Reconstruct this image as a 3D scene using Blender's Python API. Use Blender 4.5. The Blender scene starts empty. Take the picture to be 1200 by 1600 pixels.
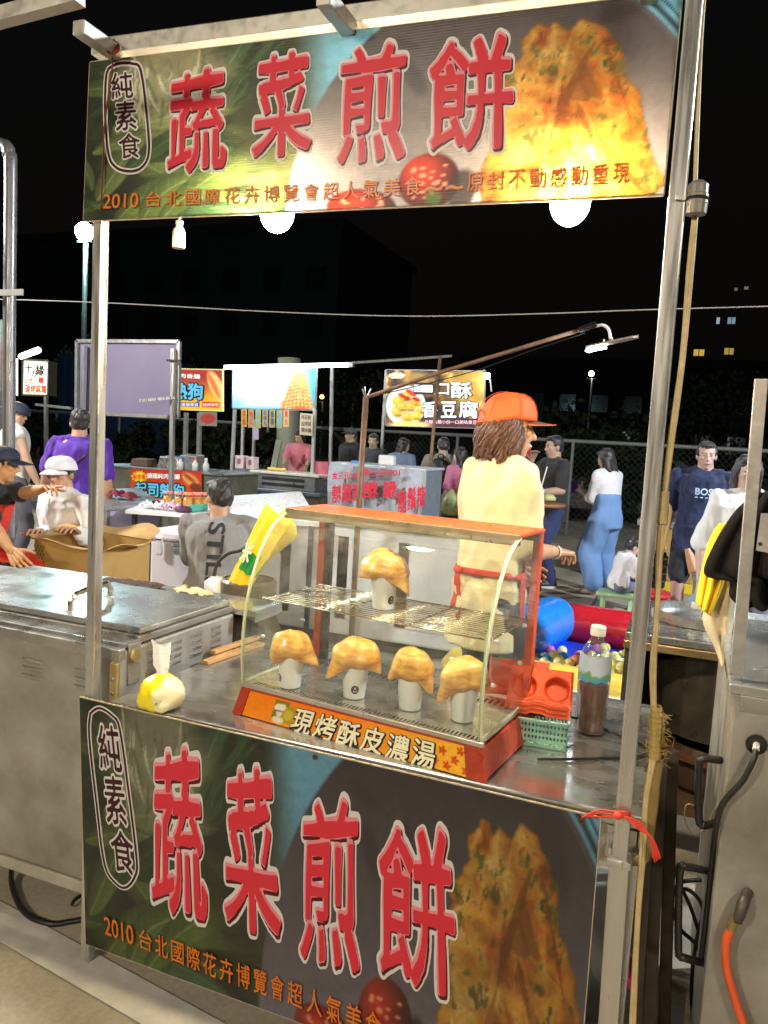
import bpy, bmesh, math, random
import numpy as np
from mathutils import Vector, Matrix, noise as mnoise
S = bpy.context.scene
COL = S.collection
rnd = random.Random(7)
R = math.radians

# ------------------------------------------------------------------ camera
F, PITCH, ROLL, YAW, CAMH = 1216.0, R(5.5), R(3.4), R(21.3), 1.55
FW = Vector((-math.sin(YAW)*math.cos(PITCH), math.cos(YAW)*math.cos(PITCH), -math.sin(PITCH)))
_r0 = Vector((math.cos(YAW), math.sin(YAW), 0)); _u0 = _r0.cross(FW)
RT = _r0*math.cos(ROLL) + _u0*math.sin(ROLL); UP = RT.cross(FW)
CP = Vector((0.8, -1.65, CAMH))
cam = bpy.data.cameras.new('camera'); camo = bpy.data.objects.new('camera', cam); COL.objects.link(camo)
camo.matrix_world = Matrix(((RT.x, UP.x, -FW.x, CP.x), (RT.y, UP.y, -FW.y, CP.y), (RT.z, UP.z, -FW.z, CP.z), (0, 0, 0, 1)))
cam.sensor_fit = 'VERTICAL'; cam.sensor_height = 24.0; cam.lens = F/1600*24.0; cam.clip_start = 0.02; cam.clip_end = 900
S.camera = camo
# ------------------------------------------------------------------ world: night sky over a lit town
W = bpy.data.worlds.new('World'); S.world = W; W.use_nodes = True
wn = W.node_tree; wn.nodes.clear()
wo = wn.nodes.new('ShaderNodeOutputWorld'); wb = wn.nodes.new('ShaderNodeBackground'); wsky = wn.nodes.new('ShaderNodeTexSky')
wsky.sky_type = 'NISHITA'; wsky.sun_disc = False; wsky.sun_elevation = R(-4); wsky.sun_rotation = R(200)
wb.inputs['Strength'].default_value = 0.05
wadd = wn.nodes.new('ShaderNodeAddShader'); wb2 = wn.nodes.new('ShaderNodeBackground')
wb2.inputs['Color'].default_value = (0.55, 0.5, 0.42, 1); wb2.inputs['Strength'].default_value = 0.0035
wn.links.new(wsky.outputs[0], wb.inputs['Color']); wn.links.new(wb.outputs[0], wadd.inputs[0]); wn.links.new(wb2.outputs[0], wadd.inputs[1])
wn.links.new(wadd.outputs[0], wo.inputs['Surface'])
S.view_settings.view_transform = 'Standard'; S.view_settings.look = 'None'; S.view_settings.exposure = 0.2; S.view_settings.gamma = 1
S.cycles.max_bounces = 8; S.cycles.volume_bounces = 0; S.cycles.transparent_max_bounces = 24; S.cycles.sample_clamp_indirect = 6.0
S.cycles.caustics_reflective = False; S.cycles.caustics_refractive = False
S.cycles.use_denoising = True
try: S.cycles.denoiser = 'OPENIMAGEDENOISE'
except Exception: pass

def P(px, py, x=None, y=None, z=None, depth=None):
    d = FW + RT*((px-600)/F) - UP*((py-800)/F)
    if x is not None: t = (x-CP.x)/d.x
    elif y is not None: t = (y-CP.y)/d.y
    elif z is not None: t = (z-CP.z)/d.z
    else: t = depth
    return CP + d*t
def px_of(p):
    q = Vector(p)-CP; k = q.dot(FW)
    return (600+F*q.dot(RT)/k, 800-F*q.dot(UP)/k)

# ------------------------------------------------------------------ materials
def lin(c):
    return tuple(((v/255.0)/12.92 if v/255.0 <= 0.04045 else ((v/255.0+0.055)/1.055)**2.4) for v in c)
MATS = {}
def M(name, col=(.5, .5, .5), rough=.5, metal=0.0, var=.12, scale=9.0, bump=0.0, bscale=60.0, stretch=(1, 1, 1), emit=0.0, ecol=None,
      alpha=1.0, sub=0.0, coat=0.0, sheen=0.0, dirt=0.0, dirtcol=(.05, .04, .03), spec=.5, rvar=.12, obj_coords=True, trans=0.0, wave=None):
    if name in MATS: return MATS[name]
    m = bpy.data.materials.new(name); m.use_nodes = True; nt = m.node_tree; nd = nt.nodes; L = nt.links
    b = nd['Principled BSDF']
    b.inputs['Roughness'].default_value = rough; b.inputs['Metallic'].default_value = metal
    b.inputs['Specular IOR Level'].default_value = spec
    b.inputs['Coat Weight'].default_value = coat; b.inputs['Sheen Weight'].default_value = sheen
    b.inputs['Subsurface Weight'].default_value = sub; b.inputs['Alpha'].default_value = alpha
    if sub: b.inputs['Subsurface Radius'].default_value = (.02, .008, .004); b.inputs['Subsurface Scale'].default_value = .6
    if trans: b.inputs['Transmission Weight'].default_value = trans
    tc = nd.new('ShaderNodeTexCoord'); mp = nd.new('ShaderNodeMapping'); mp.inputs['Scale'].default_value = stretch
    L.new(tc.outputs['Object'], mp.inputs['Vector'])
    n = nd.new('ShaderNodeTexNoise'); n.inputs['Scale'].default_value = scale; n.inputs['Detail'].default_value = 6; n.inputs['Roughness'].default_value = .62
    L.new(mp.outputs[0], n.inputs['Vector'])
    mr = nd.new('ShaderNodeMapRange'); mr.inputs[1].default_value = .3; mr.inputs[2].default_value = .7
    mr.inputs[3].default_value = 1-var; mr.inputs[4].default_value = 1+var
    L.new(n.outputs[0], mr.inputs[0])
    mul = nd.new('ShaderNodeVectorMath'); mul.operation = 'SCALE'; mul.inputs[0].default_value = col[:3]
    L.new(mr.outputs[0], mul.inputs['Scale'])
    out = mul.outputs[0]
    if dirt > 0:
        n2 = nd.new('ShaderNodeTexNoise'); n2.inputs['Scale'].default_value = scale*.6; n2.inputs['Detail'].default_value = 9; n2.inputs['Roughness'].default_value = .62
        L.new(mp.outputs[0], n2.inputs['Vector'])
        r2 = nd.new('ShaderNodeMapRange'); r2.inputs[1].default_value = .42; r2.inputs[2].default_value = .86; r2.inputs[3].default_value = 0; r2.inputs[4].default_value = dirt
        L.new(n2.outputs[0], r2.inputs[0])
        mx = nd.new('ShaderNodeMix'); mx.data_type = 'RGBA'; mx.inputs['B'].default_value = (*dirtcol, 1)
        L.new(r2.outputs[0], mx.inputs['Factor']); L.new(out, mx.inputs['A']); out = mx.outputs['Result']
    L.new(out, b.inputs['Base Color'])
    if rvar:
        rr = nd.new('ShaderNodeMapRange'); rr.inputs[1].default_value = .3; rr.inputs[2].default_value = .7
        rr.inputs[3].default_value = max(.02, rough-rvar); rr.inputs[4].default_value = min(1, rough+rvar)
        n3 = nd.new('ShaderNodeTexNoise'); n3.inputs['Scale'].default_value = scale*2.3; n3.inputs['Detail'].default_value = 5
        L.new(mp.outputs[0], n3.inputs['Vector']); L.new(n3.outputs[0], rr.inputs[0]); L.new(rr.outputs[0], b.inputs['Roughness'])
    if bump:
        bn = nd.new('ShaderNodeTexNoise'); bn.inputs['Scale'].default_value = bscale; bn.inputs['Detail'].default_value = 4
        L.new(mp.outputs[0], bn.inputs['Vector'])
        bp = nd.new('ShaderNodeBump'); bp.inputs['Strength'].default_value = min(1, bump); bp.inputs['Distance'].default_value = .004*max(1, bump)
        L.new(bn.outputs[0], bp.inputs['Height']); L.new(bp.outputs[0], b.inputs['Normal'])
    if emit:
        b.inputs['Emission Color'].default_value = (*(ecol or col)[:3], 1); b.inputs['Emission Strength'].default_value = emit
    MATS[name] = m
    return m
def glass_pane(name='pane_glass', tint=(.93, .97, .94), extra=.085, smear=.16, base=.02):
    """thin sheet of glass: see-through with a mirror reflection by Fresnel plus a little greasy haze"""
    if name in MATS: return MATS[name]
    m = bpy.data.materials.new(name); m.use_nodes = True; nt = m.node_tree; nd = nt.nodes; L = nt.links; nd.clear()
    o = nd.new('ShaderNodeOutputMaterial'); t = nd.new('ShaderNodeBsdfTransparent'); t.inputs[0].default_value = (*tint, 1)
    g = nd.new('ShaderNodeBsdfGlossy'); g.inputs['Roughness'].default_value = .03
    lw = nd.new('ShaderNodeLayerWeight'); lw.inputs[0].default_value = .5; f = nd.new('ShaderNodeMath'); f.operation = 'POWER'; f.inputs[1].default_value = 4.5; L.new(lw.outputs['Facing'], f.inputs[0])
    ad = nd.new('ShaderNodeMath'); ad.operation = 'ADD'; ad.inputs[1].default_value = extra; L.new(f.outputs[0], ad.inputs[0])
    mx = nd.new('ShaderNodeMixShader'); L.new(ad.outputs[0], mx.inputs[0]); L.new(t.outputs[0], mx.inputs[1]); L.new(g.outputs[0], mx.inputs[2])
    d = nd.new('ShaderNodeBsdfDiffuse'); d.inputs[0].default_value = (.8, .78, .7, 1)
    tc = nd.new('ShaderNodeTexCoord'); n = nd.new('ShaderNodeTexNoise'); n.inputs['Scale'].default_value = 7; n.inputs['Detail'].default_value = 9; n.inputs['Roughness'].default_value = .7
    L.new(tc.outputs['Object'], n.inputs['Vector'])
    r = nd.new('ShaderNodeMapRange'); r.inputs[1].default_value = .45; r.inputs[2].default_value = .8; r.inputs[3].default_value = base; r.inputs[4].default_value = smear
    L.new(n.outputs[0], r.inputs[0])
    mx2 = nd.new('ShaderNodeMixShader'); L.new(r.outputs[0], mx2.inputs[0]); L.new(mx.outputs[0], mx2.inputs[1]); L.new(d.outputs[0], mx2.inputs[2])
    L.new(mx2.outputs[0], o.inputs['Surface'])
    MATS[name] = m; return m
def print_mat(name, rough=.35, translucent=0.0, attr=True, col=(1, 1, 1), emit=0.0, flute=False, spec=.5):
    """printed sheet: colour from the painted 'print' attribute (or one flat ink)"""
    if name in MATS: return MATS[name]
    m = bpy.data.materials.new(name); m.use_nodes = True; nt = m.node_tree; nd = nt.nodes; L = nt.links
    b = nd['Principled BSDF']; b.inputs['Roughness'].default_value = rough; b.inputs['Specular IOR Level'].default_value = spec
    o = nd['Material Output']
    if attr:
        a = nd.new('ShaderNodeAttribute'); a.attribute_name = 'print'
        tc = nd.new('ShaderNodeTexCoord'); n = nd.new('ShaderNodeTexNoise'); n.inputs['Scale'].default_value = 90; n.inputs['Detail'].default_value = 4
        L.new(tc.outputs['Object'], n.inputs['Vector'])
        mr = nd.new('ShaderNodeMapRange'); mr.inputs[3].default_value = .82; mr.inputs[4].default_value = 1.15; L.new(n.outputs[0], mr.inputs[0])
        sc = nd.new('ShaderNodeVectorMath'); sc.operation = 'SCALE'; L.new(a.outputs['Color'], sc.inputs[0]); L.new(mr.outputs[0], sc.inputs['Scale'])
        c = sc.outputs[0]; L.new(c, b.inputs['Base Color'])
        if emit: L.new(c, b.inputs['Emission Color']); b.inputs['Emission Strength'].default_value = emit
    else:
        rgb = nd.new('ShaderNodeRGB'); rgb.outputs[0].default_value = (*col, 1); c = rgb.outputs[0]; L.new(c, b.inputs['Base Color'])
        if emit: L.new(c, b.inputs['Emission Color']); b.inputs['Emission Strength'].default_value = emit
    if flute:
        tc2 = nd.new('ShaderNodeTexCoord'); wv = nd.new('ShaderNodeTexWave'); wv.wave_type = 'BANDS'; wv.bands_direction = 'Z'; wv.inputs['Scale'].default_value = 55
        L.new(tc2.outputs['Object'], wv.inputs['Vector'])
        bp = nd.new('ShaderNodeBump'); bp.inputs['Strength'].default_value = .25; bp.inputs['Distance'].default_value = .001
        L.new(wv.outputs['Fac'], bp.inputs['Height']); L.new(bp.outputs[0], b.inputs['Normal'])
    if translucent:
        tr = nd.new('ShaderNodeBsdfTranslucent'); L.new(c, tr.inputs[0]); mx = nd.new('ShaderNodeMixShader'); mx.inputs[0].default_value = translucent
        L.new(b.outputs[0], mx.inputs[1]); L.new(tr.outputs[0], mx.inputs[2]); L.new(mx.outputs[0], o.inputs['Surface'])
    MATS[name] = m; return m

# ------------------------------------------------------------------ object helpers
OFF = {}
def tag(o, label=None, cat=None, group=None, kind=None):
    if label: o['label'] = label
    if cat: o['category'] = cat
    if group: o['group'] = group
    if kind: o['kind'] = kind
    return o
def thing(name, label, cat, loc=(0, 0, 0), group=None, rotz=0.0):
    o = bpy.data.objects.new(name, None); COL.objects.link(o); o.empty_display_size = .1
    o.location = Vector(loc); o.rotation_euler = (0, 0, rotz); OFF[o.name] = Vector(loc) if rotz == 0 else None
    return tag(o, label, cat, group)
def copy_tree(o, parent=None):
    c = o.copy(); COL.objects.link(c); c.parent = parent
    if o.name in OFF: OFF[c.name] = OFF[o.name]
    for ch in list(o.children): copy_tree(ch, c)
    return c
def link_mesh(name, me, mat, parent=None, world=True, smooth=None, origin=None):
    """vertices are given in world space (world=True) or in the parent's own space"""
    if mat is not None and len(me.materials) == 0: me.materials.append(mat)
    if smooth is not None: me.shade_smooth() if smooth is True else (me.shade_auto(R(smooth)) if hasattr(me, 'shade_auto') else None)
    o = bpy.data.objects.new(name, me); COL.objects.link(o)
    if parent is not None:
        o.parent = parent
        off = OFF.get(parent.name)
        if world and off is not None and off.length > 0: me.transform(Matrix.Translation(-off))
        OFF[o.name] = off if off is not None else None
    else:
        if world:
            if origin is None:
                co = np.empty(len(me.vertices)*3); me.vertices.foreach_get('co', co); co = co.reshape(-1, 3)
                origin = Vector(((co[:, 0].min()+co[:, 0].max())/2, (co[:, 1].min()+co[:, 1].max())/2, co[:, 2].min()))
            me.transform(Matrix.Translation(-Vector(origin))); o.location = origin; OFF[o.name] = Vector(origin)
        else: OFF[o.name] = None
    return o
def frame_of(d, up=Vector((0, 0, 1))):
    d = d.normalized(); a = up if abs(d.dot(up)) < .95 else Vector((0, 1, 0))
    u = d.cross(a).normalized(); v = u.cross(d).normalized()
    return u, v
def catmull(pts, n=6):
    pts = [Vector(p) for p in pts]; out = []
    for i in range(len(pts)-1):
        p0 = pts[max(i-1, 0)]; p1 = pts[i]; p2 = pts[i+1]; p3 = pts[min(i+2, len(pts)-1)]
        for k in range(n):
            t = k/n; out.append(.5*((2*p1)+(p2-p0)*t+(2*p0-5*p1+4*p2-p3)*t*t+(3*p1-p0-3*p2+p3)*t**3))
    out.append(pts[-1]); return out
class B:
    def __init__(s): s.v = []; s.f = []
    def add(s, vs, fs):
        k = len(s.v); s.v += [tuple(v) for v in vs]; s.f += [tuple(i+k for i in f) for f in fs]; return s
    def box(s, a, b, rot=None, c=None):
        x0, y0, z0 = [min(a[i], b[i]) for i in range(3)]; x1, y1, z1 = [max(a[i], b[i]) for i in range(3)]
        vs = [(x0, y0, z0), (x1, y0, z0), (x1, y1, z0), (x0, y1, z0), (x0, y0, z1), (x1, y0, z1), (x1, y1, z1), (x0, y1, z1)]
        if rot is not None:
            c = Vector(c) if c is not None else Vector(((x0+x1)/2, (y0+y1)/2, (z0+z1)/2)); vs = [rot @ (Vector(v)-c)+c for v in vs]
        return s.add(vs, [(0, 3, 2, 1), (4, 5, 6, 7), (0, 1, 5, 4), (1, 2, 6, 5), (2, 3, 7, 6), (3, 0, 4, 7)])
    def hexa(s, b4, t4): return s.add(list(b4)+list(t4), [(3, 2, 1, 0), (4, 5, 6, 7), (0, 1, 5, 4), (1, 2, 6, 5), (2, 3, 7, 6), (3, 0, 4, 7)])
    def bar(s, p, q, w, h=None, up=Vector((0, 0, 1))):
        p = Vector(p); q = Vector(q); h = h or w; u, v = frame_of(q-p, up)
        return s.hexa([p+u*a*w/2+v*b*h/2 for a, b in ((-1, -1), (1, -1), (1, 1), (-1, 1))], [q+u*a*w/2+v*b*h/2 for a, b in ((-1, -1), (1, -1), (1, 1), (-1, 1))])
    def tube(s, pts, r, n=8, smooth=0, caps=True, flat=1.0):
        pts = [Vector(p) for p in pts]
        if smooth: pts = catmull(pts, smooth)
        m = len(pts); rr = r if isinstance(r, (list, tuple)) else None
        vs = []; pu = None
        for i, p in enumerate(pts):
            d = pts[min(i+1, m-1)]-pts[max(i-1, 0)]
            if d.length < 1e-9: d = Vector((0, 0, 1))
            if pu is None: u, v = frame_of(d)
            else:
                d.normalize(); u = (pu-d*pu.dot(d)); u = u.normalized() if u.length > 1e-6 else frame_of(d)[0]; v = u.cross(d).normalized()
            pu = u
            ra = (rr[min(int(i*len(rr)/m), len(rr)-1)] if (rr and len(rr) != m) else rr[i]) if rr else r
            for k in range(n):
                a = 2*math.pi*k/n; vs.append(p+u*math.cos(a)*ra+v*math.sin(a)*ra*flat)
        fs = [(i*n+k, i*n+(k+1) % n, (i+1)*n+(k+1) % n, (i+1)*n+k) for i in range(m-1) for k in range(n)]
        if caps: fs += [tuple(range(n-1, -1, -1)), tuple((m-1)*n+k for k in range(n))]
        return s.add(vs, fs)
    def lathe(s, prof, c=(0, 0, 0), n=24, axis=None, cap=False):
        c = Vector(c); vs = []
        for r, z in prof:
            for k in range(n):
                a = 2*math.pi*k/n; vs.append(Vector((r*math.cos(a), r*math.sin(a), z)))
        if axis is not None:
            q = Vector((0, 0, 1)).rotation_difference(Vector(axis).normalized()); vs = [q @ v for v in vs]
        vs = [v+c for v in vs]; m = len(prof)
        fs = [(i*n+k, i*n+(k+1) % n, (i+1)*n+(k+1) % n, (i+1)*n+k) for i in range(m-1) for k in range(n)]
        if cap: fs += [tuple(range(n-1, -1, -1)), tuple((m-1)*n+k for k in range(n))]
        return s.add(vs, fs)
    def ell(s, c, r, n=12, m=8, rot=None):
        c = Vector(c); r = r if hasattr(r, '__len__') else (r, r, r); vs = []
        for i in range(m+1):
            t = math.pi*i/m
            for k in range(n):
                a = 2*math.pi*k/n; v = Vector((r[0]*math.sin(t)*math.cos(a), r[1]*math.sin(t)*math.sin(a), r[2]*math.cos(t)))
                vs.append((rot @ v if rot is not None else v)+c)
        return s.add(vs, [(i*n+k, (i+1)*n+k, (i+1)*n+(k+1) % n, i*n+(k+1) % n) for i in range(m) for k in range(n)])
    def cone(s, p, q, r0, r1, n=12, flat=1.0, up=Vector((0, 0, 1))):
        """tapered capsule"""
        p = Vector(p); q = Vector(q); d = q-p; L = max(d.length, 1e-5); d = d/L; u, v = frame_of(d, up); vs = []; prof = []
        for k in range(4): a = math.pi/2*(k/4); prof.append((-r0*math.cos(a), r0*math.sin(a) if k else r0*.02))
        prof.append((0, r0)); prof.append((L, r1))
        for k in range(1, 5): a = math.pi/2*(k/4); prof.append((L+r1*math.sin(a), max(r1*math.cos(a), r1*.02)))
        for t, r in prof:
            for k in range(n):
                a = 2*math.pi*k/n; vs.append(p+d*t+u*math.cos(a)*r+v*math.sin(a)*r*flat)
        m = len(prof); fs = [(i*n+k, i*n+(k+1) % n, (i+1)*n+(k+1) % n, (i+1)*n+k) for i in range(m-1) for k in range(n)]
        return s.add(vs, fs+[tuple(range(n-1, -1, -1)), tuple((m-1)*n+k for k in range(n))])
    def loft(s, rings, cap=True):
        n = len(rings[0]); m = len(rings); vs = [v for r in rings for v in r]
        fs = [(i*n+k, i*n+(k+1) % n, (i+1)*n+(k+1) % n, (i+1)*n+k) for i in range(m-1) for k in range(n)]
        if cap: fs += [tuple(range(n-1, -1, -1)), tuple((m-1)*n+k for k in range(n))]
        return s.add(vs, fs)
    def grid(s, fn, nu, nv):
        vs = [fn(i/nu, j/nv) for j in range(nv+1) for i in range(nu+1)]; w = nu+1
        return s.add(vs, [(j*w+i, j*w+i+1, (j+1)*w+i+1, (j+1)*w+i) for j in range(nv) for i in range(nu)])
    def quad(s, a, b, c, d): return s.add([a, b, c, d], [(0, 1, 2, 3)])
    def mesh(s, name='m'):
        me = bpy.data.meshes.new(name); me.from_pydata([tuple(v) for v in s.v], [], s.f); me.update(); return me
    def build(s, name, mat, parent=None, world=True, bevel=0.0, smooth=None, fix=False, solid=0.0, **kw):
        me = s.mesh(name)
        if bevel or fix or solid:
            bm = bmesh.new(); bm.from_mesh(me)
            if fix: bmesh.ops.recalc_face_normals(bm, faces=bm.faces)
            if bevel: bmesh.ops.bevel(bm, geom=[e for e in bm.edges if len(e.link_faces) == 2 and e.calc_face_angle(0) > .6], offset=bevel, segments=2, profile=.5, affect='EDGES', clamp_overlap=True)
            if solid: bmesh.ops.solidify(bm, geom=bm.faces[:], thickness=solid)
            bm.to_mesh(me); bm.free()
        return link_mesh(name, me, mat, parent, world, smooth, **kw)
def remesh(b, vox, smooth_it=3, fac=.6, disp=0.0, dscale=20.0, seed=0, aniso=(1, 1, 1)):
    me = b.mesh('tmp'); o = bpy.data.objects.new('tmp', me); COL.objects.link(o)
    bm = bmesh.new(); bm.from_mesh(me); bmesh.ops.recalc_face_normals(bm, faces=bm.faces); bm.to_mesh(me); bm.free()
    md = o.modifiers.new('r', 'REMESH'); md.mode = 'VOXEL'; md.voxel_size = vox
    if smooth_it: sm = o.modifiers.new('s', 'SMOOTH'); sm.factor = fac; sm.iterations = smooth_it
    bpy.context.view_layer.update()
    dg = bpy.context.evaluated_depsgraph_get(); out = bpy.data.meshes.new_from_object(o.evaluated_get(dg))
    bpy.data.objects.remove(o); bpy.data.meshes.remove(me)
    if disp:
        sd = Vector((seed*3.1, seed*1.7, seed)); nr = [v.normal.copy() for v in out.vertices]
        for v, n in zip(out.vertices, nr):
            c = Vector((v.co.x*aniso[0], v.co.y*aniso[1], v.co.z*aniso[2]))*dscale+sd
            v.co += n*(mnoise.noise(c)+.4*mnoise.noise(c*2.1)+.9*(.22-abs(mnoise.noise(c*1.35+Vector((7, 3, 1))))))*disp
    out.shade_smooth(); return out
# ------------------------------------------------------------------ lettering
GL = {}; G0_ = {}
def glyph0(body):
    if body in G0_: return G0_[body]
    c = bpy.data.curves.new('t', 'FONT'); c.body = body; c.resolution_u = 3
    o = bpy.data.objects.new('t', c); COL.objects.link(o); bpy.context.view_layer.update()
    me = bpy.data.meshes.new_from_object(o.evaluated_get(bpy.context.evaluated_depsgraph_get())); me.calc_loop_triangles()
    v = np.array([tuple(x.co)[:2] for x in me.vertices]); t = np.array([tuple(q.vertices) for q in me.loop_triangles])
    bpy.data.objects.remove(o); bpy.data.meshes.remove(me); bpy.data.curves.remove(c)
    G0_[body] = (v, t); return v, t
def edt(m):
    """distance (cells) of every cell to the nearest True cell"""
    h, w = m.shape; g = np.where(m, 0.0, 1e3)
    for i in range(1, h): g[i] = np.minimum(g[i], g[i-1]+1)
    for i in range(h-2, -1, -1): g[i] = np.minimum(g[i], g[i+1]+1)
    k = np.arange(w); K = (k[:, None]-k[None, :])**2.0; out = np.empty((h, w)); g2 = g*g
    for i in range(h): out[i] = np.sqrt((g2[i][None, :]+K).min(1))
    return out
SD = {}
def glyph(body, grow=0.0, res=64):
    """letters thickened evenly by 'grow' (em) with rounded corners: contour of a distance field, meshed by marching squares"""
    key = (body, round(grow, 4), res)
    if key in GL: return GL[key]
    v, tris = glyph0(body); mn = v.min(0)-.14; mx = v.max(0)+.14; w = int((mx[0]-mn[0])*res)+1; h = int((mx[1]-mn[1])*res)+1
    if (body, res) not in SD:
        m = np.zeros((h, w), bool)
        for t in tris:
            a, b_, c = [(v[q]-mn)*res for q in t]; x0 = max(int(min(a[0], b_[0], c[0])), 0); x1 = min(int(max(a[0], b_[0], c[0]))+2, w); y0 = max(int(min(a[1], b_[1], c[1])), 0); y1 = min(int(max(a[1], b_[1], c[1]))+2, h)
            X, Y = np.meshgrid(np.arange(x0, x1), np.arange(y0, y1)); e = lambda p, q: (q[0]-p[0])*(Y-p[1])-(q[1]-p[1])*(X-p[0]); e0, e1, e2 = e(a, b_), e(b_, c), e(c, a); m[y0:y1, x0:x1] |= ((e0 >= 0) & (e1 >= 0) & (e2 >= 0)) | ((e0 <= 0) & (e1 <= 0) & (e2 <= 0))
        d = edt(m)-edt(~m); d = np.pad(d, 1, mode='edge'); d = (d[:-2, 1:-1]+d[2:, 1:-1]+d[1:-1, :-2]+d[1:-1, 2:]+4*d[1:-1, 1:-1])/8; SD[(body, res)] = d
    f = grow*res-SD[(body, res)]
    if res > 90:
        yy_, xx_ = np.mgrid[0:h, 0:w]; f = f+.9*np.sin(xx_/res*9.0+yy_/res*5.0+len(GL))*.6+.8*np.sin(xx_/res*4.1-yy_/res*8.3)-1.2*np.clip((.25-yy_/h), 0, 1)
    ins = f > 0; vs = []; vid = {}; fs = []
    def V(x, y):
        k = (round(x, 3), round(y, 3))
        if k not in vid: vid[k] = len(vs); vs.append((mn[0]+x/res, mn[1]+y/res, 0.0))
        return vid[k]
    full = ins[:-1, :-1] & ins[1:, :-1] & ins[:-1, 1:] & ins[1:, 1:]; anyc = ins[:-1, :-1] | ins[1:, :-1] | ins[:-1, 1:] | ins[1:, 1:]
    for y in range(h-1):
        x = 0; row = full[y]
        while x < w-1:
            if row[x]:
                x2 = x
                while x2 < w-1 and row[x2]: x2 += 1
                fs.append((V(x, y), V(x2, y), V(x2, y+1), V(x, y+1))); x = x2
            else: x += 1
    for y, x in zip(*np.nonzero(anyc & ~full)):
        cs = [(x, y), (x+1, y), (x+1, y+1), (x, y+1)]; poly = []
        for k in range(4):
            (xa, ya), (xb, yb) = cs[k], cs[(k+1) % 4]; fa, fb = f[ya, xa], f[yb, xb]
            if fa > 0: poly.append(V(xa, ya))
            if (fa > 0) != (fb > 0): t = fa/(fa-fb); poly.append(V(xa+(xb-xa)*t, ya+(yb-ya)*t))
        if len(set(poly)) == len(poly) and len(poly) > 2: fs.append(tuple(poly))
    GL[key] = (np.array(vs) if vs else np.zeros((0, 3)), fs); return GL[key]
def put_text(b, body, quad, nrm, lift=0.0, offset=0.0, bevel=0.0, pad=0.0, shift=(0, 0), relief=.001, mirror=False, res=0):
    """map the ink box of the text onto a quad (TL, TR, BR, BL) standing in the scene; nrm = direction towards the reader"""
    v0 = glyph0(body)[0]; res = res or (56 if len(body) < 3 else 34)
    v, f = glyph(body, max(offset+bevel, .004), res); mn = v0.min(0); mx = v0.max(0); TL, TR, BR, BL = [Vector(q) for q in quad]; nrm = Vector(nrm).normalized(); out = []
    w = max(mx[0]-mn[0], 1e-6); h = max(mx[1]-mn[1], 1e-6)
    for x, y, z in v:
        s_ = (x-mn[0])/w+shift[0]; t = (y-mn[1])/h+shift[1]
        if mirror: s_ = 1-s_
        out.append((BL*(1-s_)+BR*s_)*(1-t)+(TL*(1-s_)+TR*s_)*t+nrm*lift)
    b.add(out, f)
def rquad(o, ux, uy, x0, y0, x1, y1, sh=0.0):
    o = Vector(o); ux = Vector(ux); uy = Vector(uy)
    g = lambda x, y: o+ux*(x+sh*(y-y0))+uy*y
    return [g(x0, y1), g(x1, y1), g(x1, y0), g(x0, y0)]
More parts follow.
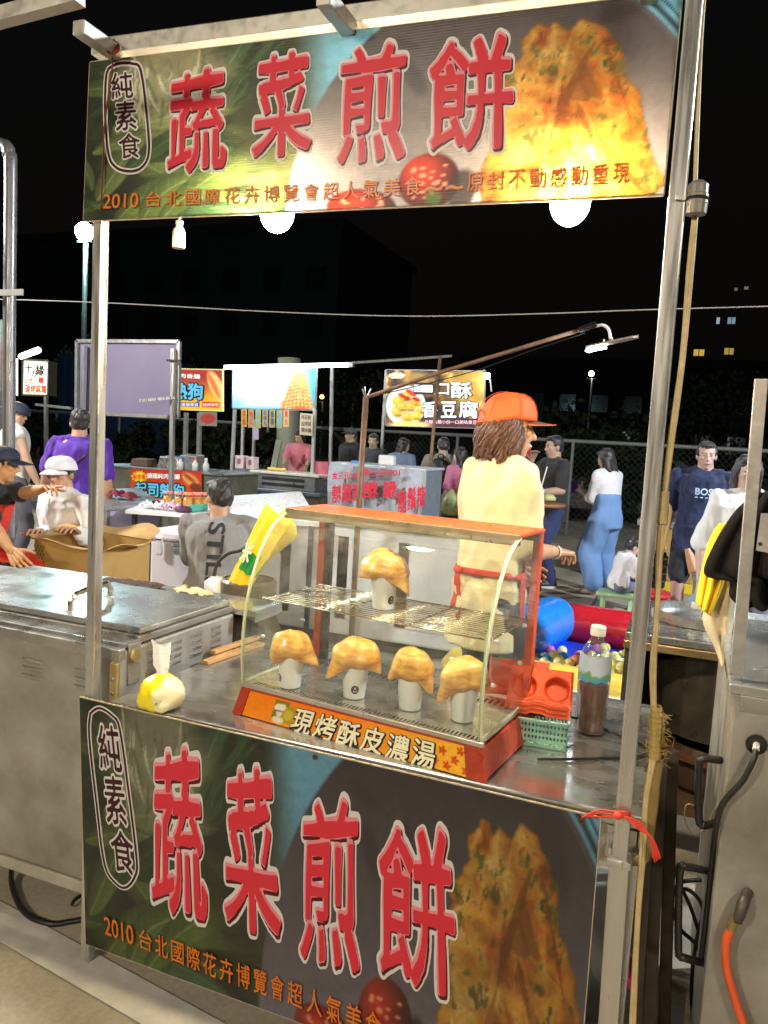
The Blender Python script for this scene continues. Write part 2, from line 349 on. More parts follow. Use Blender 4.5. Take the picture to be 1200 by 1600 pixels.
# ------------------------------------------------------------------ painted print (numpy canvas -> per-vertex colours on a real sheet)
class Canvas:
    """colours are written in sRGB 0..255 over points that carry coordinates U, V"""
    def __init__(s, U, V, col=(128, 128, 128), seed=1):
        s.U = U; s.V = V; s.h, s.w = U.shape; s.c = np.ones((s.h, s.w, 3))*np.array(col, float); s.rg = np.random.RandomState(seed)
    def noise(s, cells, octs=4, seed=0, ax=1.0):
        rg = np.random.RandomState(seed+11); out = np.zeros((s.h, s.w)); amp = 1.0; tot = 0
        for o_ in range(octs):
            nx = max(2, int(cells*ax*2**o_)); ny = max(2, int(cells*s.h/s.w*2**o_)+2); g = rg.rand(ny+1, nx+1)
            xs = np.linspace(0, nx-1e-3, s.w); ys = np.linspace(0, ny-1e-3, s.h); xi = xs.astype(int); yi = ys.astype(int)
            fx = xs-xi; fy = (ys-yi)[:, None]; fx = fx*fx*(3-2*fx); fy = fy*fy*(3-2*fy)
            a = g[yi][:, xi]*(1-fx)+g[yi][:, xi+1]*fx; b_ = g[yi+1][:, xi]*(1-fx)+g[yi+1][:, xi+1]*fx
            out += amp*(a*(1-fy)+b_*fy); tot += amp; amp *= .55
        return out/tot
    def vn(s, X, Y, octs=4, seed=0, ridge=False):
        T_ = np.random.RandomState(seed+77).rand(256, 256); out = 0; amp = 1.0; tot = 0
        for o_ in range(octs):
            xi = np.floor(X).astype(int); yi = np.floor(Y).astype(int); fx = X-xi; fy = Y-yi; fx = fx*fx*(3-2*fx); fy = fy*fy*(3-2*fy); g = lambda i, j: T_[(yi+j) & 255, (xi+i) & 255]
            v = (g(0, 0)*(1-fx)+g(1, 0)*fx)*(1-fy)+(g(0, 1)*(1-fx)+g(1, 1)*fx)*fy
            if ridge: v = 1-abs(2*v-1)
            out = out+amp*v; tot += amp; amp *= .55; X = X*2.03+17; Y = Y*2.03+5
        return out/tot
    def mix(s, mask, col):
        m = np.clip(mask, 0, 1)[..., None]; c = np.array(col, float) if not isinstance(col, np.ndarray) or col.ndim == 1 else col
        s.c = s.c*(1-m)+c*m
    def mul(s, mask, k): s.c = s.c*(1+(k-1)*np.clip(mask, 0, 1)[..., None])
    def ell(s, cx, cy, rx, ry, rot=0.0, soft=.1):
        a = R(rot); x = (s.U-cx)*math.cos(a)+(s.V-cy)*math.sin(a); y = -(s.U-cx)*math.sin(a)+(s.V-cy)*math.cos(a)
        d = np.sqrt((x/rx)**2+(y/ry)**2); return np.clip((1-d)/soft+.5, 0, 1)
    def poly(s, pts, wob=0.0, seed=3):
        U = s.U+(s.noise(26, 3, seed)-.5)*wob; V = s.V+(s.noise(26, 3, seed+1)-.5)*wob
        ins = np.zeros(U.shape, bool); n = len(pts)
        for i in range(n):
            x0, y0 = pts[i]; x1, y1 = pts[(i+1) % n]
            if y0 == y1: continue
            c = ((y0 > V) != (y1 > V)) & (U < (x1-x0)*(V-y0)/(y1-y0)+x0); ins ^= c
        m = ins.astype(float); return s.blur(m, 1)
    def blur(s, m, k=1):
        for _ in range(k):
            p = np.pad(m, 1, mode='edge'); m = (p[:-2, 1:-1]+p[2:, 1:-1]+p[1:-1, :-2]+p[1:-1, 2:]+4*p[1:-1, 1:-1])/8
        return m
    def stroke(s, x0, y0, x1, y1, w, col, op=1.0, bend=0.0, taper=True):
        dx, dy = x1-x0, y1-y0; L = math.hypot(dx, dy)+1e-6; t = ((s.U-x0)*dx+(s.V-y0)*dy)/L/L; q = (-(s.U-x0)*dy+(s.V-y0)*dx)/L-bend*4*t*(1-t)
        ww = w*(np.sqrt(np.clip(4*t*(1-t), 0, 1)) if taper else 1.0); m = np.clip((ww-np.abs(q))/max(w*.35, .6), 0, 1)*((t > 0) & (t < 1)); s.mix(m*op, col)
    def leaf(s, x0, y0, x1, y1, w, col, vein, op=1.0, bend=0.0):
        dx, dy = x1-x0, y1-y0; L = math.hypot(dx, dy)+1e-6; t = ((s.U-x0)*dx+(s.V-y0)*dy)/L/L; q = (-(s.U-x0)*dy+(s.V-y0)*dx)/L-bend*4*t*(1-t)
        tt = np.clip(t, 0, 1); ww = w*np.sqrt(np.clip(tt, 0, 1))*(1-tt)**.6*1.6+1e-3; m = np.clip((ww-np.abs(q))/max(w*.09, 1.0), 0, 1)*((t > 0) & (t < 1))
        sh = .62+.55*np.clip(q/ww*.5+.5, 0, 1); rib = np.clip(1-np.abs(q)/(w*.05+1), 0, 1)
        side = np.clip(np.cos((tt*13-np.abs(q)/w*2.2)*2*math.pi)-.78, 0, 1)*3*.30
        c = np.array(col)[None, None, :]*sh[..., None]; f = np.clip(rib*.75+side, 0, 1)[..., None]; c = c*(1-f)+np.array(vein)[None, None, :]*f
        edge = np.clip(1-(ww-np.abs(q))/(w*.16+1), 0, 1)[..., None]*.45; c = c*(1-edge)+np.array(col)*.35*edge
        s.mix(m*op, c)
def sheet(name, TL, TR, BR, BL, step, paint, mat, parent, uvpix=True, thick=0.004, nrm=None, seed=1):
    """a sheet as a fine grid; paint(canvas) colours it. U,V are photo pixels of the point (uvpix) or metres from BL"""
    TL, TR, BR, BL = [Vector(v) for v in (TL, TR, BR, BL)]
    w = max((TR-TL).length, (BR-BL).length); h = max((TL-BL).length, (TR-BR).length)
    nu = max(2, int(w/step)); nv = max(2, int(h/step)); a = np.linspace(0, 1, nu+1)[None, :, None]; b_ = np.linspace(0, 1, nv+1)[:, None, None]
    A = lambda v: np.array(v)[None, None, :]
    pts = (A(TL)*(1-a)+A(TR)*a)*(1-b_)+(A(BL)*(1-a)+A(BR)*a)*b_
    if uvpix:
        q = pts-np.array(CP); k = q @ np.array(FW); U = 600+F*(q @ np.array(RT))/k; V = 800-F*(q @ np.array(UP))/k
    else: U = np.repeat(a[..., 0], nv+1, 0)*w; V = (1-np.repeat(b_[..., 0], nu+1, 1))*h
    cv = Canvas(U, V, seed=seed); paint(cv)
    me = bpy.data.meshes.new(name); n = (nu+1)*(nv+1); me.vertices.add(n)
    me.vertices.foreach_set('co', pts.reshape(-1).astype(np.float32))
    idx = np.arange(n).reshape(nv+1, nu+1); fs = np.stack([idx[1:, :-1], idx[1:, 1:], idx[:-1, 1:], idx[:-1, :-1]], -1).reshape(-1)
    nf = nu*nv; me.loops.add(nf*4); me.loops.foreach_set('vertex_index', fs.astype(np.int32)); me.polygons.add(nf)
    me.polygons.foreach_set('loop_start', (np.arange(nf)*4).astype(np.int32)); me.update(calc_edges=True)
    at = me.color_attributes.new('print', 'FLOAT_COLOR', 'POINT'); c = np.clip(cv.c/255.0, 0, 1); l = np.where(c <= .04045, c/12.92, ((c+.055)/1.055)**2.4)
    rgba = np.ones((n, 4), np.float32); rgba[:, :3] = l.reshape(-1, 3); at.data.foreach_set('color', rgba.reshape(-1))
    return link_mesh(name, me, mat, parent)
# ------------------------------------------------------------------ people
SKINW = (.52, .27, .15)
def rot_z(a): return Matrix.Rotation(a, 3, 'Z')
def hand_blobs(b, wrist, d, palm_n, L, curl=.35, side=1, point=False, spread=.12):
    """palm + four unequal fingers + thumb from its side; d = finger direction, palm_n = out of the palm, side=+1 thumb towards d x palm_n"""
    d = d.normalized(); n = (palm_n-d*palm_n.dot(d)).normalized(); w = d.cross(n).normalized()*side
    for k, o in enumerate((-.19, -.06, .07, .2)):
        b.cone(wrist+w*o*L*.5, wrist+d*L*.48+w*o*L*1.02, L*.085, L*.075, 8)
    lens = (.40, .46, .43, .34); offs = (.2, .07, -.06, -.19)   # index is next to the thumb
    for k in range(4):
        p = wrist+d*L*.48+w*offs[k]*L*1.02; c = curl*(1.0+.12*k)
        if point: c = .05 if k == 0 else curl*1.6
        dd = (d+w*offs[k]*spread*4).normalized(); ang = 0.0; r = L*(.058 if k < 3 else .05)
        for j in range(3):
            ang += c*(.7 if j == 0 else 1.0); s_ = L*lens[k]*(.42, .32, .26)[j]; dj = dd*math.cos(ang)+n*math.sin(ang); q = p+dj*s_
            b.cone(p, q, r, r*.9, 7); p = q; r *= .9
    p = wrist+w*L*.14+d*L*.10; dj = (w*.85+d*.75+n*.3).normalized(); r = L*.075
    for j, s_ in enumerate((.24, .2, .16)):
        q = p+dj*L*s_; b.cone(p, q, r, r*.85, 7); p = q; r *= .85; dj = (dj+d*.35+n*.15*curl).normalized()
def ik(a, t, l1, l2, hint):
    d = t-a; L = d.length; L = min(L, (l1+l2)*.995); dn = d.normalized(); x = (l1*l1-l2*l2+L*L)/(2*L); h = math.sqrt(max(l1*l1-x*x, 0))
    hn = hint-dn*hint.dot(dn); hn = hn.normalized() if hn.length > 1e-5 else frame_of(dn)[0]
    return a+dn*x+hn*h, a+dn*L
def person(label, loc, face, H=1.68, sit=None, lean=0.0, lhand=None, rhand=None, lfoot=None, rfoot=None, head=(0, 0), build=1.0,
           shirt=None, sleeve=.55, trousers=None, trouser=1.0, shoes=(.03, .03, .035), hair=(.015, .01, .008), longhair=0, cap=None, skin=SKINW,
           vox=.016, near=False, palmL=None, palmR=None, curl=(.35, .35), point=(False, False), skirt=None, hem=.0, twist=0.0, eface=True, elbow=(None, None), group=None, armw=1.0, name='person', bare=False):
    """face: heading in degrees, 0 looks along +Y, positive turns left. Targets are local: x to the person's right, y ahead, z up"""
    root = thing(name, label, 'person', loc, group, R(face)); T = {}
    pel = Vector((0, 0, .53*H if sit is None else sit+.055*H)); la = R(lean); s = Vector((0, math.sin(la), math.cos(la))); fwd = Vector((0, math.cos(la), -math.sin(la)))
    tw = Matrix.Rotation(R(twist), 3, 'Z'); ex = tw @ Vector((1, 0, 0)); ey = fwd
    neck = pel+s*.315*H; sh = {1: pel+s*.276*H+ex*.103*H*build, -1: pel+s*.276*H-ex*.103*H*build}
    U_, L_, HL = .172*H, .150*H, .105*H; skinm = M('skin_%d_%d_%d' % tuple(int(c*100) for c in skin), skin, .5, sub=.15, var=.10, scale=14, bump=.25, bscale=160)
    body = B(); cl = B(); bw_ = 1+(build-1)*.5
    def tor(bb, g, t0, t1):
        secs = [(-.045, .075, .058), (-.01, .092, .070), (.03, .094, .072), (.09, .084, .066), (.15, .084, .066), (.21, .096, .070), (.255, .100, .066), (.285, .088, .052), (.305, .055, .038), (.322, .036, .033)]
        rings = []
        for t, hx, hy in secs:
            if t < t0-1e-6 or t > t1+1e-6: continue
            c = pel+s*t*H; rings.append([c+ex*math.cos(a)*(hx*build*H+g)+ey*math.sin(a)*(hy*build*H+g) for a in [2*math.pi*k/20 for k in range(20)]])
        bb.loft(rings)
    tor(body, (-.018 if near else -.010) if shirt is not None else 0, -.05, .33)
    for sd in (1, -1):
        body.cone(neck-s*.012*H+ex*sd*.018*H, sh[sd], .023*H, .020*H, 12)
        if shirt is not None: cl.cone(neck-s*.022*H+ex*sd*.030*H, sh[sd], .030*H+.008, .027*H+.010, 12)
    # arms
    hands = {1: rhand, -1: lhand}; pal = {1: palmR, -1: palmL}; bl = B(); ci = {1: curl[1], -1: curl[0]}; po = {1: point[1], -1: point[0]}; el = {1: elbow[1], -1: elbow[0]}
    for sd in (1, -1):
        t = Vector(hands[sd]) if hands[sd] is not None else sh[sd]+Vector((sd*.05*H, .02*H, -.31*H))
        e, w = ik(sh[sd], t, U_, L_, Vector(el[sd]) if el[sd] is not None else Vector((sd*.25, -.45, -1)))
        aw = armw*(1+(build-1)*.5)
        sq_ = .012 if (shirt is not None and sleeve > .2) else 0; body.cone(sh[sd], sh[sd].lerp(e, .8), .028*H*aw-sq_, .0235*H*aw-sq_*.3, 12); body.cone(sh[sd].lerp(e, .8), e, .0235*H*aw, .0235*H*aw, 12); body.cone(e, e+(w-e)*.35, .0245*H*aw, .024*H*aw, 12); body.cone(e+(w-e)*.35, w, .024*H*aw, .0155*H*aw, 12)
        d = (w-e).normalized(); n = Vector(pal[sd]) if pal[sd] is not None else Vector((-sd, 0, -.2))
        nn = n-d*n.dot(d); nn = nn if nn.length > .05 else frame_of(d)[0]
        hb = B(); thumb_w = d.cross(nn).normalized(); hs = 1 if thumb_w.dot(Vector((0, 1, .6)) if abs(d.z) > .5 else Vector((0, .3, 1))) > 0 else -1
        hand_blobs(hb, w, d, nn, HL, ci[sd], hs, po[sd]); T[sd] = (e, w, d, nn)
        if near:
            me = remesh(hb, .0032, 2, .5); bl.add([v.co for v in me.vertices], [tuple(p.vertices) for p in me.polygons])
        else: bl.add(hb.v, hb.f)
        if shirt is not None:
            g = .014; f = sleeve
            if f <= .5: q = sh[sd]+(e-sh[sd])*(f*2); cl.cone(sh[sd]-(e-sh[sd])*.02, q, .028*H*aw+g*.8, .029*H*aw+g*1.2, 14)
            else: cl.cone(sh[sd], e, .028*H*aw+g*.8, .025*H*aw+g, 14); q = e+(w-e)*((f-.5)*2); cl.cone(e, q, .025*H*aw+g, .021*H*aw+g*.8, 14)
    # legs
    feet = {1: rfoot, -1: lfoot}; tr = B(); T['foot'] = {}
    for sd in (1, -1):
        hip = pel+Vector((sd*.052*H*build, 0, -.01*H)); a = .245*H; c_ = .245*H
        t = Vector(feet[sd]) if feet[sd] is not None else (Vector((sd*.07*H, 0, .045*H)) if sit is None else Vector((sd*.09*H, .27*H, .045*H)))
        k, an = ik(hip, t, a, c_, Vector((sd*.08, 1, .3)))
        body.cone(hip, k, .048*H*build, .033*H, 12); body.cone(k, k+(an-k)*.35, .033*H, .034*H, 12); body.cone(k+(an-k)*.35, an, .034*H, .021*H, 12)
        fd = Vector((k.x-hip.x, max(.25, k.y-hip.y), 0)).normalized() if sit is not None else Vector((sd*.12, 1, 0)).normalized(); T['foot'][sd] = (k, an, fd)
        body.cone(an+Vector((0, 0, -.01))-fd*.02, Vector((an.x, an.y, max(an.z-.04*H, .02)))+fd*.10*H, .022*H, .017*H, 10)
        if trousers is not None:
            g = .012; cl_a = hip+(k-hip)*min(1, trouser*2); tr.cone(hip, cl_a, .052*H*build+g, (.036*H+g) if trouser >= .5 else .046*H+g, 14)
            if trouser > .5: q = k+(an-k)*((trouser-.5)*2); tr.cone(k, q, .036*H+g, .028*H+g, 14)
    if trousers is not None: tor(tr, .003, -.05, .08); tr.ell(pel+Vector((0, 0, -.02*H)), (.094*H*build, .074*H*build, .06*H), 16, 8)
    # neck + head
    body.cone(pel+s*.28*H, neck+s*.03*H, .040*H*(1+(build-1)*.6), .034*H*(1+(build-1)*.6), 12)
    hy, hp = R(head[0]), R(head[1]); HM = Matrix.Rotation(R(twist), 3, 'Z') @ Matrix.Rotation(hy, 3, 'Z') @ Matrix.Rotation(hp, 3, 'X')
    hk = H/1.68*(1.0 if H > 1.3 else 1.32); hc = neck+s*.042*H+HM @ Vector((0, .018*hk, .048*hk))
    G = lambda x, y, z: hc+HM @ Vector((x*hk, y*hk, z*hk))
    body.ell(G(0, -.012, .028), (.073*hk, .090*hk, .084*hk), 20, 14, HM); body.ell(G(0, .022, -.045), (.056*hk, .064*hk, .068*hk), 18, 12, HM)
    body.ell(G(0, .055, -.095), (.026*hk, .026*hk, .024*hk), 12, 8, HM)
    body.cone(G(0, .083, .006), G(0, .102, -.032), .009*hk, .013*hk, 10); body.ell(G(0, .086, -.036), (.018*hk, .012*hk, .009*hk), 10, 6, HM)
    body.ell(G(0, .078, -.068), (.024*hk, .013*hk, .011*hk), 10, 6, HM)
    body.cone(G(-.035, .078, .022), G(.035, .078, .022), .009*hk, .009*hk, 8)
    for sd in (1, -1):
        body.ell(G(sd*.074, -.008, -.014), (.010*hk, .020*hk, .032*hk), 10, 8, HM); body.ell(G(sd*.038, .058, -.018), (.022*hk, .022*hk, .018*hk), 10, 8, HM)
    v0 = .0085 if near else vox
    me = remesh(body, min(v0, .010) if eface else v0, 2, .5)
    bo = B(); bo.add([v.co for v in me.vertices], [tuple(p.vertices) for p in me.polygons]); bo.add(bl.v, bl.f)
    bobj = bo.build('body', skinm, root, world=False, smooth=True)
    if eface:
        for sd in (1, -1):
            B().ell(G(sd*.031, .0735, .004), (.0120*hk, .007*hk, .0055*hk), 10, 8, HM).build('eye', M('eye_white', (.75, .73, .7), .2), root, world=False, smooth=True)
            B().ell(G(sd*.031, .0785, .004), (.0055*hk, .0030*hk, .0055*hk), 8, 6, HM).build('pupil', M('pupil', (.02, .012, .01), .15), root, world=False, smooth=True)
            if hair is not None: B().cone(G(sd*.016, .084, .023), G(sd*.047, .078, .024), .0032*hk, .002*hk, 6).build('eyebrow', M('brow', (.03, .02, .015), .8), root, world=False, smooth=True)
        B().cone(G(-.018, .087, -.067), G(.018, .087, -.067), .004*hk, .004*hk, 8).build('mouth', M('lips', (.34, .12, .09), .4), root, world=False, smooth=True)
    # hair
    if hair is not None:
        hm = M('hair_%d_%d' % (int(hair[0]*1000), int(hair[2]*1000)), hair, .42, var=.35, scale=60, stretch=(1, 1, .15), bump=1.0, bscale=170, sheen=.2)
        hq = .93 if cap is not None else 1.0; hb = B(); hb.ell(G(0, -.024, .042-.02*(1-hq)*10), (.080*hk*hq, .088*hk*hq, .080*hk*hq), 20, 14, HM); hb.ell(G(0, -.045, -.005), (.074*hk, .062*hk, .075*hk), 18, 12, HM)
        for sd in (1, -1): hb.ell(G(sd*.058, -.015, .025), (.024*hk, .055*hk, .045*hk), 12, 8, HM)
        if cap is None: hb.ell(G(0, .045, .082), (.060*hk, .045*hk, .026*hk), 14, 8, HM)
        if longhair:
            for sd in (1, -.3, .3, -1): hb.cone(G(sd*.058, -.045, .0), G(sd*.062, -.055, -.05-longhair), .040*hk, .030*hk, 10)
            for sd in (1, -1): hb.cone(G(sd*.070, -.0, .02), G(sd*.073, .0, -.04-longhair*.6), .020*hk, .017*hk, 10)
        me = remesh(hb, .007 if near else .012, 2, .5, disp=.009 if near else .005, dscale=26, aniso=(1, 1, .55), seed=len(label))
        link_mesh('hair', me, hm, root, False)
    if cap is not None:
        cc, bc, fdir = cap['col'], cap.get('brim', cap['col']), cap.get('dir', 0.0); cb = B(); rings = []
        CM = Matrix.Rotation(R(fdir), 3, 'Z')
        for i in range(11):
            t = i/10*math.pi/2; zz = .018+.088*math.sin(t); rr = math.cos(t)**.62 if i < 10 else .02
            rings.append([G(*(CM @ Vector((math.sin(a)*.094*rr, math.cos(a)*.113*rr-.012, zz-.018*math.cos(a)*-1*(1-i/10)*(-1 if False else 1)))))for a in [2*math.pi*k/28 for k in range(28)]])
        cb.loft(rings); cm = M('cap_%d_%d' % (int(cc[0]*100), int(cc[1]*100)), cc, .75, var=.06, scale=20, bump=.4, bscale=300)
        co = cb.build('cap', cm, root, world=False, smooth=True)
        br = B()
        def bf(u, v):
            a = (u-.5)*2; L0 = .100; ln = (.088*(1-abs(a)**2.6)+.004)*v; x = a*.078; y = math.sqrt(max(0, .104**2-(x*1.1)**2))-.012+ln
            return G(*(CM @ Vector((x*(1+.12*v), y, .036-.018*a*a-.012*v-.004*v*v))))
        br.grid(bf, 14, 6); br.build('brim', M('brim_%d_%d' % (int(bc[0]*100), int(bc[1]*100)), bc, .7, bump=.3, bscale=250), co, world=False, smooth=True, solid=.004)
        B().ell(G(0, -.012, .107), (.008, .008, .005), 8, 6).build('button', cm, co, world=False, smooth=True)
    # clothes
    if shirt is not None:
        tor(cl, .015, -.045+(-hem if hem else 0), .30); cl.loft([[pel+s*(t*H)+ex*math.cos(a)*(hx*H*bw_)+ey*math.sin(a)*(hy*H*bw_) for a in [2*math.pi*k/20 for k in range(20)]] for t, hx, hy in ((.25, .098, .060), (.285, .082, .062), (.300, .062, .054), (.312, .046, .045))])
        if hem: cl.loft([[pel+s*(t*H)+ex*math.cos(a)*(.098*build*H+.02)+ey*math.sin(a)*(.076*build*H+.02) for a in [2*math.pi*k/20 for k in range(20)]] for t in (.03, -.045-hem)])
        me = remesh(cl, .0085 if near else vox, 3, .6, disp=.020 if near else .008, dscale=10, aniso=(1, 1, .55), seed=len(label)*.37)
        link_mesh('shirt', me, M('cloth_%d_%d_%d' % tuple(int(c*100) for c in shirt), shirt, .85, var=.06, scale=6, bump=.5, bscale=45, sheen=.15), root, False)
    if trousers is not None and (skirt is None):
        me = remesh(tr, .010 if near else vox, 3, .6, disp=.007, dscale=10, seed=len(label)*.7)
        link_mesh('trousers', me, M('cloth_%d_%d_%d' % tuple(int(c*100) for c in trousers), trousers, .85, var=.08, scale=7, bump=.5, bscale=50, sheen=.1), root, False)
    if not bare:
        for sd in (1, -1):
            k, an, fd = T['foot'][sd]; z0 = max(an.z-.045*H, 0.0); bs = Vector((an.x, an.y, z0)); sb = B(); u = Vector((fd.y, -fd.x, 0))
            sb.cone(bs-fd*.03+Vector((0, 0, .045)), bs+fd*.13+Vector((0, 0, .035)), .042, .036, 12); sb.cone(bs-fd*.03+Vector((0, 0, .05)), bs-fd*.01+Vector((0, 0, .085)), .04, .034, 12)
            me = remesh(sb, .010, 2, .5); so = link_mesh('shoe', me, M('shoe_%d' % int(shoes[0]*100), shoes, .5, bump=.3), root, False)
            rings = []
            for zz in (0, .022): rings.append([bs+fd*(.05+.125*math.cos(a))+u*(.045*math.sin(a))+Vector((0, 0, zz)) for a in [2*math.pi*q/18 for q in range(18)]])
            B().loft(rings).build('sole', M('sole_white', (.7, .7, .68), .6), so, world=False)
    T['G'] = G; T['root'] = root; T['neck'] = neck; T['pel'] = pel; T['s'] = s; T['H'] = H; T['sh'] = sh; T['ex'] = ex; T['ey'] = ey; T['bw'] = build
    return T
def w2l(loc, face, p):
    return Matrix.Rotation(-R(face), 3, 'Z') @ (Vector(p)-Vector(loc))
def torso_patch(T, name, mat, body, a0, a1, t0, t1, gap=.03, mirror=False, rot90=False, offset=.02):
    """text laid on the curved shirt; a0..a1 = angle round the torso (90 = chest, 270 = back), t0..t1 = height along the spine in H"""
    v, f = glyph(body, offset); mn = v.min(0); mx = v.max(0); out = []; H = T['H']
    for x, y, z in v:
        u = (x-mn[0])/(mx[0]-mn[0]); w = (y-mn[1])/(mx[1]-mn[1])
        if rot90: u, w = w, 1-u
        a = R(a0+(a1-a0)*u); t = t0+(t1-t0)*w; hx = np.interp(t, (.03, .09, .15, .21, .255, .285, .305), (.094, .084, .084, .096, .100, .088, .055)); hy = np.interp(t, (.03, .09, .15, .21, .255, .285, .305), (.072, .066, .066, .070, .066, .052, .038))
        out.append(T['pel']+T['s']*t*H+T['ex']*math.cos(a)*(hx*T['bw']*H+gap)+T['ey']*math.sin(a)*(hy*T['bw']*H+gap))
    b = B(); b.add(out, f); return b.build(name, mat, T['root'], world=False)
# ------------------------------------------------------------------ shared materials
steel = M('stainless_steel', (.50, .49, .46), .34, .82, var=.22, scale=5, stretch=(1, .35, 1), bump=.10, bscale=130, dirt=.45, dirtcol=(.16, .12, .08), rvar=.16)
steel_top = M('worn_steel_top', (.52, .51, .49), .27, .85, var=.14, scale=5, stretch=(.25, 1, 1), bump=.05, bscale=90, dirt=.15, dirtcol=(.2, .16, .12), rvar=.18)
steel_dull = M('dull_steel', (.37, .355, .315), .5, .55, var=.22, scale=4, bump=.14, bscale=60, dirt=1.0, dirtcol=(.11, .085, .05), rvar=.15)
beam_m = M('beam_steel', (.50, .48, .43), .42, .7, var=.10, scale=14, bump=.05, dirt=.3, dirtcol=(.25, .2, .12)); galv = M('galvanised_tube', (.56, .55, .52), .33, .85, var=.10, scale=40, stretch=(1, 1, .05), bump=.05, bscale=200, dirt=.22, dirtcol=(.25, .2, .13))
tube_bg = M('grey_tube', (.34, .34, .33), .4, .6, var=.2, scale=15, dirt=.4)
red_paint = M('red_painted_metal', (.42, .045, .02), .33, .1, var=.12, scale=12, dirt=.25, dirtcol=(.12, .02, .01), bump=.06)
red_post = M('orange_red_paint', (.72, .10, .03), .38, 0, var=.1, scale=14, dirt=.2, dirtcol=(.2, .03, .01))
black_rub = M('black_rubber', (.012, .012, .013), .45, 0, var=.2, scale=30)
black_plastic = M('black_plastic', (.015, .014, .014), .3, 0, var=.2)
white_plastic = M('white_plastic', (.72, .70, .66), .35, 0, var=.05, scale=8, dirt=.2, dirtcol=(.35, .3, .22))
wood = M('pale_wood', (.62, .36, .14), .6, 0, var=.2, scale=14, stretch=(1, 12, 12), bump=.2)
card = M('brown_cardboard', (.42, .25, .08), .85, 0, var=.12, scale=6, bump=.15, bscale=60)
glass = glass_pane()

# ------------------------------------------------------------------ the ground
gm = bpy.data.materials.new('concrete_ground'); gm.use_nodes = True; nt = gm.node_tree; nd = nt.nodes; L = nt.links; b = nd['Principled BSDF']
tc = nd.new('ShaderNodeTexCoord'); n1 = nd.new('ShaderNodeTexNoise'); n1.inputs['Scale'].default_value = 1.3; n1.inputs['Detail'].default_value = 9; n1.inputs['Roughness'].default_value = .68
n2 = nd.new('ShaderNodeTexNoise'); n2.inputs['Scale'].default_value = 60; n2.inputs['Detail'].default_value = 6
L.new(tc.outputs['Object'], n1.inputs['Vector']); L.new(tc.outputs['Object'], n2.inputs['Vector'])
cr = nd.new('ShaderNodeValToRGB'); cr.color_ramp.elements[0].position = .32; cr.color_ramp.elements[0].color = (.30, .26, .20, 1); cr.color_ramp.elements[1].position = .62; cr.color_ramp.elements[1].color = (.50, .43, .32, 1)
L.new(n1.outputs[0], cr.inputs[0]); mx = nd.new('ShaderNodeMix'); mx.data_type = 'RGBA'; mx.blend_type = 'MULTIPLY'; mx.inputs['Factor'].default_value = .45
L.new(cr.outputs[0], mx.inputs['A']); L.new(n2.outputs[0], mx.inputs['B']); L.new(mx.outputs['Result'], b.inputs['Base Color']); b.inputs['Roughness'].default_value = .78
bp = nd.new('ShaderNodeBump'); bp.inputs['Strength'].default_value = .35; bp.inputs['Distance'].default_value = .004; L.new(n2.outputs[0], bp.inputs['Height']); L.new(bp.outputs[0], b.inputs['Normal'])
tag(B().quad((-260, -40, 0), (260, -40, 0), (260, 420, 0), (-260, 420, 0)).build('ground', gm, origin=(0, 0, 0)), kind='structure')
tag(B().box((-6, -.06, .004), (6, .06, .006), Matrix.Rotation(R(-8), 3, 'Z'), (-.7, .06, 0)).build('painted_line', M('worn_white_line', (.52, .50, .45), .8, var=.2, scale=8, dirt=.6, dirtcol=(.3, .26, .2))), kind='structure')
cl_ = B()
for y in (3.1, 6.1, 9.1, 12.1): cl_.box((-30, y-.006, .004), (30, y+.006, .006))
for x in (-9, -6, -3, 0, 3, 6): cl_.box((x-.006, -3, .0075), (x+.006, 30, .009))
tag(cl_.build('slab_joints', M('joint_dark', (.06, .055, .05), .9)), kind='structure')

# ------------------------------------------------------------------ the food stall: frame, counter, two banners
stall = thing('food_stall', 'street food stall with steel tube frame, steel counter and two green and red printed banners', 'food stall', (0, 0, 0))
def post(a, b_, w, mat=galv, par=stall, name='post', bev=.003): return B().bar(a, b_, w).build(name, mat, par, bevel=bev)
post(P(147.5, 1100, y=.02).xyz*Vector((1, 1, 0)) if False else Vector((P(147, 1095, y=.03).x, .03, 0)), P(158, 300, y=.03)+Vector((0, 0, .3)), .030)
pr0 = P(957, 1600, y=-.02); pr1 = P(968, 1345, y=-.02); pr2 = P(1087, -20, y=-.02)
B().bar(Vector((pr0.x, -.02, 0)), pr1, .040).build('post', galv, stall, bevel=.003)
B().bar(pr1-Vector((0, 0, .1)), pr2+Vector((0, 0, .05)), .031).build('post', galv, stall, bevel=.003)
zt = P(160, 78, y=0).z
bl0 = P(150, 78, y=.02); bl1 = P(770, -2, y=.02); dirb = (bl1-bl0)
B().bar(bl0, bl0+dirb*1.75, .036, .040).build('roof_beam', beam_m, stall, bevel=.003)
e0 = P(122, 42, y=-.13)
for (px, py, q) in ((122, 42, -.13), (505, -6, -.13), (1010, -70, -.13)):
    e = P(px, py, y=q); B().bar(e, Vector((e.x, .55, e.z)), .034, .034).build('roof_beam', beam_m, stall, bevel=.003)
B().bar((-.72, .50, 2.40), (.62, .50, 2.40), .034).build('roof_beam', galv, stall, bevel=.003)
B().bar((-.70, .06, 2.475), (.75, .06, 2.475), .022).build('roof_beam', M('bulb_lit_tube', (.62, .5, .28), .4, .5), stall, bevel=.002)  # tinted yellow to carry the bulbs' light on the inner frame edge
cn_ = tag(B().bar(P(-40, 38, y=-.35), P(125, -6, y=-.35), .03).build('canopy_tube', beam_m), 'grey canopy tube of the neighbouring stall crossing the top left corner', 'canopy tube')
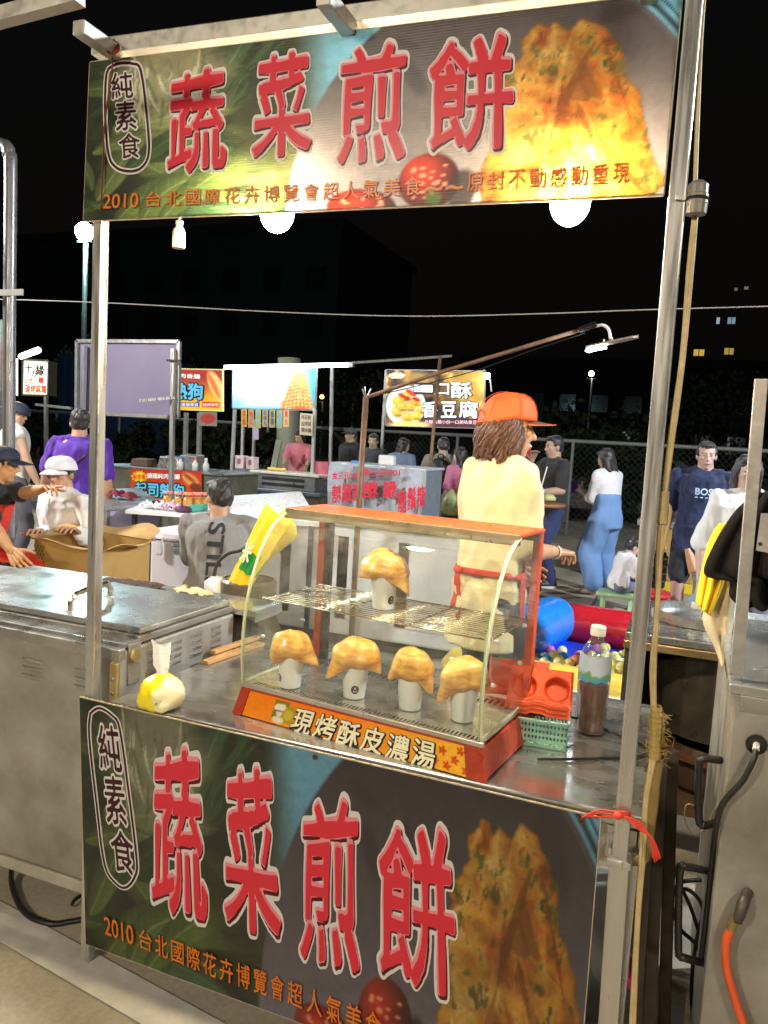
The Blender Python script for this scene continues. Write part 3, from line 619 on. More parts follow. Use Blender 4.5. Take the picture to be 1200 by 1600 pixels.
# counter
cb = B(); cb.box((-.615, .012, .762), (.775, .80, .790)); cb.build('counter_top', steel_top, stall, bevel=.004)
ft = B(); ft.box((.702, .012, .690), (.765, .020, .760)); ft.box((.766, .010, .690), (.778, .80, .761)); ft.build('counter_apron', steel, stall, bevel=.002)
for (x, y) in ((-.60, .10), (.755, .06), (-.60, .76), (.755, .76)): B().bar((x, y, 0), (x, y, .761), .032).build('leg', galv, stall, bevel=.003)
B().box((-.60, .08, .25), (.755, .76, .262)).build('lower_shelf', steel_dull, stall)
# splice collar and clamp on the right post
c1 = pr1; B().box(c1+Vector((-.024, -.026, -.004)), c1+Vector((.024, .022, .012))).build('collar', galv, stall, bevel=.002)

def paint_banner(up):
    # landmarks in photo pixels for the two prints (same artwork, stretched and toned differently)
    def f(cv):
        U, V = cv.U, cv.V
        if up: X = lambda x, y: (x, y)
        else: X = None
        rg = random.Random(5)
        if up:
            a = (U-135)/(1050-135); top = 95-105*a; bot = 345-42*a; b_ = (V-top)/(bot-top)
        else:
            a = (U-125)/(940-125); top = 1090+190*a; bot = 1474+.39*(U-135); b_ = (V-top)/(bot-top)
        cv.U, cv.V = a*1000, b_*400; U, V = cv.U, cv.V
        cv.c[:] = (26, 34, 18); n = cv.noise(14, 4, 2); cv.mix(np.clip((n-.45)*3, 0, 1), (52, 66, 34))
        # leaves
        for i in range(46):
            x = rg.uniform(-60, 380); y = rg.uniform(-40, 420); an = rg.uniform(-2.6, .5); l = rg.uniform(90, 230)
            g = rg.choice([(48, 66, 32), (66, 84, 42), (88, 102, 54), (36, 50, 26), (60, 88, 56)]); cv.leaf(x, y, x+l*math.cos(an), y+l*math.sin(an), rg.uniform(16, 42), g, tuple(int(v*1.35+14) for v in g), .92, rg.uniform(-25, 25))
        for i in range(9):
            x = 60+rg.uniform(-20, 60); cv.leaf(x, 420, x+rg.uniform(150, 330), rg.uniform(230, 330), rg.uniform(22, 40), (86, 106, 52), (150, 160, 96), .85, -40)
        # pale cabbage stalk and crinkles
        m = cv.ell(150, 70, 95, 110, -20, .7); cv.mix(m*.75, (160, 152, 122))
        for i in range(34):
            x = rg.uniform(70, 230); y = rg.uniform(-10, 130); cv.stroke(x, y, x+rg.uniform(-16, 22), y+rg.uniform(30, 80), rg.uniform(2, 5), rg.choice([(196, 190, 160), (98, 100, 66), (214, 208, 184), (84, 92, 56)]), .6, rg.uniform(-9, 9))
        cv.mix(cv.ell(350, 180, 100, 170, 12, .5)*.85, (44, 46, 26)); cv.mix(cv.ell(330, 60, 60, 60, 0, .8)*.5, (34, 44, 26))
        for i in range(10):
            x = rg.uniform(250, 400); y = rg.uniform(-10, 90); cv.leaf(x, y, x+rg.uniform(-70, 70), y+rg.uniform(20, 80), rg.uniform(9, 18), (54, 78, 44), (96, 120, 76), .8, rg.uniform(-12, 12))
        # grey-brown sauce area, sky-blue rim, dark plate
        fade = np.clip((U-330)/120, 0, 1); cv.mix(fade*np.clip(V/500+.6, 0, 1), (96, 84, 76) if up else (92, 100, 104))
        sky = np.clip((U-(392+.0*V))/60, 0, 1)*np.clip((560-U)/60, 0, 1); nn = cv.noise(8, 3, 9)
        cv.mix(np.clip((U-352-.10*V)/55, 0, 1), (112, 172, 198)); cv.mix(np.clip((U-360)/70, 0, 1)*np.clip((nn-.5)*3, 0, 1)*.4, (96, 150, 172))
        d = np.sqrt((U-720)**2+((V-420)*.738)**2)-50; plate = np.clip((330-d)/5, 0, 1)
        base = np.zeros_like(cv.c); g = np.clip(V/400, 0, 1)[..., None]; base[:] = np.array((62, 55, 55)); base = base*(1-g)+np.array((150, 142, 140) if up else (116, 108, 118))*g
        cv.mix(plate, base); rim = np.clip(1-np.abs(d-338)/7, 0, 1)*(U > 700); cv.mix(rim, (28, 28, 34)); rim = np.clip(1-np.abs(d-322)/4, 0, 1)*(U > 700); cv.mix(rim*.6, (108, 104, 112)); rim2 = np.clip(1-np.abs(d-352)/3, 0, 1)*(U > 700); cv.mix(rim2, (30, 30, 36))
        for (x, y, rx, ry, an) in ((545, 42, 28, 12, 30), (560, 120, 16, 40, -20), (620, 90, 12, 30, 20), (905, 60, 30, 60, -20)): cv.mix(cv.ell(x, y, rx, ry, an, .6)*.45, (44, 38, 42))
        # pepper / tomato
        for (x, y, rx, ry) in ((470, 400, 60, 42), (585, 348, 52, 62)):
            m = cv.ell(x, y, rx, ry, 10, .08); q = np.zeros_like(cv.c); sh_ = np.clip(1.15-np.sqrt(((U-x+rx*.3)/rx)**2+((V-y+ry*.3)/ry)**2)*.75, .25, 1.1)[..., None]; q[:] = np.array((188, 44, 22)); cv.mix(m, q*sh_)
            for i in range(16): cv.mix(cv.ell(x+rg.uniform(-rx, rx)*.6, y+rg.uniform(-ry, ry)*.6, rg.uniform(3, 7), rg.uniform(2, 5), 0, .8)*m*.8, (236, 170, 130))
        cv.mix(cv.ell(592, 386, 14, 16, 20, .4), (62, 74, 30)); cv.stroke(584, 360, 592, 380, 5, (96, 104, 44)); cv.mix(cv.ell(640, 370, 24, 44, 10, .3)*.8, (34, 24, 24))
        # folded vegetable pancake
        pts = [(672, 400), (676, 330), (704, 240), (716, 130), (748, 96), (745, 60), (778, 36), (790, 46), (800, 30), (822, 50), (850, 28), (880, 40), (896, 62), (918, 96), (926, 150), (948, 210), (958, 260), (966, 330), (990, 372), (975, 410), (940, 405), (930, 430), (800, 460), (672, 440)]
        m = cv.poly(pts, 26, 4); q = np.zeros_like(cv.c); q[:] = (196, 138, 42)
        lf_ = np.clip((845-.12*V-U)/30+.5, 0, 1); A1 = U*.93+V*.36; B1 = -U*.36+V*.93; A2 = U*.95-V*.30; B2 = U*.30+V*.95
        wx_ = (cv.vn(U/60, V/60, 3, 9)-.5)*60; r1 = cv.vn((A1+wx_)/26, B1/110, 5, 1, True); r2 = cv.vn((A2+wx_)/30, B2/120, 5, 2, True); rr_ = r1*lf_+r2*(1-lf_); m1_ = cv.vn(U/38+wx_/60, V/38, 5, 3); m2_ = cv.vn(U/13, V/16+wx_/30, 4, 4); m3_ = cv.vn(U/90, V/90+wx_/80, 3, 5)
        def ramp(x, st):
            xs = [a_ for a_, _ in st]; return np.stack([np.interp(x, xs, [c_[k] for _, c_ in st]) for k in range(3)], -1)
        q = ramp(np.clip(.25*m1_+.45*rr_+.30*m3_+.12*(m2_-.5), 0, 1), [(.30, (96, 42, 12)), (.42, (164, 84, 22)), (.52, (200, 126, 36)), (.62, (218, 156, 58)), (.72, (234, 190, 104)), (.85, (246, 220, 156))])
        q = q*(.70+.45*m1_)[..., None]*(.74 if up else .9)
        old = cv.c.copy(); cv.c = q; cv.mix(np.clip((m2_-.60)*9, 0, 1)*np.clip((m3_-.42)*6, 0, 1)*.8, (70, 78, 26)); cv.mix(np.clip((cv.vn(U/20, V/34, 4, 6)-.66)*10, 0, 1)*.85, (62, 66, 24)); cv.mix(np.clip((cv.vn(U/16, V/16, 3, 8)-.68)*10, 0, 1)*.6, (190, 66, 22))
        for i in range(26):
            x = rg.uniform(690, 960); y = rg.uniform(50, 400); L_ = rg.uniform(6, 26); cv.stroke(x, y, x+rg.uniform(-14, 14), y+L_, rg.uniform(2, 6), rg.choice([(62, 72, 22), (84, 92, 34), (48, 52, 22)]), .7, rg.uniform(-4, 4))
        for (x0, y0, x1, y1, w) in ((870, 80, 800, 250, 9), (800, 250, 770, 420, 7), (838, 200, 905, 330, 9), (905, 330, 960, 400, 6), (880, 70, 930, 250, 4), (858, 200, 836, 150, 22), (880, 200, 850, 120, 16)): cv.stroke(x0, y0, x1, y1, w, (92, 46, 16), .6, rg.uniform(-14, 14))
        for (x0, y0, x1, y1, w) in ((828, 60, 776, 380, 7), (850, 210, 890, 340, 5)): cv.stroke(x0, y0, x1, y1, w, (232, 190, 110), .22, rg.uniform(-8, 8))
        q = cv.c; cv.c = old; edge = cv.blur(m, 3); cv.mix(m, q*(.55+.5*np.clip(edge, 0, 1))[..., None])
        if not up: cv.c *= np.array((.74, .76, .78))  # lower print darkened to match the weaker light it hangs in
        cv.c *= (.93+.14*cv.noise(70, 2, 31))[..., None]
    return f
bprint = print_mat('banner_print', .42, translucent=.26, flute=True); bprint2 = print_mat('board_print', .28, translucent=0)
uq = [P(140, 97, y=0), P(1066, -14, y=0), P(1036, 304, y=0), P(130, 345, y=0)]
ub = sheet('upper_banner', *uq, .0042, paint_banner(True), bprint, stall, seed=2)
lq = [P(124, 1090, y=0), P(938, 1279, y=0), P(0, 0, y=0), P(134, 1475, y=0)]; lq[2] = Vector((lq[1].x+.005, 0, lq[3].z))
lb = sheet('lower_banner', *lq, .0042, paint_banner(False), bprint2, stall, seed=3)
for q, par_ in ((uq, ub), (lq, lb)):
    for i in range(4): B().bar(q[i]+Vector((0, .0035, 0)), q[(i+1) % 4]+Vector((0, .0035, 0)), .004, .005).build('edge_strip', M('worn_board_edge', (.5, .42, .3), .8, var=.3, scale=60), par_)
# lettering
N = Vector((0, -1, 0))
ink_white = print_mat('ink_white', .35, .3, False, (.80, .77, .74)); ink_dark = print_mat('ink_dark_red', .35, .3, False, (.10, .003, .008)); ink_red = print_mat('ink_red', .3, .3, False, (.74, .035, .06)); ink_pink = print_mat('ink_pink', .35, .3, False, (.88, .30, .36))
ink_maroon = print_mat('ink_maroon', .35, .3, False, (.055, .006, .015)); ink_orange = print_mat('ink_orange', .35, .3, False, (.80, .22, .02)); ink_black = print_mat('ink_black', .4, .2, False, (.012, .010, .010)); ink_brown = print_mat('ink_brown', .4, .3, False, (.10, .02, .006))
def brushify(b, quads_start): pass
def big(ch, q, par, k=1.0):
    q = [P(*p, y=0) for p in q]; wb_ = B(); d = B(); r = B(); p_ = B()
    put_text(wb_, ch, q, N, .0010, .058*k, res=96); put_text(d, ch, q, N, .0016, .029*k, shift=(.008, -.010), res=96); put_text(p_, ch, q, N, .0022, .027*k, shift=(-.007, .008), res=96); put_text(r, ch, q, N, .0028, .013*k, shift=(.003, -.003), res=96)
    return wb_, d, p_, r
def lay(chars, par):
    W_, D_, P_, R_ = B(), B(), B(), B()
    for ch, q in chars:
        for a, b_ in zip((W_, D_, P_, R_), big(ch, q, par)): a.add(b_.v, b_.f)
    W_.build('letter_outline', ink_white, par); D_.build('letter_shadow', ink_dark, par); P_.build('letter_highlight', ink_pink, par); R_.build('lettering', ink_red, par)
lay([('蔬', [(268, 122), (352, 104), (352, 262), (262, 270)]), ('菜', [(404, 92), (482, 80), (486, 236), (394, 248)]), ('煎', [(536, 80), (636, 66), (630, 248), (528, 256)]), ('餅', [(676, 70), (800, 52), (800, 230), (668, 236)])], ub)
lay([('蔬', [(242, 1180), (312, 1172), (324, 1440), (238, 1412)]), ('菜', [(354, 1208), (424, 1202), (440, 1468), (352, 1438)]), ('煎', [(476, 1256), (560, 1250), (560, 1520), (470, 1492)]), ('餅', [(596, 1290), (704, 1300), (712, 1560), (590, 1516)])], lb)
def pill(cpts, par, chars):
    pts = [P(*p, y=0)+N*.001 for p in cpts]; pts = catmull(pts+[pts[0]], 4)
    for w, m_, lf in ((.015, ink_white, 0), (.0065, ink_maroon, .0012)):
        b_ = B(); n_ = len(pts)
        for i in range(n_-1):
            p0 = pts[i]; p1 = pts[i+1]; a = pts[i-1] if i else pts[-2]; c = pts[i+2] if i+2 < n_ else pts[1]
            t0 = (p1-a).normalized(); t1 = (c-p0).normalized(); k0 = t0.cross(N)*w/2; k1 = t1.cross(N)*w/2; b_.quad(p0-k0+N*lf, p1-k1+N*lf, p1+k1+N*lf, p0+k0+N*lf)
        b_.build('emblem_outline', m_, par)
    W_, D_ = B(), B()
    for ch, q in chars:
        q = [P(*p, y=0) for p in q]; put_text(W_, ch, q, N, .0014, .070); put_text(D_, ch, q, N, .0022, .016)
    W_.build('letter_outline', ink_white, par); D_.build('lettering', ink_maroon, par)
pill([(170, 108), (185, 100), (208, 100), (221, 112), (231, 190), (233, 240), (222, 262), (204, 268), (182, 262), (170, 240), (165, 180), (166, 125)], ub, [('純', [(174, 116), (206, 112), (209, 152), (176, 156)]), ('素', [(180, 160), (212, 157), (215, 202), (182, 205)]), ('食', [(186, 210), (218, 207), (221, 246), (188, 249)])])
pill([(142, 1114), (156, 1106), (176, 1118), (188, 1140), (202, 1240), (214, 1340), (212, 1368), (198, 1386), (182, 1380), (164, 1350), (152, 1260), (140, 1150)], lb, [('純', [(152, 1132), (184, 1134), (192, 1206), (158, 1200)]), ('素', [(162, 1212), (192, 1214), (200, 1290), (168, 1284)]), ('食', [(172, 1296), (206, 1300), (212, 1368), (178, 1358)])])
def caption(txt, pts_top, pts_bot, par, ws=None):
    D_, O_ = B(), B(); adv = [0.0]; txt = ['2010']+list(txt[4:])
    for ch in txt: adv.append(adv[-1]+(2.3 if len(ch) > 1 else 1.0))
    tot = adv[-1]
    for i, ch in enumerate(txt):
        a, b_ = adv[i]/tot, adv[i+1]/tot; a2 = a+(b_-a)*.10; b2 = b_-(b_-a)*.12
        f = lambda s_, pp: (np.interp(s_, [p[0] for p in pp], [p[1] for p in pp]), np.interp(s_, [p[0] for p in pp], [p[2] for p in pp]))
        q = [P(*f(a2, pts_top), y=0), P(*f(b2, pts_top), y=0), P(*f(b2, pts_bot), y=0), P(*f(a2, pts_bot), y=0)]
        if ch == '~':
            for t in (0,): put_text(D_, ch, [q[0]*.4+q[3]*.6, q[1]*.4+q[2]*.6, q[2]*.8+q[1]*.2, q[3]*.8+q[0]*.2], N, .0018, .04); put_text(O_, ch, [q[0]*.4+q[3]*.6, q[1]*.4+q[2]*.6, q[2]*.8+q[1]*.2, q[3]*.8+q[0]*.2], N, .0022, .03)
            continue
        put_text(D_, ch, q, N, .0034, .020, shift=(.03, -.04), res=44); put_text(O_, ch, q, N, .0042, .012, res=44)
    D_.build('letter_shadow', ink_brown, par); O_.build('lettering', ink_orange, par)
caption('2010台北國際花卉博覽會超人氣美食~~原封不動感動重現', [(0, 156, 305), (.5, 560, 283), (1, 988, 254)], [(0, 155, 327), (.5, 560, 311), (1, 987, 285)], ub)
caption('2010台北國際花卉博覽會超人氣美食~~原封不動感動重現', [(0, 158, 1428), (.26, 330, 1488), (.44, 455, 1530), (.62, 600, 1585), (1, 915, 1700)], [(0, 160, 1456), (.26, 330, 1524), (.44, 455, 1568), (.62, 600, 1630), (1, 915, 1755)], lb)
for (px, py, par) in ((554, 52, ub), (493, 1182, lb), (909, 1278, lb)):
    c = P(px, py+(4 if py > 1200 else 0), y=0); B().lathe([(.0022, 0), (.0065, 0), (.0065, .002), (.0022, .002)], c+N*.003, 14, N).build('eyelet', M('rusty_eyelet', (.12, .05, .03), .5, .5), par)
# ties, cords
def cordo(name, pts, r, mat, label=None, cat=None, parent=None, group=None, smooth=6, n=6):
    o = B().tube(pts, r, n, smooth).build(name, mat, parent, smooth=True)
    if label: tag(o, label, cat, group)
    return o
red_str = M('red_plastic_string', (.72, .06, .03), .45, 0, var=.2, scale=60); dark_str = M('dark_red_cord', (.16, .02, .012), .7)
tie = thing('red_tie_string', 'red plastic string tied round the right stall post with its frayed ends hanging', 'string', P(965, 1270, y=-.05))
k0 = P(909, 1278, y=-.008); k1 = P(962, 1268, y=-.045); k2 = P(985, 1275, y=-.03)
for j in range(3): B().tube([k0+Vector((0, 0, .002*j)), P(935, 1266+5*j, y=-.02), P(960, 1268+4*j, y=-.045), P(984, 1270+4*j, y=-.04), P(980, 1280, y=.01)], .0021, 5, 5).build('strand', red_str, tie, smooth=True)
B().ell(P(966, 1274, y=-.05), (.010, .008, .009), 8, 6).build('knot', red_str, tie, smooth=True)
for j in range(5): B().tube([P(972, 1274, y=-.048), P(1000, 1285+3*j, y=-.05), P(1016+j, 1310, y=-.05), P(1025+3*j-5, 1340+(j*7) % 9, y=-.05)], .0018, 5, 5).build('strand', red_str, tie, smooth=True)
cordo('binding_cord', [P(178, 62, y=0), P(170, 82, y=-.02), P(176, 100, y=-.012), P(163, 200, y=-.01), P(158, 330, y=-.01)], .0022, dark_str, 'thin dark red cord hanging down over the left end of the upper banner', 'cord')
kn = B()
for j in range(4): kn.tube([P(160+3*j, 66+2*j, y=-.03), P(172, 84, y=-.045), P(186-2*j, 76, y=-.03), P(176, 60+3*j, y=.02), P(160+3*j, 66+2*j, y=-.03)], .003, 5, 5)
tag(kn.build('cord_knot', M('red_brown_cord', (.2, .03, .02), .6), smooth=True), 'dark red cord knotted round the left corner of the roof frame', 'cord')
# lamps under the upper banner
bulbm = M('lit_bulb', (1, .74, .42), .3, emit=760, ecol=(1, .82, .55), var=0, rvar=0)
def bulb(px, py, label):
    c = P(px, py, y=.062); t = thing('light_bulb', label, 'light bulb', c, 'lit bulbs behind the upper banner')
    b_ = B()
    for k in range(3):
        a = k*2.1; pts = [c+Vector((.019*math.cos(a), .019*math.sin(a), .055)), c+Vector((.021*math.cos(a), .021*math.sin(a), -.022)), c+Vector((.010*math.cos(a+.5), .010*math.sin(a+.5), -.038)), c+Vector((.021*math.cos(a+1.05), .021*math.sin(a+1.05), -.022)), c+Vector((.019*math.cos(a+1.05), .019*math.sin(a+1.05), .055))]
        b_.tube(pts, .0085, 8, 4)
    b_.ell(c+Vector((0, 0, .0)), (.042, .042, .050), 18, 12)
    b_.build('bulb_glass', bulbm, t, smooth=True)
    B().lathe([(.001, .15), (.014, .15), (.019, .12), (.024, .10), (.024, .062), (.001, .06)], c, 16).build('socket', white_plastic, t, smooth=40)
    B().tube([c+Vector((0, 0, .15)), c+Vector((.01, 0, .25)), c+Vector((0, -.02, .38))], .003, 6, 4).build('cable', black_rub, t, smooth=True)
bulb(433, 331, 'lit bulb hanging behind the left half of the upper banner')
bulb(891, 315, 'lit bulb hanging behind the right half of the upper banner, near the pancake picture')
c = P(279, 388, y=.10); t = thing('empty_bulb_socket', 'empty white bulb socket hanging on a short cord under the upper banner', 'lamp socket', c)
B().lathe([(.0005, .006), (.0150, .004), (.0160, 0), (.0165, .002), (.0165, .040), (.013, .050), (.0085, .054), (.0085, .060), (.0100, .062), (.0095, .070), (.003, .072)], c, 18).build('socket', M('cream_porcelain', (.78, .70, .52), .3), t, smooth=40)
B().tube([c+Vector((0, 0, .07)), c+Vector((.008, -.01, .13)), c+Vector((.014, -.02, .24)), c+Vector((.01, -.05, .42))], .0028, 6, 4).build('cable', M('cream_cable', (.6, .5, .32), .5), t, smooth=True)

# ------------------------------------------------------------------ power cord and plug along the right post
ycord = M('yellowed_cord', (.52, .40, .19), .5, 0, var=.2, scale=30)
pc = thing('power_cord', 'yellowed twin power cord running down beside the right stall post, taped in places', 'power cord', P(1030, 800, y=-.02))
pp = [(1101, -20), (1095, 60), (1090, 180), (1086, 292)]
B().tube([P(x, y_, y=-.02) for x, y_ in pp], .0042, 8, 6).build('cord', ycord, pc, smooth=True)
for dx in (-2.5, 3): B().tube([P(x+dx*(1 if i % 2 else .6), y_, y=-.012) for i, (x, y_) in enumerate([(1086, 335), (1078, 420), (1066, 560), (1048, 690), (1036, 790), (1030, 860), (1026, 960), (1020, 1040), (1021, 1110), (1020, 1180), (1009, 1250), (1004, 1330), (996, 1440), (988, 1600), (985, 1700)])], .0040, 7, 5).build('cord', ycord, pc, smooth=True)
B().tube([P(1036, 785, y=-.01), P(1046, 792, y=-.01), P(1045, 812, y=-.01), P(1037, 850, y=-.01), P(1028, 890, y=-.01)], .0042, 7, 5).build('cord', ycord, pc, smooth=True)
tp = B()
for i in range(10): q = P(1037-i*.3, 770+i*5, y=-.012); tp.lathe([(.0105, -.004), (.0115, 0), (.0105, .004)], q, 10, (.05*rnd.uniform(-1, 1), .1*rnd.uniform(-1, 1), 1))
tp.build('tape', M('tan_tape', (.42, .32, .15), .6, var=.2), pc, smooth=True)
fr = B()
for i in range(150):
    a = rnd.uniform(0, 6.28); p0 = P(1027+rnd.uniform(-8, 8), rnd.uniform(1105, 1185), y=-.01); d = Vector((math.cos(a), .3*math.sin(a), rnd.uniform(-.7, .5)))
    k_ = rnd.uniform(.3, 1.1); fr.tube([p0, p0+d*.010*k_+Vector((rnd.uniform(-.004, .004), 0, rnd.uniform(-.004, .004))), p0+d*.016*k_+Vector((rnd.uniform(-.012, .012), 0, rnd.uniform(-.012, .006))), p0+d*.022*k_+Vector((rnd.uniform(-.014, .014), 0, -.008+rnd.uniform(-.012, .008)))], .0005, 4, 3)
for i in range(9): q = P(1025-i*.3, 1108+i*9, y=-.012); fr.lathe([(.010, -.008), (.0125, 0), (.010, .008)], q, 9, (.2*rnd.uniform(-1, 1), .2*rnd.uniform(-1, 1), 1))
fr.build('frayed_string', M('straw_string', (.40, .28, .09), .9, var=.3), pc)
rb_ = B(); ptsr = [P(x, y_, y=-.008) for x, y_ in [(1028, 1190), (1020, 1240), (1014, 1290), (1006, 1340), (985, 1345), (960, 1352)]]
rb_.tube(ptsr, [.012, .014, .013, .012, .011, .010], 8, 4, flat=.35); rb_.build('cloth_tie', M('olive_rag', (.20, .14, .045), .9, var=.3, bump=.6), pc, smooth=True)
cn = thing('plug_connector', 'grey plastic plug connector on the cord high on the right stall post', 'plug', P(1089, 312, y=-.03))
c = P(1089, 312, y=-.03); B().lathe([(.001, -.027), (.019, -.027), (.020, -.010), (.0205, -.008), (.0205, .008), (.019, .010), (.019, .026), (.010, .034), (.001, .034)], c, 18).build('housing', M('grey_plug', (.20, .18, .15), .35), cn, smooth=40)
B().lathe([(.021, -.003), (.0225, 0), (.021, .003)], c, 18).build('ring', black_plastic, cn); B().bar(c+Vector((-.02, -.01, 0)), c+Vector((-.038, -.012, .002)), .007).build('clip', galv, cn)
bp_ = thing('black_adapter', 'black plastic adapter box hanging on the yellowed cord at the right post', 'adapter', P(1024, 880, y=0))
c = P(1025, 888, y=.01); B().lathe([(.001, -.038), (.019, -.038), (.021, -.02), (.021, .02), (.017, .034), (.001, .036)], c, 14).build('housing', black_plastic, bp_, smooth=40)
bb_ = B()
for k in range(4): bb_.lathe([(.0212, -.003), (.0222, 0), (.0212, .003)], c+Vector((0, 0, -.022+.015*k)), 14)
bb_.build('rib', M('dark_grey_plastic', (.05, .045, .04), .3), bp_)

# ------------------------------------------------------------------ display warmer
X0, X1, Y0, Y1, ZB, ZT, ZC = -.235, .448, .035, .385, .7905, .868, 1.338
case = thing('display_warmer', 'red framed glass display warmer with a curved front standing on the steel counter', 'display case', (.1, .2, ZB))
bx = B(); bx.box((X0, Y0, ZB+.004), (X1, Y1, ZT-.004)); bx.build('base', red_paint, case, bevel=.004)
# orange print panel in the front of the base
fy = Y0-.002
def paint_panel(cv):
    U, V = cv.U, cv.V; cv.c[:] = (238, 132, 14); cv.mix(np.clip((U-.30)/.35, 0, 1), (236, 184, 40)); n = cv.noise(30, 3, 3); cv.mix(np.clip((n-.5)*2, 0, 1)*.3, (250, 206, 70)); cv.mix(cv.ell(.05, .09, .3, .04, 0, .9)*.4, (250, 100, 6))
    cv.mix(((U > .085) & (U < .130) & (V > .008) & (V < .062)).astype(float), (126, 118, 22)); cv.mix(cv.ell(.134, .03, .022, .022, 0, .1), (166, 146, 30)); cv.mix(cv.ell(.134, .03, .014, .014, 0, .2), (196, 178, 60)); cv.mix(cv.ell(.100, .043, .013, .010, 0, .2), (232, 224, 200)); cv.mix(cv.ell(.112, .046, .010, .009, 0, .2), (232, 224, 200)); cv.mix(cv.ell(.106, .03, .009, .010, 0, .2), (226, 216, 190)); cv.mix(cv.ell(.106, .012, .018, .009, 0, .2), (222, 212, 190))
    cv.mix(cv.ell(.103, .034, .012, .0015, 0, .5), (20, 16, 8))
    for (x, y) in ((.555, .045), (.585, .03), (.60, .052), (.565, .014), (.535, .02), (.61, .012)):
        for k in range(5): a = k*1.257; cv.mix(cv.ell(x+.006*math.cos(a), y+.006*math.sin(a), .005, .003, math.degrees(a), .4), (196, 60, 14))
    for k in range(6): cv.stroke(.52+.02*k, .004, .545+.018*k, .05, .0016, (206, 96, 20), .7, .004)
pw0, pw1 = X0+.028, X1-.045
pl = sheet('front_panel', (pw0, fy, ZT-.0085), (pw1, fy, ZT-.0085), (pw1, fy, ZB+.002), (pw0, fy, ZB+.002), .0028, paint_panel, print_mat('panel_print', .35), case, uvpix=False)
W_, D_ = B(), B()
for i, ch in enumerate('現烤酥皮濃湯'):
    x = pw0+.150+i*.066; q = rquad((0, fy, ZB), (1, 0, 0), (0, 0, 1), x-.004, -.004+.002*(i % 2), x+.052, .056+.003*(i % 2), .15)
    put_text(D_, ch, q, N, .0010, .075, shift=(.02, -.03)); put_text(W_, ch, q, N, .0018, .022)
D_.build('letter_outline', ink_black, pl); W_.build('lettering', print_mat('ink_cream', .4, 0, False, (.85, .80, .55)), pl)
fr_ = B(); fr_.box((X0-.001, Y0-.006, ZB+.001), (pw0-.001, Y0+.004, ZT-.006)); fr_.box((pw1+.001, Y0-.006, ZB+.001), (X1+.001, Y0+.004, ZT-.006)); fr_.box((X0-.001, Y0-.006, ZT-.0075), (X1+.001, Y0+.004, ZT+.001)); fr_.build('base_frame', red_paint, case, bevel=.001)
# side profile of the curved glass (y, z)
prof = [(.030, ZT+.004), (.021, .94), (.020, 1.01), (.029, 1.09), (.052, 1.17), (.090, 1.245), (.140, 1.300), (.205, 1.330)]
prof = [(p.y, p.z) for p in catmull([Vector((0, a, b_)) for a, b_ in prof], 3)]
gl = B()
gl.add([(x, y, z) for y, z in prof for x in np.linspace(X0+.006, X1-.006, 5)], [(j*5+i, j*5+i+1, (j+1)*5+i+1, (j+1)*5+i) for j in range(len(prof)-1) for i in range(4)])
gl.build('curved_glass', glass, case, smooth=True)
for x in (X0+.002, X1-.002):
    n = len(prof); vs = [(x, y, z) for y, z in prof]+[(x, Y1-.006, z) for y, z in prof]
    B().add(vs, [(i, i+1, n+i+1, n+i) for i in range(n-1)]).build('side_glass', glass, case)
    B().tube([(x, y, z) for y, z in prof], .0032, 8).build('glass_edge_trim', M('cream_seal', (.62, .56, .38), .35, 0, var=.15), case, smooth=True)
B().bar((X0+.004, Y0-.004, ZT+.014), (X0+.004, Y1-.01, ZT+.014), .004, .006).build('side_seal', M('cream_seal'), case); B().bar((X1-.004, Y0-.004, ZT+.014), (X1-.004, Y1-.01, ZT+.014), .004, .006).build('side_seal', M('cream_seal'), case)
B().tube([(X1-.007, y, z) for y, z in prof], .0022, 6).build('glass_rim', M('green_glass_edge', (.30, .50, .30), .15), case, smooth=True); B().tube([(X0+.007, y, z) for y, z in prof], .0018, 6).build('glass_rim', M('green_glass_edge'), case, smooth=True)
bk = B(); bk.quad((X0+.03, Y1-.012, ZT+.01), (X1-.03, Y1-.012, ZT+.01), (X1-.03, Y1-.012, ZC-.03), (X0+.03, Y1-.012, ZC-.03)); bk.build('sliding_door_glass', glass, case)
for x in (X0, X1-.022): B().box((x, Y1-.022, ZT), (x+.022, Y1, ZC-.001)).build('corner_post', red_post, case, bevel=.002)
B().box((X0+.026, Y1-.020, ZT), (X0+.046, Y1-.004, ZC-.012)).build('door_stile', M('dark_aluminium', (.09, .085, .08), .3, .6), case, bevel=.001)
B().box((X0-.002, .200, ZC-.010), (X1+.002, Y1+.003, ZC)).build('top_panel', red_post, case, bevel=.003)
tr_ = B(); tr_.box((X0, .186, ZC-.028), (X1, .200, ZC-.001)); tr_.box((X0, Y1-.03, ZC-.032), (X1, Y1-.024, ZC-.012)); tr_.build('top_trim', M('tan_aluminium', (.40, .32, .20), .35, .6, var=.2), case, bevel=.002)
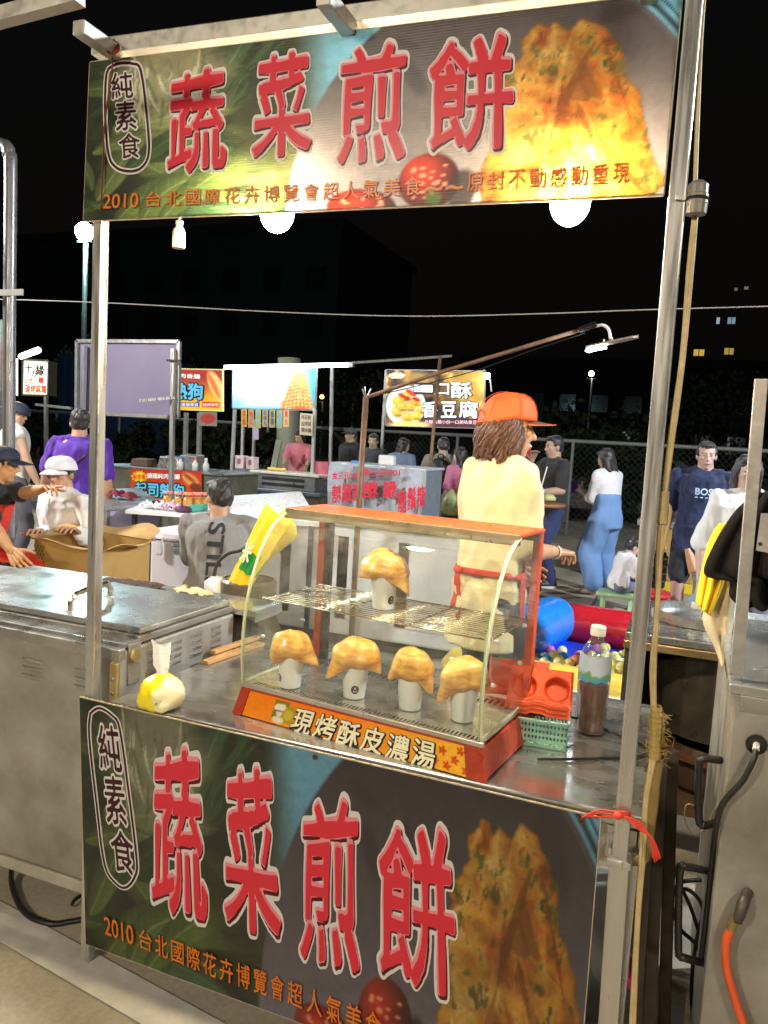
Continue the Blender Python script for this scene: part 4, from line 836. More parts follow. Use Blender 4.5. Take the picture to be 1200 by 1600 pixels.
# steel tray with slotted edges
ty0, ty1 = Y0-.012, Y1-.024; ts = B(); ts.box((X0-.006, ty0, ZT), (X1+.006, ty0+.010, ZT+.012)); ts.build('sill', M('cream_steel', (.52, .48, .40), .35, .6, dirt=.3), case, bevel=.0015)
def slots(y0, y1, n, x0, x1, w, sl):
    """a plate with real slots between x0..x1"""
    b_ = B(); p = (x1-x0)/n; z = ZT+.006
    for i in range(n):
        a = x0+i*p; c_ = a+p*(1-w); b_.add([(a+sl*0, y0, z), (c_, y0, z), (c_+sl, y1, z), (a+sl, y1, z)], [(0, 1, 2, 3)])
    return b_
tray = B(); z = ZT+.006; ya, yb, yc, yd = ty0+.012, ty0+.046, ty1-.058, ty1-.022
tray.quad((X0, ya-.006, z), (X1, ya-.006, z), (X1, ya, z), (X0, ya, z)); tray.quad((X0, yb, z), (X1, yb, z), (X1, yc, z), (X0, yc, z)); tray.quad((X0, yd, z), (X1, yd, z), (X1, ty1, z), (X0, ty1, z))
for (y0, y1, n, sl) in ((ya, yb, 62, .0), (yc, yd, 40, .0)):
    s_ = slots(y0, y1, n, X0+.02, X1-.02, .48, sl); tray.add(s_.v, s_.f)
    for (a, b_) in ((X0, X0+.02), (X1-.02, X1)): tray.quad((a, y0, z), (b_, y0, z), (b_, y1, z), (a, y1, z))
tray.build('tray', M('tray_steel', (.58, .56, .50), .26, .85, var=.15, scale=6, dirt=.25, dirtcol=(.25, .2, .13)), case, solid=.0012)
B().box((X0+.004, ty0+.006, ZT-.001), (X1-.004, ty1, ZT+.0005)).build('tray_well', M('dark_well', (.02, .018, .015), .5), case)
# wire shelf
chrome = M('shelf_wire', (.72, .62, .42), .22, .9, var=.1); sz = 1.100; sh_ = B(); sy0, sy1 = .080, Y1-.035
for i in range(15): y = sy0+(sy1-sy0)*i/14; sh_.tube([(X0+.02, y, sz), (X1-.02, y, sz)], .0015 if 0 < i < 14 else .0024, 5)
for x in (X0+.02, X0+.24, X0+.45, X1-.02): sh_.tube([(x, sy0, sz-.003), (x, sy1, sz-.003)], .0022, 6)
sh_.build('wire_shelf', chrome, case, smooth=True)
for x in (X0+.008, X1-.008):
    for y, z_ in ((.10, 1.095), (.30, 1.095), (.10, .99), (.29, 1.0)): B().ell((x, y, z_), (.007, .006, .006), 8, 6).build('shelf_peg', white_plastic, case, smooth=True)
for (x, y) in ((X0+.02, Y0+.02), (X1-.02, Y0+.02), (X0+.02, Y1-.02), (X1-.02, Y1-.02)): pass
# ---- pastry cups
crust = bpy.data.materials.new('baked_crust'); crust.use_nodes = True; nt = crust.node_tree; nd = nt.nodes; L = nt.links; b = nd['Principled BSDF']
tc = nd.new('ShaderNodeTexCoord'); n1 = nd.new('ShaderNodeTexNoise'); n1.inputs['Scale'].default_value = 16; n1.inputs['Detail'].default_value = 6; L.new(tc.outputs['Object'], n1.inputs['Vector'])
wv = nd.new('ShaderNodeTexWave'); wv.inputs['Scale'].default_value = 22; wv.inputs['Distortion'].default_value = 7; wv.inputs['Detail'].default_value = 3; wv.inputs['Detail Scale'].default_value = 1.0; wv.bands_direction = 'Z'; L.new(tc.outputs['Object'], wv.inputs['Vector'])
mm = nd.new('ShaderNodeMath'); mm.operation = 'MULTIPLY_ADD'; mm.inputs[1].default_value = .06; L.new(wv.outputs['Fac'], mm.inputs[0]); L.new(n1.outputs[0], mm.inputs[2])
cr = nd.new('ShaderNodeValToRGB'); e = cr.color_ramp.elements; e[0].position = .38; e[0].color = (.56, .20, .025, 1); e[1].position = .80; e[1].color = (.93, .66, .25, 1); x_ = e.new(.54); x_.color = (.88, .47, .09, 1)
L.new(mm.outputs[0], cr.inputs[0]); L.new(cr.outputs[0], b.inputs['Base Color']); b.inputs['Roughness'].default_value = .34; b.inputs['Coat Weight'].default_value = .3; b.inputs['Subsurface Weight'].default_value = .1; b.inputs['Subsurface Scale'].default_value = .01
bp = nd.new('ShaderNodeBump'); bp.inputs['Strength'].default_value = .9; bp.inputs['Distance'].default_value = .004; L.new(mm.outputs[0], bp.inputs['Height']); L.new(bp.outputs[0], b.inputs['Normal'])
paper = M('white_paper_cup', (.90, .88, .82), .5, 0, var=.03, scale=6); cupblk = M('cup_print_black', (.015, .015, .015), .5)
def pastry_cup(px, py, yw, zw, label, logo, seed, topw=1.0, droop=(0.5, 2.4), hh=.088, mini=False):
    base = P(px, py, z=zw)
    t = thing('pastry_cup', label, 'pastry cup', base, 'pastry topped paper cups in the display case'); rg = random.Random(seed); h = hh
    B().lathe([(.001, .003), (.0255, .003), (.0262, 0), (.0275, .002), (.0355, h-.002), (.0375, h), (.036, h+.002), (.034, h-.003), (.001, h-.004)], base, 30).build('paper_cup', paper, t, smooth=50)
    # logo on the wall facing the viewer
    vd = (CP-base); vd.z = 0; vd = vd.normalized(); a0 = math.atan2(vd.y, vd.x)+logo
    def wall(da, z, g): r = .0275+(.0355-.0275)*z/h+g; a = a0+da; return base+Vector((r*math.cos(a), r*math.sin(a), z))
    if abs(logo) < 2:
        lb_ = B(); pts = [wall(.34*math.cos(k*2*math.pi/20), .027+.0115*math.sin(k*2*math.pi/20), .0006) for k in range(20)]; c_ = wall(0, .027, .0008); lb_.add([c_]+pts, [(0, 1+k, 1+(k+1) % 20) for k in range(20)]); lb_.build('logo', cupblk, t)
        m_ = B(); m_.add([wall(-.10, .030, .0011), wall(0, .034, .0011), wall(.10, .030, .0011), wall(0, .0285, .0011)], [(0, 1, 2, 3)])
        for zz, ww in ((.0235, .17), (.021, .12)): m_.add([wall(-ww, zz, .0011), wall(ww, zz, .0011), wall(ww, zz+.0011, .0011), wall(-ww, zz+.0011, .0011)], [(0, 1, 2, 3)])
        m_.build('logo_mark', paper, t)
    # crust: domed cap whose rim droops in uneven folds
    nu, nv = 64, 24; vs = []; av = math.atan2(vd.y, vd.x); sgn = 1 if seed % 2 else -1
    ph = [rg.uniform(0, 6.28) for _ in range(6)]
    for j in range(nv+1):
        v = j/nv
        for i in range(nu):
            a = 2*math.pi*i/nu; sd_ = math.sin(a-av); c4 = abs(sd_)**3*(1+.35*(1 if sd_*sgn > 0 else -1)); c2 = .5-.5*math.cos(a-av); f3 = math.sin(5*a+ph[2])
            cor = c4; rim = (.047+.009*abs(sd_)**1.5+.003*math.sin(2*a+ph[3]))*topw; dr = .012+.020*cor+.014*c2+.0025*f3
            if v < .62:
                q = v/.62; th = q*math.pi/2; r = rim*math.sin(th)**.85; z_ = h+.008+.058*(1+.06*math.sin(a+ph[4]))*math.cos(th)**.9
                sw = math.sin(10*q+2.2*math.sin(a+ph[5])+ph[4]); z_ += .0022*sw*math.sin(th*1.4); r += .0012*sw*q
            else:
                q = (v-.62)/.38; r = rim*(1+.16*q*cor-.16*q*(1-cor)+.03*f3*q-.05*q*q); z_ = h+.008-dr*q
            k = mnoise.noise(Vector((math.cos(a)*1.7+seed, math.sin(a)*1.7, v*3)))*.0022
            vs.append(base+Vector(((r+k)*math.cos(a), (r+k)*math.sin(a), z_+k*.7)))
    tm = Matrix.Rotation(R(rg.uniform(-11, 11)), 3, vd) @ Matrix.Rotation(R(rg.uniform(-6, 6)), 3, 'X'); pc_ = base+Vector((0, 0, h+.01)); vs = [tm @ (v-pc_)+pc_ for v in vs]
    fs = [(j*nu+i, (j+1)*nu+i, (j+1)*nu+(i+1) % nu, j*nu+(i+1) % nu) for j in range(nv) for i in range(nu)]
    B().add(vs, fs).build('pastry_crust', crust, t, smooth=True, solid=.0035, fix=True)
    return t
def flare(o):
    for v in o.data.vertices:
        k = max(0, (ZT-ZB-v.co.z)/(ZT-ZB)); v.co.x += k*.020*(v.co.x+case.location.x-(X0+X1)/2)/((X1-X0)/2); v.co.y -= k*.012*(1 if v.co.y+case.location.y < .2 else -.3)
for o in [q for q in case.children if q.name.startswith('base')]+[pl]+list(pl.children): flare(o)
# the case stands turned a little on the counter
rq_ = Matrix.Rotation(R(-7), 3, 'Z'); pv_ = Vector((X1, Y0, 0)); case.location = rq_ @ (case.location-pv_)+Vector((.418, .028, 0)); case.location.z = ZB; case.rotation_euler.z = R(-7)
zt_ = ZT+.0075
pastry_cup(453, 1072, .135, zt_, 'leftmost pastry cup on the tray of the display case', -1.2, 1, .98)
pastry_cup(553, 1088, .125, zt_, 'pastry cup second from left with a round black logo facing the front', 0.05, 2, 1.10)
pastry_cup(640, 1106, .115, zt_, 'pastry cup third from left on the tray, its crust drooping on the right side', 3, 3, 1.02)
pastry_cup(722, 1124, .115, zt_, 'pastry cup at the right end of the tray behind the curved glass', 3, 4, 1.02)
pastry_cup(598, 950, .20, sz+.003, 'single pastry cup standing up on the wire shelf', .75, 5, 1.12)
# ------------------------------------------------------------------ things on the counter
TZ = .7905
# knotted plastic bag of tissue
c = P(252, 1108, y=.04); c.z = TZ; bag = thing('plastic_bag', 'yellow and clear plastic bag with a knotted neck on the counter by the left post', 'plastic bag', c)
def blobsurf(c, prof, n=40, wr=.1, seed=0, sq=1.0):
    vs = []; 
    for j, (r, z_) in enumerate(prof):
        for i in range(n):
            a = 2*math.pi*i/n; q = Vector((math.cos(a), math.sin(a), z_*18+seed)); k = 1+wr*(mnoise.noise(q*2.2)+.5*mnoise.noise(q*5.5))
            vs.append(c+Vector((r*k*math.cos(a), r*k*math.sin(a)*sq, z_+.003*mnoise.noise(q*4))))
    m = len(prof); return vs, [(j*n+i, j*n+(i+1) % n, (j+1)*n+(i+1) % n, (j+1)*n+i) for j in range(m-1) for i in range(n)]
vs, fs = blobsurf(c, [(.001, .001), (.046, .001), (.056, .010), (.060, .026), (.060, .042), (.057, .056), (.050, .068), (.040, .078), (.028, .086), (.017, .092), (.012, .095)], seed=2, wr=.22)
bagm = bpy.data.materials.new('bag_film'); bagm.use_nodes = True; nt = bagm.node_tree; nd = nt.nodes; L = nt.links; b = nd['Principled BSDF']
tc = nd.new('ShaderNodeTexCoord'); sp = nd.new('ShaderNodeSeparateXYZ'); L.new(tc.outputs['Object'], sp.inputs[0]); n1 = nd.new('ShaderNodeTexNoise'); n1.inputs['Scale'].default_value = 22; L.new(tc.outputs['Object'], n1.inputs['Vector'])
m1 = nd.new('ShaderNodeMath'); m1.operation = 'MULTIPLY_ADD'; m1.inputs[1].default_value = .05; L.new(n1.outputs[0], m1.inputs[0]); L.new(sp.outputs['X'], m1.inputs[2])
cr = nd.new('ShaderNodeValToRGB'); cr.color_ramp.elements[0].position = .042; cr.color_ramp.elements[0].color = (.85, .70, .02, 1); cr.color_ramp.elements[1].position = .052; cr.color_ramp.elements[1].color = (.82, .77, .50, 1)
L.new(m1.outputs[0], cr.inputs[0]); L.new(cr.outputs[0], b.inputs['Base Color']); b.inputs['Roughness'].default_value = .2
bp = nd.new('ShaderNodeBump'); bp.inputs['Strength'].default_value = .6; bp.inputs['Distance'].default_value = .004; n4 = nd.new('ShaderNodeTexNoise'); n4.inputs['Scale'].default_value = 60; L.new(tc.outputs['Object'], n4.inputs['Vector']); L.new(n4.outputs[0], bp.inputs['Height']); L.new(bp.outputs[0], b.inputs['Normal'])
B().add(vs, fs).build('bag_body', bagm, bag, smooth=True)
film = M('milky_film', (.92, .91, .88), .4, 0, var=.04, bump=.8, bscale=50)
n_ = 24; vs = []
for j, (w, th, z_) in enumerate([(.013, .012, .090), (.015, .012, .100), (.023, .013, .114), (.025, .011, .134), (.027, .009, .156), (.030, .006, .176)]):
    for i in range(n_):
        a = 2*math.pi*i/n_; k = 1+.12*math.sin(5*a+j); vs.append(c+Vector((w*k*math.cos(a)+.002*math.sin(j*2)-.002*j*.6, th*k*math.sin(a), z_+(.006*math.sin(2*a+1) if j == 5 else 0))))
B().add(vs, [(j*n_+i, j*n_+(i+1) % n_, (j+1)*n_+(i+1) % n_, (j+1)*n_+i) for j in range(5) for i in range(n_)]).build('bag_neck', film, bag, smooth=True)
dk = B(); dk.add([c+Vector((.02+.006*math.cos(k), -.0535+.0015*math.sin(k*2), .032+.006*math.sin(k))) for k in [q*.785 for q in range(8)]], [tuple(range(8))])
dk.build('printed_mark', M('print_grey', (.12, .11, .05), .5), bag)
# wooden boards
for (a, b_, w, h, lab) in ((P(320, 1038, z=TZ), P(408, 1008, z=TZ), .030, .012, 'pale wooden slat lying flat on the counter left of the display case, the lower one'), (P(332, 1022, z=TZ+.013), P(402, 998, z=TZ+.013), .024, .012, 'shorter wooden slat lying on top of the other slat left of the display case')):
    o = B().bar(a+Vector((0, 0, h/2)), b_+Vector((0, 0, h/2)), w, h).build('wooden_slat', wood, None, bevel=.0015); tag(o, lab, 'wooden slat')
# bottle of brown sauce
c = P(921, 1143, z=TZ); bot = thing('plastic_bottle', 'clear plastic bottle with a white cap half full of brown sauce', 'bottle', c); k = 1.0
pr = [(.001, .002), (.030, .002), (.036, .006), (.037, .02), (.037, .10), (.0375, .125), (.0375, .165), (.036, .180), (.031, .200), (.022, .218), (.0145, .228), (.0135, .238)]
B().lathe(pr, c, 30).build('bottle_wall', glass_pane('bottle_plastic', (.86, .88, .90), .07, .20, .05), bot, smooth=True)
B().lathe([(.001, .004), (.034, .004), (.0352, .01), (.0352, .118), (.001, .1185)], c, 30).build('sauce', M('brown_sauce', (.13, .035, .010), .12, 0, var=.2, coat=.3), bot, smooth=50)
B().lathe([(.001, .236), (.0175, .236), (.018, .24), (.018, .256), (.016, .259), (.001, .259)], c, 26).build('cap', M('cap_white', (.62, .66, .56), .4), bot, smooth=40)
lab = B(); a0 = math.atan2(CP.y-c.y, CP.x-c.x)
vs = []; 
for j, z_ in enumerate((.130, .145, .160, .176, .192)):
    r = (.0381, .0381, .0380, .0374, .0345)[j]
    for i in range(33): a = a0-1.7+3.4*i/32; vs.append(c+Vector((r*math.cos(a), r*math.sin(a), z_+(.002*math.sin(i) if j in (0,) else 0))))
lab.add(vs, [(j*33+i, j*33+i+1, (j+1)*33+i+1, (j+1)*33+i) for j in range(4) for i in range(32)])
lm = bpy.data.materials.new('printed_label'); lm.use_nodes = True; nt = lm.node_tree; nd = nt.nodes; L = nt.links; b = nd['Principled BSDF']; tc = nd.new('ShaderNodeTexCoord'); sp = nd.new('ShaderNodeSeparateXYZ'); L.new(tc.outputs['Object'], sp.inputs[0])
n1 = nd.new('ShaderNodeTexNoise'); n1.inputs['Scale'].default_value = 45; L.new(tc.outputs['Object'], n1.inputs['Vector']); m1 = nd.new('ShaderNodeMath'); m1.operation = 'MULTIPLY_ADD'; m1.inputs[1].default_value = .05; L.new(n1.outputs[0], m1.inputs[0]); L.new(sp.outputs['Z'], m1.inputs[2])
mr = nd.new('ShaderNodeMapRange'); mr.inputs[1].default_value = .145; mr.inputs[2].default_value = .22; L.new(m1.outputs[0], mr.inputs[0]); cr = nd.new('ShaderNodeValToRGB'); e = cr.color_ramp.elements; e[0].position = 0; e[0].color = (.03, .10, .34, 1); e[1].position = 1; e[1].color = (.30, .42, .58, 1)
for p_, c_ in ((.2, (.05, .32, .45, 1)), (.36, (.12, .30, .10, 1)), (.5, (.42, .55, .66, 1)), (.75, (.40, .45, .50, 1))): q = e.new(p_); q.color = c_
L.new(mr.outputs[0], cr.inputs[0]); L.new(cr.outputs[0], b.inputs['Base Color']); b.inputs['Roughness'].default_value = .2; b.inputs['Alpha'].default_value = .93
lab.build('label', lm, bot, smooth=True)
bot.scale = (1.13, 1.13, 1.13)
# mint basket with holes
c = P(846, 1166, z=TZ)+Vector((-.005, .035, 0)); bk = thing('plastic_basket', 'mint green perforated plastic basket beside the display case', 'basket', c)
mint = M('mint_plastic', (.30, .56, .44), .35, 0, var=.05); bb_ = B(); wx, wy, hz = .064, .050, .070
def wall_panel(b_, p, u, L_, flip=1):
    nu_, rows = 14, 4; hh = hz/ (rows*2+1)
    for r in range(rows*2+1):
        z0, z1 = r*hh, (r+1)*hh
        if r % 2 == 0: b_.quad(p+Vector((0, 0, z0)), p+u*L_+Vector((0, 0, z0)), p+u*L_+Vector((0, 0, z1)), p+Vector((0, 0, z1)))
        else:
            for i in range(nu_+1):
                a = L_*(i/nu_)-(L_/nu_*.25); b2 = a+L_/nu_*.5; a = max(0, a); b2 = min(L_, b2); b_.quad(p+u*a+Vector((0, 0, z0)), p+u*b2+Vector((0, 0, z0)), p+u*b2+Vector((0, 0, z1)), p+u*a+Vector((0, 0, z1)))
rz = Matrix.Rotation(R(6), 3, 'Z'); X_, Y_ = rz @ Vector((1, 0, 0)), rz @ Vector((0, 1, 0)); c0 = c-X_*wx-Y_*wy
wall_panel(bb_, c0, X_, 2*wx); wall_panel(bb_, c0+Y_*2*wy, X_, 2*wx); wall_panel(bb_, c0, Y_, 2*wy); wall_panel(bb_, c0+X_*2*wx, Y_, 2*wy)
bb_.build('basket_wall', mint, bk, solid=.0018)
rm = B(); up_ = Vector((0, 0, hz)); cs = [c0+up_, c0+X_*2*wx+up_, c0+X_*2*wx+Y_*2*wy+up_, c0+Y_*2*wy+up_]
for i in range(4): rm.bar(cs[i], cs[(i+1) % 4], .008, .006)
rm.build('rim', mint, bk, bevel=.001); B().hexa([c0, c0+X_*2*wx, c0+X_*2*wx+Y_*2*wy, c0+Y_*2*wy], [v+Vector((0, 0, .003)) for v in (c0, c0+X_*2*wx, c0+X_*2*wx+Y_*2*wy, c0+Y_*2*wy)]).build('floor', mint, bk)
# orange cup-holder trays stacked on the basket
om = M('orange_red_pulp', (.72, .09, .02), .6, 0, var=.08, bump=.2, bscale=90)
def holder(c, ang, lab, tilt):
    t = thing('cup_carrier_tray', lab, 'cup tray', c, 'orange cup carrier trays stacked by the sauce bottle', R(ang)); b_ = B()
    n = 40
    def f(u, v):
        x = (u-.5)*.165; y = (v-.5)*.105; z_ = .0
        for (cx, cy) in ((-.042, -.004), (.042, -.004)):
            d = math.hypot(x-cx, y-cy); z_ -= .020*(1/(1+math.exp((d-.029)/.0016)))
        d = math.hypot(x, y+.052); z_ += .006*(1/(1+math.exp((d-.02)/.002)))
        e = max(abs(x)/.0825, abs(y)/.0525); z_ -= .010*max(0, (e-.93)/.07)
        return Vector((x, y, z_+.022))
    b_.grid(f, 54, 36); me = b_.mesh('tray'); me.transform(Matrix.Rotation(R(tilt), 4, 'X')); link_mesh('tray', me, om, t, False, smooth=35); return t
cc = P(870, 1050, y=.40)
ex_, ey_ = c+Vector((0.01, .03, 0)), None
for i, (dz, tl) in enumerate(((.070, 6), (.082, 7), (.094, 8), (.125, 52))): holder(c+Vector((-.02, .02+.016*(i == 3), dz)), 5+i, ['lowest orange cup carrier tray of the stack on the mint basket', 'second lowest orange cup carrier tray of the stack on the mint basket', 'third orange cup carrier tray of the stack, just under the tilted one', 'tilted orange cup carrier tray on top of the stack showing its two cup wells'][i], tl)
holder(Vector((.405, .47, TZ+.11)), 12, 'orange cup carrier tray standing tilted behind the display case glass', 55)
# black power lead over the counter
cordo('black_lead', [P(822, 1108, z=TZ+.075), P(850, 1112, z=TZ+.07), P(890, 1120, z=TZ+.045), P(925, 1130, z=TZ+.02), P(960, 1146, z=TZ+.006), P(1000, 1162, z=TZ+.005), P(1013, 1172, z=TZ+.005), P(1000, 1181, z=TZ+.005), P(960, 1184, z=TZ+.005), P(900, 1186, z=TZ+.005), P(840, 1186, z=TZ+.005)], .0033, black_rub, 'black power lead looping over the counter in front of the sauce bottle', 'power lead')

# ------------------------------------------------------------------ stainless grill cabinet at the left
gx0, gx1, gy0, gy1, gz0, gz1 = -1.75, -.640, .075, .66, .20, .905
ov = thing('steel_griddle_cabinet', 'large stainless steel cabinet grill with a flat lid and bar handle left of the stall', 'grill cabinet', (-1.2, .35, 0))
B().box((gx0, gy0, gz0), (gx1, gy1, gz1)).build('cabinet', steel_dull, ov, bevel=.006)
B().box((gx0, gy0-.006, gz1-.022), (gx1+.004, gy0+.02, gz1+.010)).build('front_rail', steel, ov, bevel=.004)
B().bar((gx1-.012, gy0-.008, .16), (gx1-.012, gy0-.008, gz1-.03), .024, .012).build('corner_strip', M('rusty_yellow_strip', (.42, .30, .10), .6, .3, var=.3, scale=10, dirt=.8), ov, bevel=.002)
B().box((gx0, gy0+.002, .155), (gx1, gy0+.03, .195)).build('base_rail', M('worn_base_rail', (.50, .47, .40), .4, .5, dirt=.5), ov, bevel=.004)
for x in (gx0+.08, gx1-.08):
    for y in (gy0+.10, gy1-.08):
        q = thing('caster', None, None); q.name = 'caster'; q.parent = ov; OFF[q.name] = OFF[ov.name]
        B().lathe([(.01, -.014), (.045, -.014), (.048, 0), (.045, .014), (.01, .014)], (x, y, .049), 18, (1, 0, 0)).build('wheel', black_rub, q); B().box((x-.022, y-.015, .09), (x+.022, y+.03, .16)).build('bracket', galv, q)
# lid plate and vents
lz = gz1+.012; lid = B(); lid.box((gx0+.01, gy0+.10, lz+.016), (gx1-.012, gy1-.01, lz+.036)); lid.build('lid', M('lid_steel', (.58, .60, .58), .24, .8, var=.12, scale=3, dirt=.25, dirtcol=(.3, .26, .2), rvar=.1), ov, bevel=.005)
B().box((gx0+.005, gy0+.085, lz-.006), (gx1-.004, gy1, lz+.015)).build('lid_frame', steel, ov, bevel=.003)
vb = B(); n = 56; x0 = gx0+.02; x1 = gx1-.05
for i in range(n): a = x0+(x1-x0)*i/n; vb.hexa([(a, gy0+.032, lz-.002), (a+.009, gy0+.032, lz-.002), (a+.020, gy0+.078, lz-.002), (a+.011, gy0+.078, lz-.002)], [(a, gy0+.032, lz+.006), (a+.009, gy0+.032, lz+.006), (a+.020, gy0+.078, lz+.006), (a+.011, gy0+.078, lz+.006)])
vb.box((gx0, gy0+.020, lz-.004), (gx1, gy0+.031, lz+.007)); vb.box((gx0, gy0+.079, lz-.004), (gx1, gy0+.0845, lz+.007)); vb.box((x1+.008, gy0+.031, lz-.004), (gx1, gy0+.079, lz+.007)); vb.build('vent_grille', steel, ov)
B().box((gx0+.01, gy0+.03, lz-.012), (gx1-.01, gy0+.08, lz-.006)).build('vent_well', M('dark_well', (.02, .018, .015), .5), ov)
ha, hb = P(110, 955, z=lz+.036), P(172, 932, z=lz+.036)
B().tube([ha, ha+Vector((0, 0, .030)), ha+Vector((.004, .012, .043)), ha.lerp(hb, .15)+Vector((0, 0, .050)), ha.lerp(hb, .85)+Vector((0, 0, .050)), hb+Vector((-.004, -.012, .043)), hb+Vector((0, 0, .030)), hb], .0095, 12, 4).build('handle', M('handle_steel', (.62, .56, .46), .2, .95, var=.1), ov, smooth=True)
for q in (ha, hb): B().lathe([(.001, .0005), (.016, .0005), (.015, .003), (.001, .004)], q, 16).build('handle_flange', steel, ov)
# pressed louvres on the front and the side
def louvre(p, u, w, nrm, mat=steel_dull, par=ov):
    p = Vector(p); u = Vector(u); nrm = Vector(nrm); up = Vector((0, 0, 1)); b_ = B()
    rings = []
    for i in range(9):
        t = i/8; k = math.sin(math.pi*t)**.5*.009+.0004; c_ = p+u*(t-.5)*w; rings.append([c_, c_+nrm*k-up*.001, c_+nrm*k*.6-up*.010, c_-up*.014])
    b_.loft(rings); return b_.build('louvre', mat, par, smooth=40)
for (px, py) in ((25, 1045), (60, 1048), (110, 1055)): pass
for col_x in (-1.60, -1.38, -1.16, -.96, -.76):
    for r_ in range(3): louvre((col_x, gy0-.0005, .835-.024*r_), (1, 0, 0), .085, (0, -1, 0))
for col_y in (.22, .33, .44, .55):
    for r_ in range(4): louvre((gx1+.0005, col_y, .885-.022*r_), (0, 1, 0), .062, (1, 0, 0), steel)
for z_ in (.83, .79, .75, .70, .38): B().lathe([(.001, 0), (.006, 0), (.005, .004), (.001, .005)], (gx1-.012, gy0-.0145, z_), 12, (0, -1, 0)).build('screw', steel, ov)
hg = B(); hg.lathe([(.001, -.008), (.018, -.008), (.020, 0), (.018, .008), (.001, .008)], (gx1+.010, gy0+.05, .885), 16, (1, 0, 0)); hg.build('hinge_knob', M('hinge_brass', (.40, .30, .12), .4, .7, dirt=.6), ov, smooth=40)
B().box((gx1, gy0+.03, .80), (gx1+.005, gy0+.085, lz+.004)).build('hinge_plate', steel, ov, bevel=.002)
# side shelf at the far end of the cabinet
sh = B(); sh.box((gx1-.05, gy1+.003, lz-.016), (gx1+.085, gy1+.19, lz+.004)); sh.box((gx1+.079, gy1+.003, lz-.035), (gx1+.085, gy1+.19, lz-.017)); sh.box((gx0, gy1+.003, lz-.016), (gx1-.052, gy1+.19, lz+.004)); sh.build('side_shelf', M('lid_steel'), ov, bevel=.002)
# cloths
def cloth(name, c, w, h, label, mat, ang=0, bumpk=.01, seed=0, folds=3, par=None):
    c = Vector(c); rz = Matrix.Rotation(R(ang), 3, 'Z')
    def f(u, v):
        x = (u-.5)*w*(1+.12*mnoise.noise(Vector((v*4, seed, 0)))); y = (v-.5)*h*(1+.2*mnoise.noise(Vector((u*4, seed+5, 0))))
        z_ = .004+abs(bumpk*math.sin(u*math.pi*folds+2*mnoise.noise(Vector((u*2, v*2, seed)))))+bumpk*1.2*(.5+mnoise.noise(Vector((u*5, v*4, seed+2))))*min(1, 6*min(u, v, 1-u, 1-v)+.15)
        return c+rz @ Vector((x, y, max(z_, .002)))
    return tag(B().grid(f, 40, 26).build(name, mat, None, smooth=True, solid=.0015), label, 'cloth')
cloth('work_gloves', P(300, 928, z=lz+.006), .15, .075, 'crumpled cream cotton work gloves on the grill cabinet shelf', M('cream_cotton', (.62, .50, .30), .95, 0, bump=1, bscale=180), -8, .010, 3)
cloth('dark_towel', P(205, 914, z=lz+.006), .26, .07, 'folded dark brown towel with a pink hem on the back of the grill cabinet', M('brown_towel', (.09, .06, .05), .95, 0, bump=1, bscale=120), 8, .008, 7, 2)
cordo('towel_hem', [P(196, 921, z=lz+.012), P(215, 927, z=lz+.010), P(236, 927, z=lz+.012), P(252, 921, z=lz+.012)], .0018, M('pink_hem', (.7, .08, .22), .8), 'pink hem cord along the edge of the dark towel', 'hem') if False else None
# thick black cable looping on the floor
cordo('floor_cable', [P(140, 1395, z=.02), P(100, 1340, z=.10), P(60, 1325, z=.10), P(25, 1340, z=.05), P(18, 1380, z=.015), P(38, 1425, z=.010), P(75, 1443, z=.010), P(110, 1440, z=.010), P(150, 1430, z=.010), P(190, 1405, z=.010)], .0085, black_rub, 'thick black rubber cable looping out from under the grill cabinet onto the floor', 'cable', smooth=8, n=10)
cordo('short_floor_cable', [P(112, 1415, z=.010), P(118, 1405, z=.02), P(135, 1398, z=.02), P(165, 1400, z=.010)], .006, black_rub, 'short thin black cable end on the floor beside the lower banner', 'cable')
# folded yellow advertising umbrella with green band leaning behind the counter
um = thing('folded_yellow_umbrella', 'folded yellow market umbrella with a green band leaning behind the steel cabinet', 'umbrella', P(370, 940, y=.95)*Vector((1, 1, 0)))
ylw = M('yellow_canvas', (.80, .58, .02), .6, 0, var=.08, bump=.4, bscale=40); grn = M('green_band', (.02, .27, .05), .6)
ua, ub2 = P(352, 955, y=.92), P(436, 800, y=.92); d = ub2-ua; side = d.normalized().cross(Vector((0, -1, 0))).normalized()
def uf(u, v):
    c_ = ua+d*v; w = (.042+.020*v); a = (u-.5)*2; return c_-side*(a*w)+Vector((0, -.022*math.cos(a*1.5)+.002*math.sin(a*9+v*3), 0))
B().grid(uf, 20, 14).build('canvas', ylw, um, smooth=True, solid=.003)
w1 = [ua.lerp(ub2, .985)-Vector((0, -.005, 0)), P(440, 792, y=.94), P(462, 832, y=.98), P(424, 872, y=.98), P(388, 905, y=.96), ua+Vector((.02, .01, .0))]
vs = []; 
for i in range(13):
    t = i/12; a = ub2.lerp(ua, t)+Vector((.005, .006, 0)); e_ = catmull([P(446, 796, y=.94), P(464, 835, y=1.0), P(425, 870, y=.98), P(385, 910, y=.96), P(360, 955, y=.94)], 3)[i]
    for j in range(7): s_ = j/6; vs.append(a.lerp(e_, s_)+Vector((0, .006*math.sin(s_*6+t*4)*s_, 0)))
B().add(vs, [(i*7+j, i*7+j+1, (i+1)*7+j+1, (i+1)*7+j) for i in range(12) for j in range(6)]).build('loose_canvas', ylw, um, smooth=True, solid=.002)
gb = B()
def gf(u, v):
    vv = .42+.18*v; c_ = ua+d*vv; w = (.0425+.020*vv); a = (u-.5)*2; return c_-side*(a*w)+Vector((0, -.031*math.cos(a*1.5)+.006*math.sin(a*9+vv*3), 0))
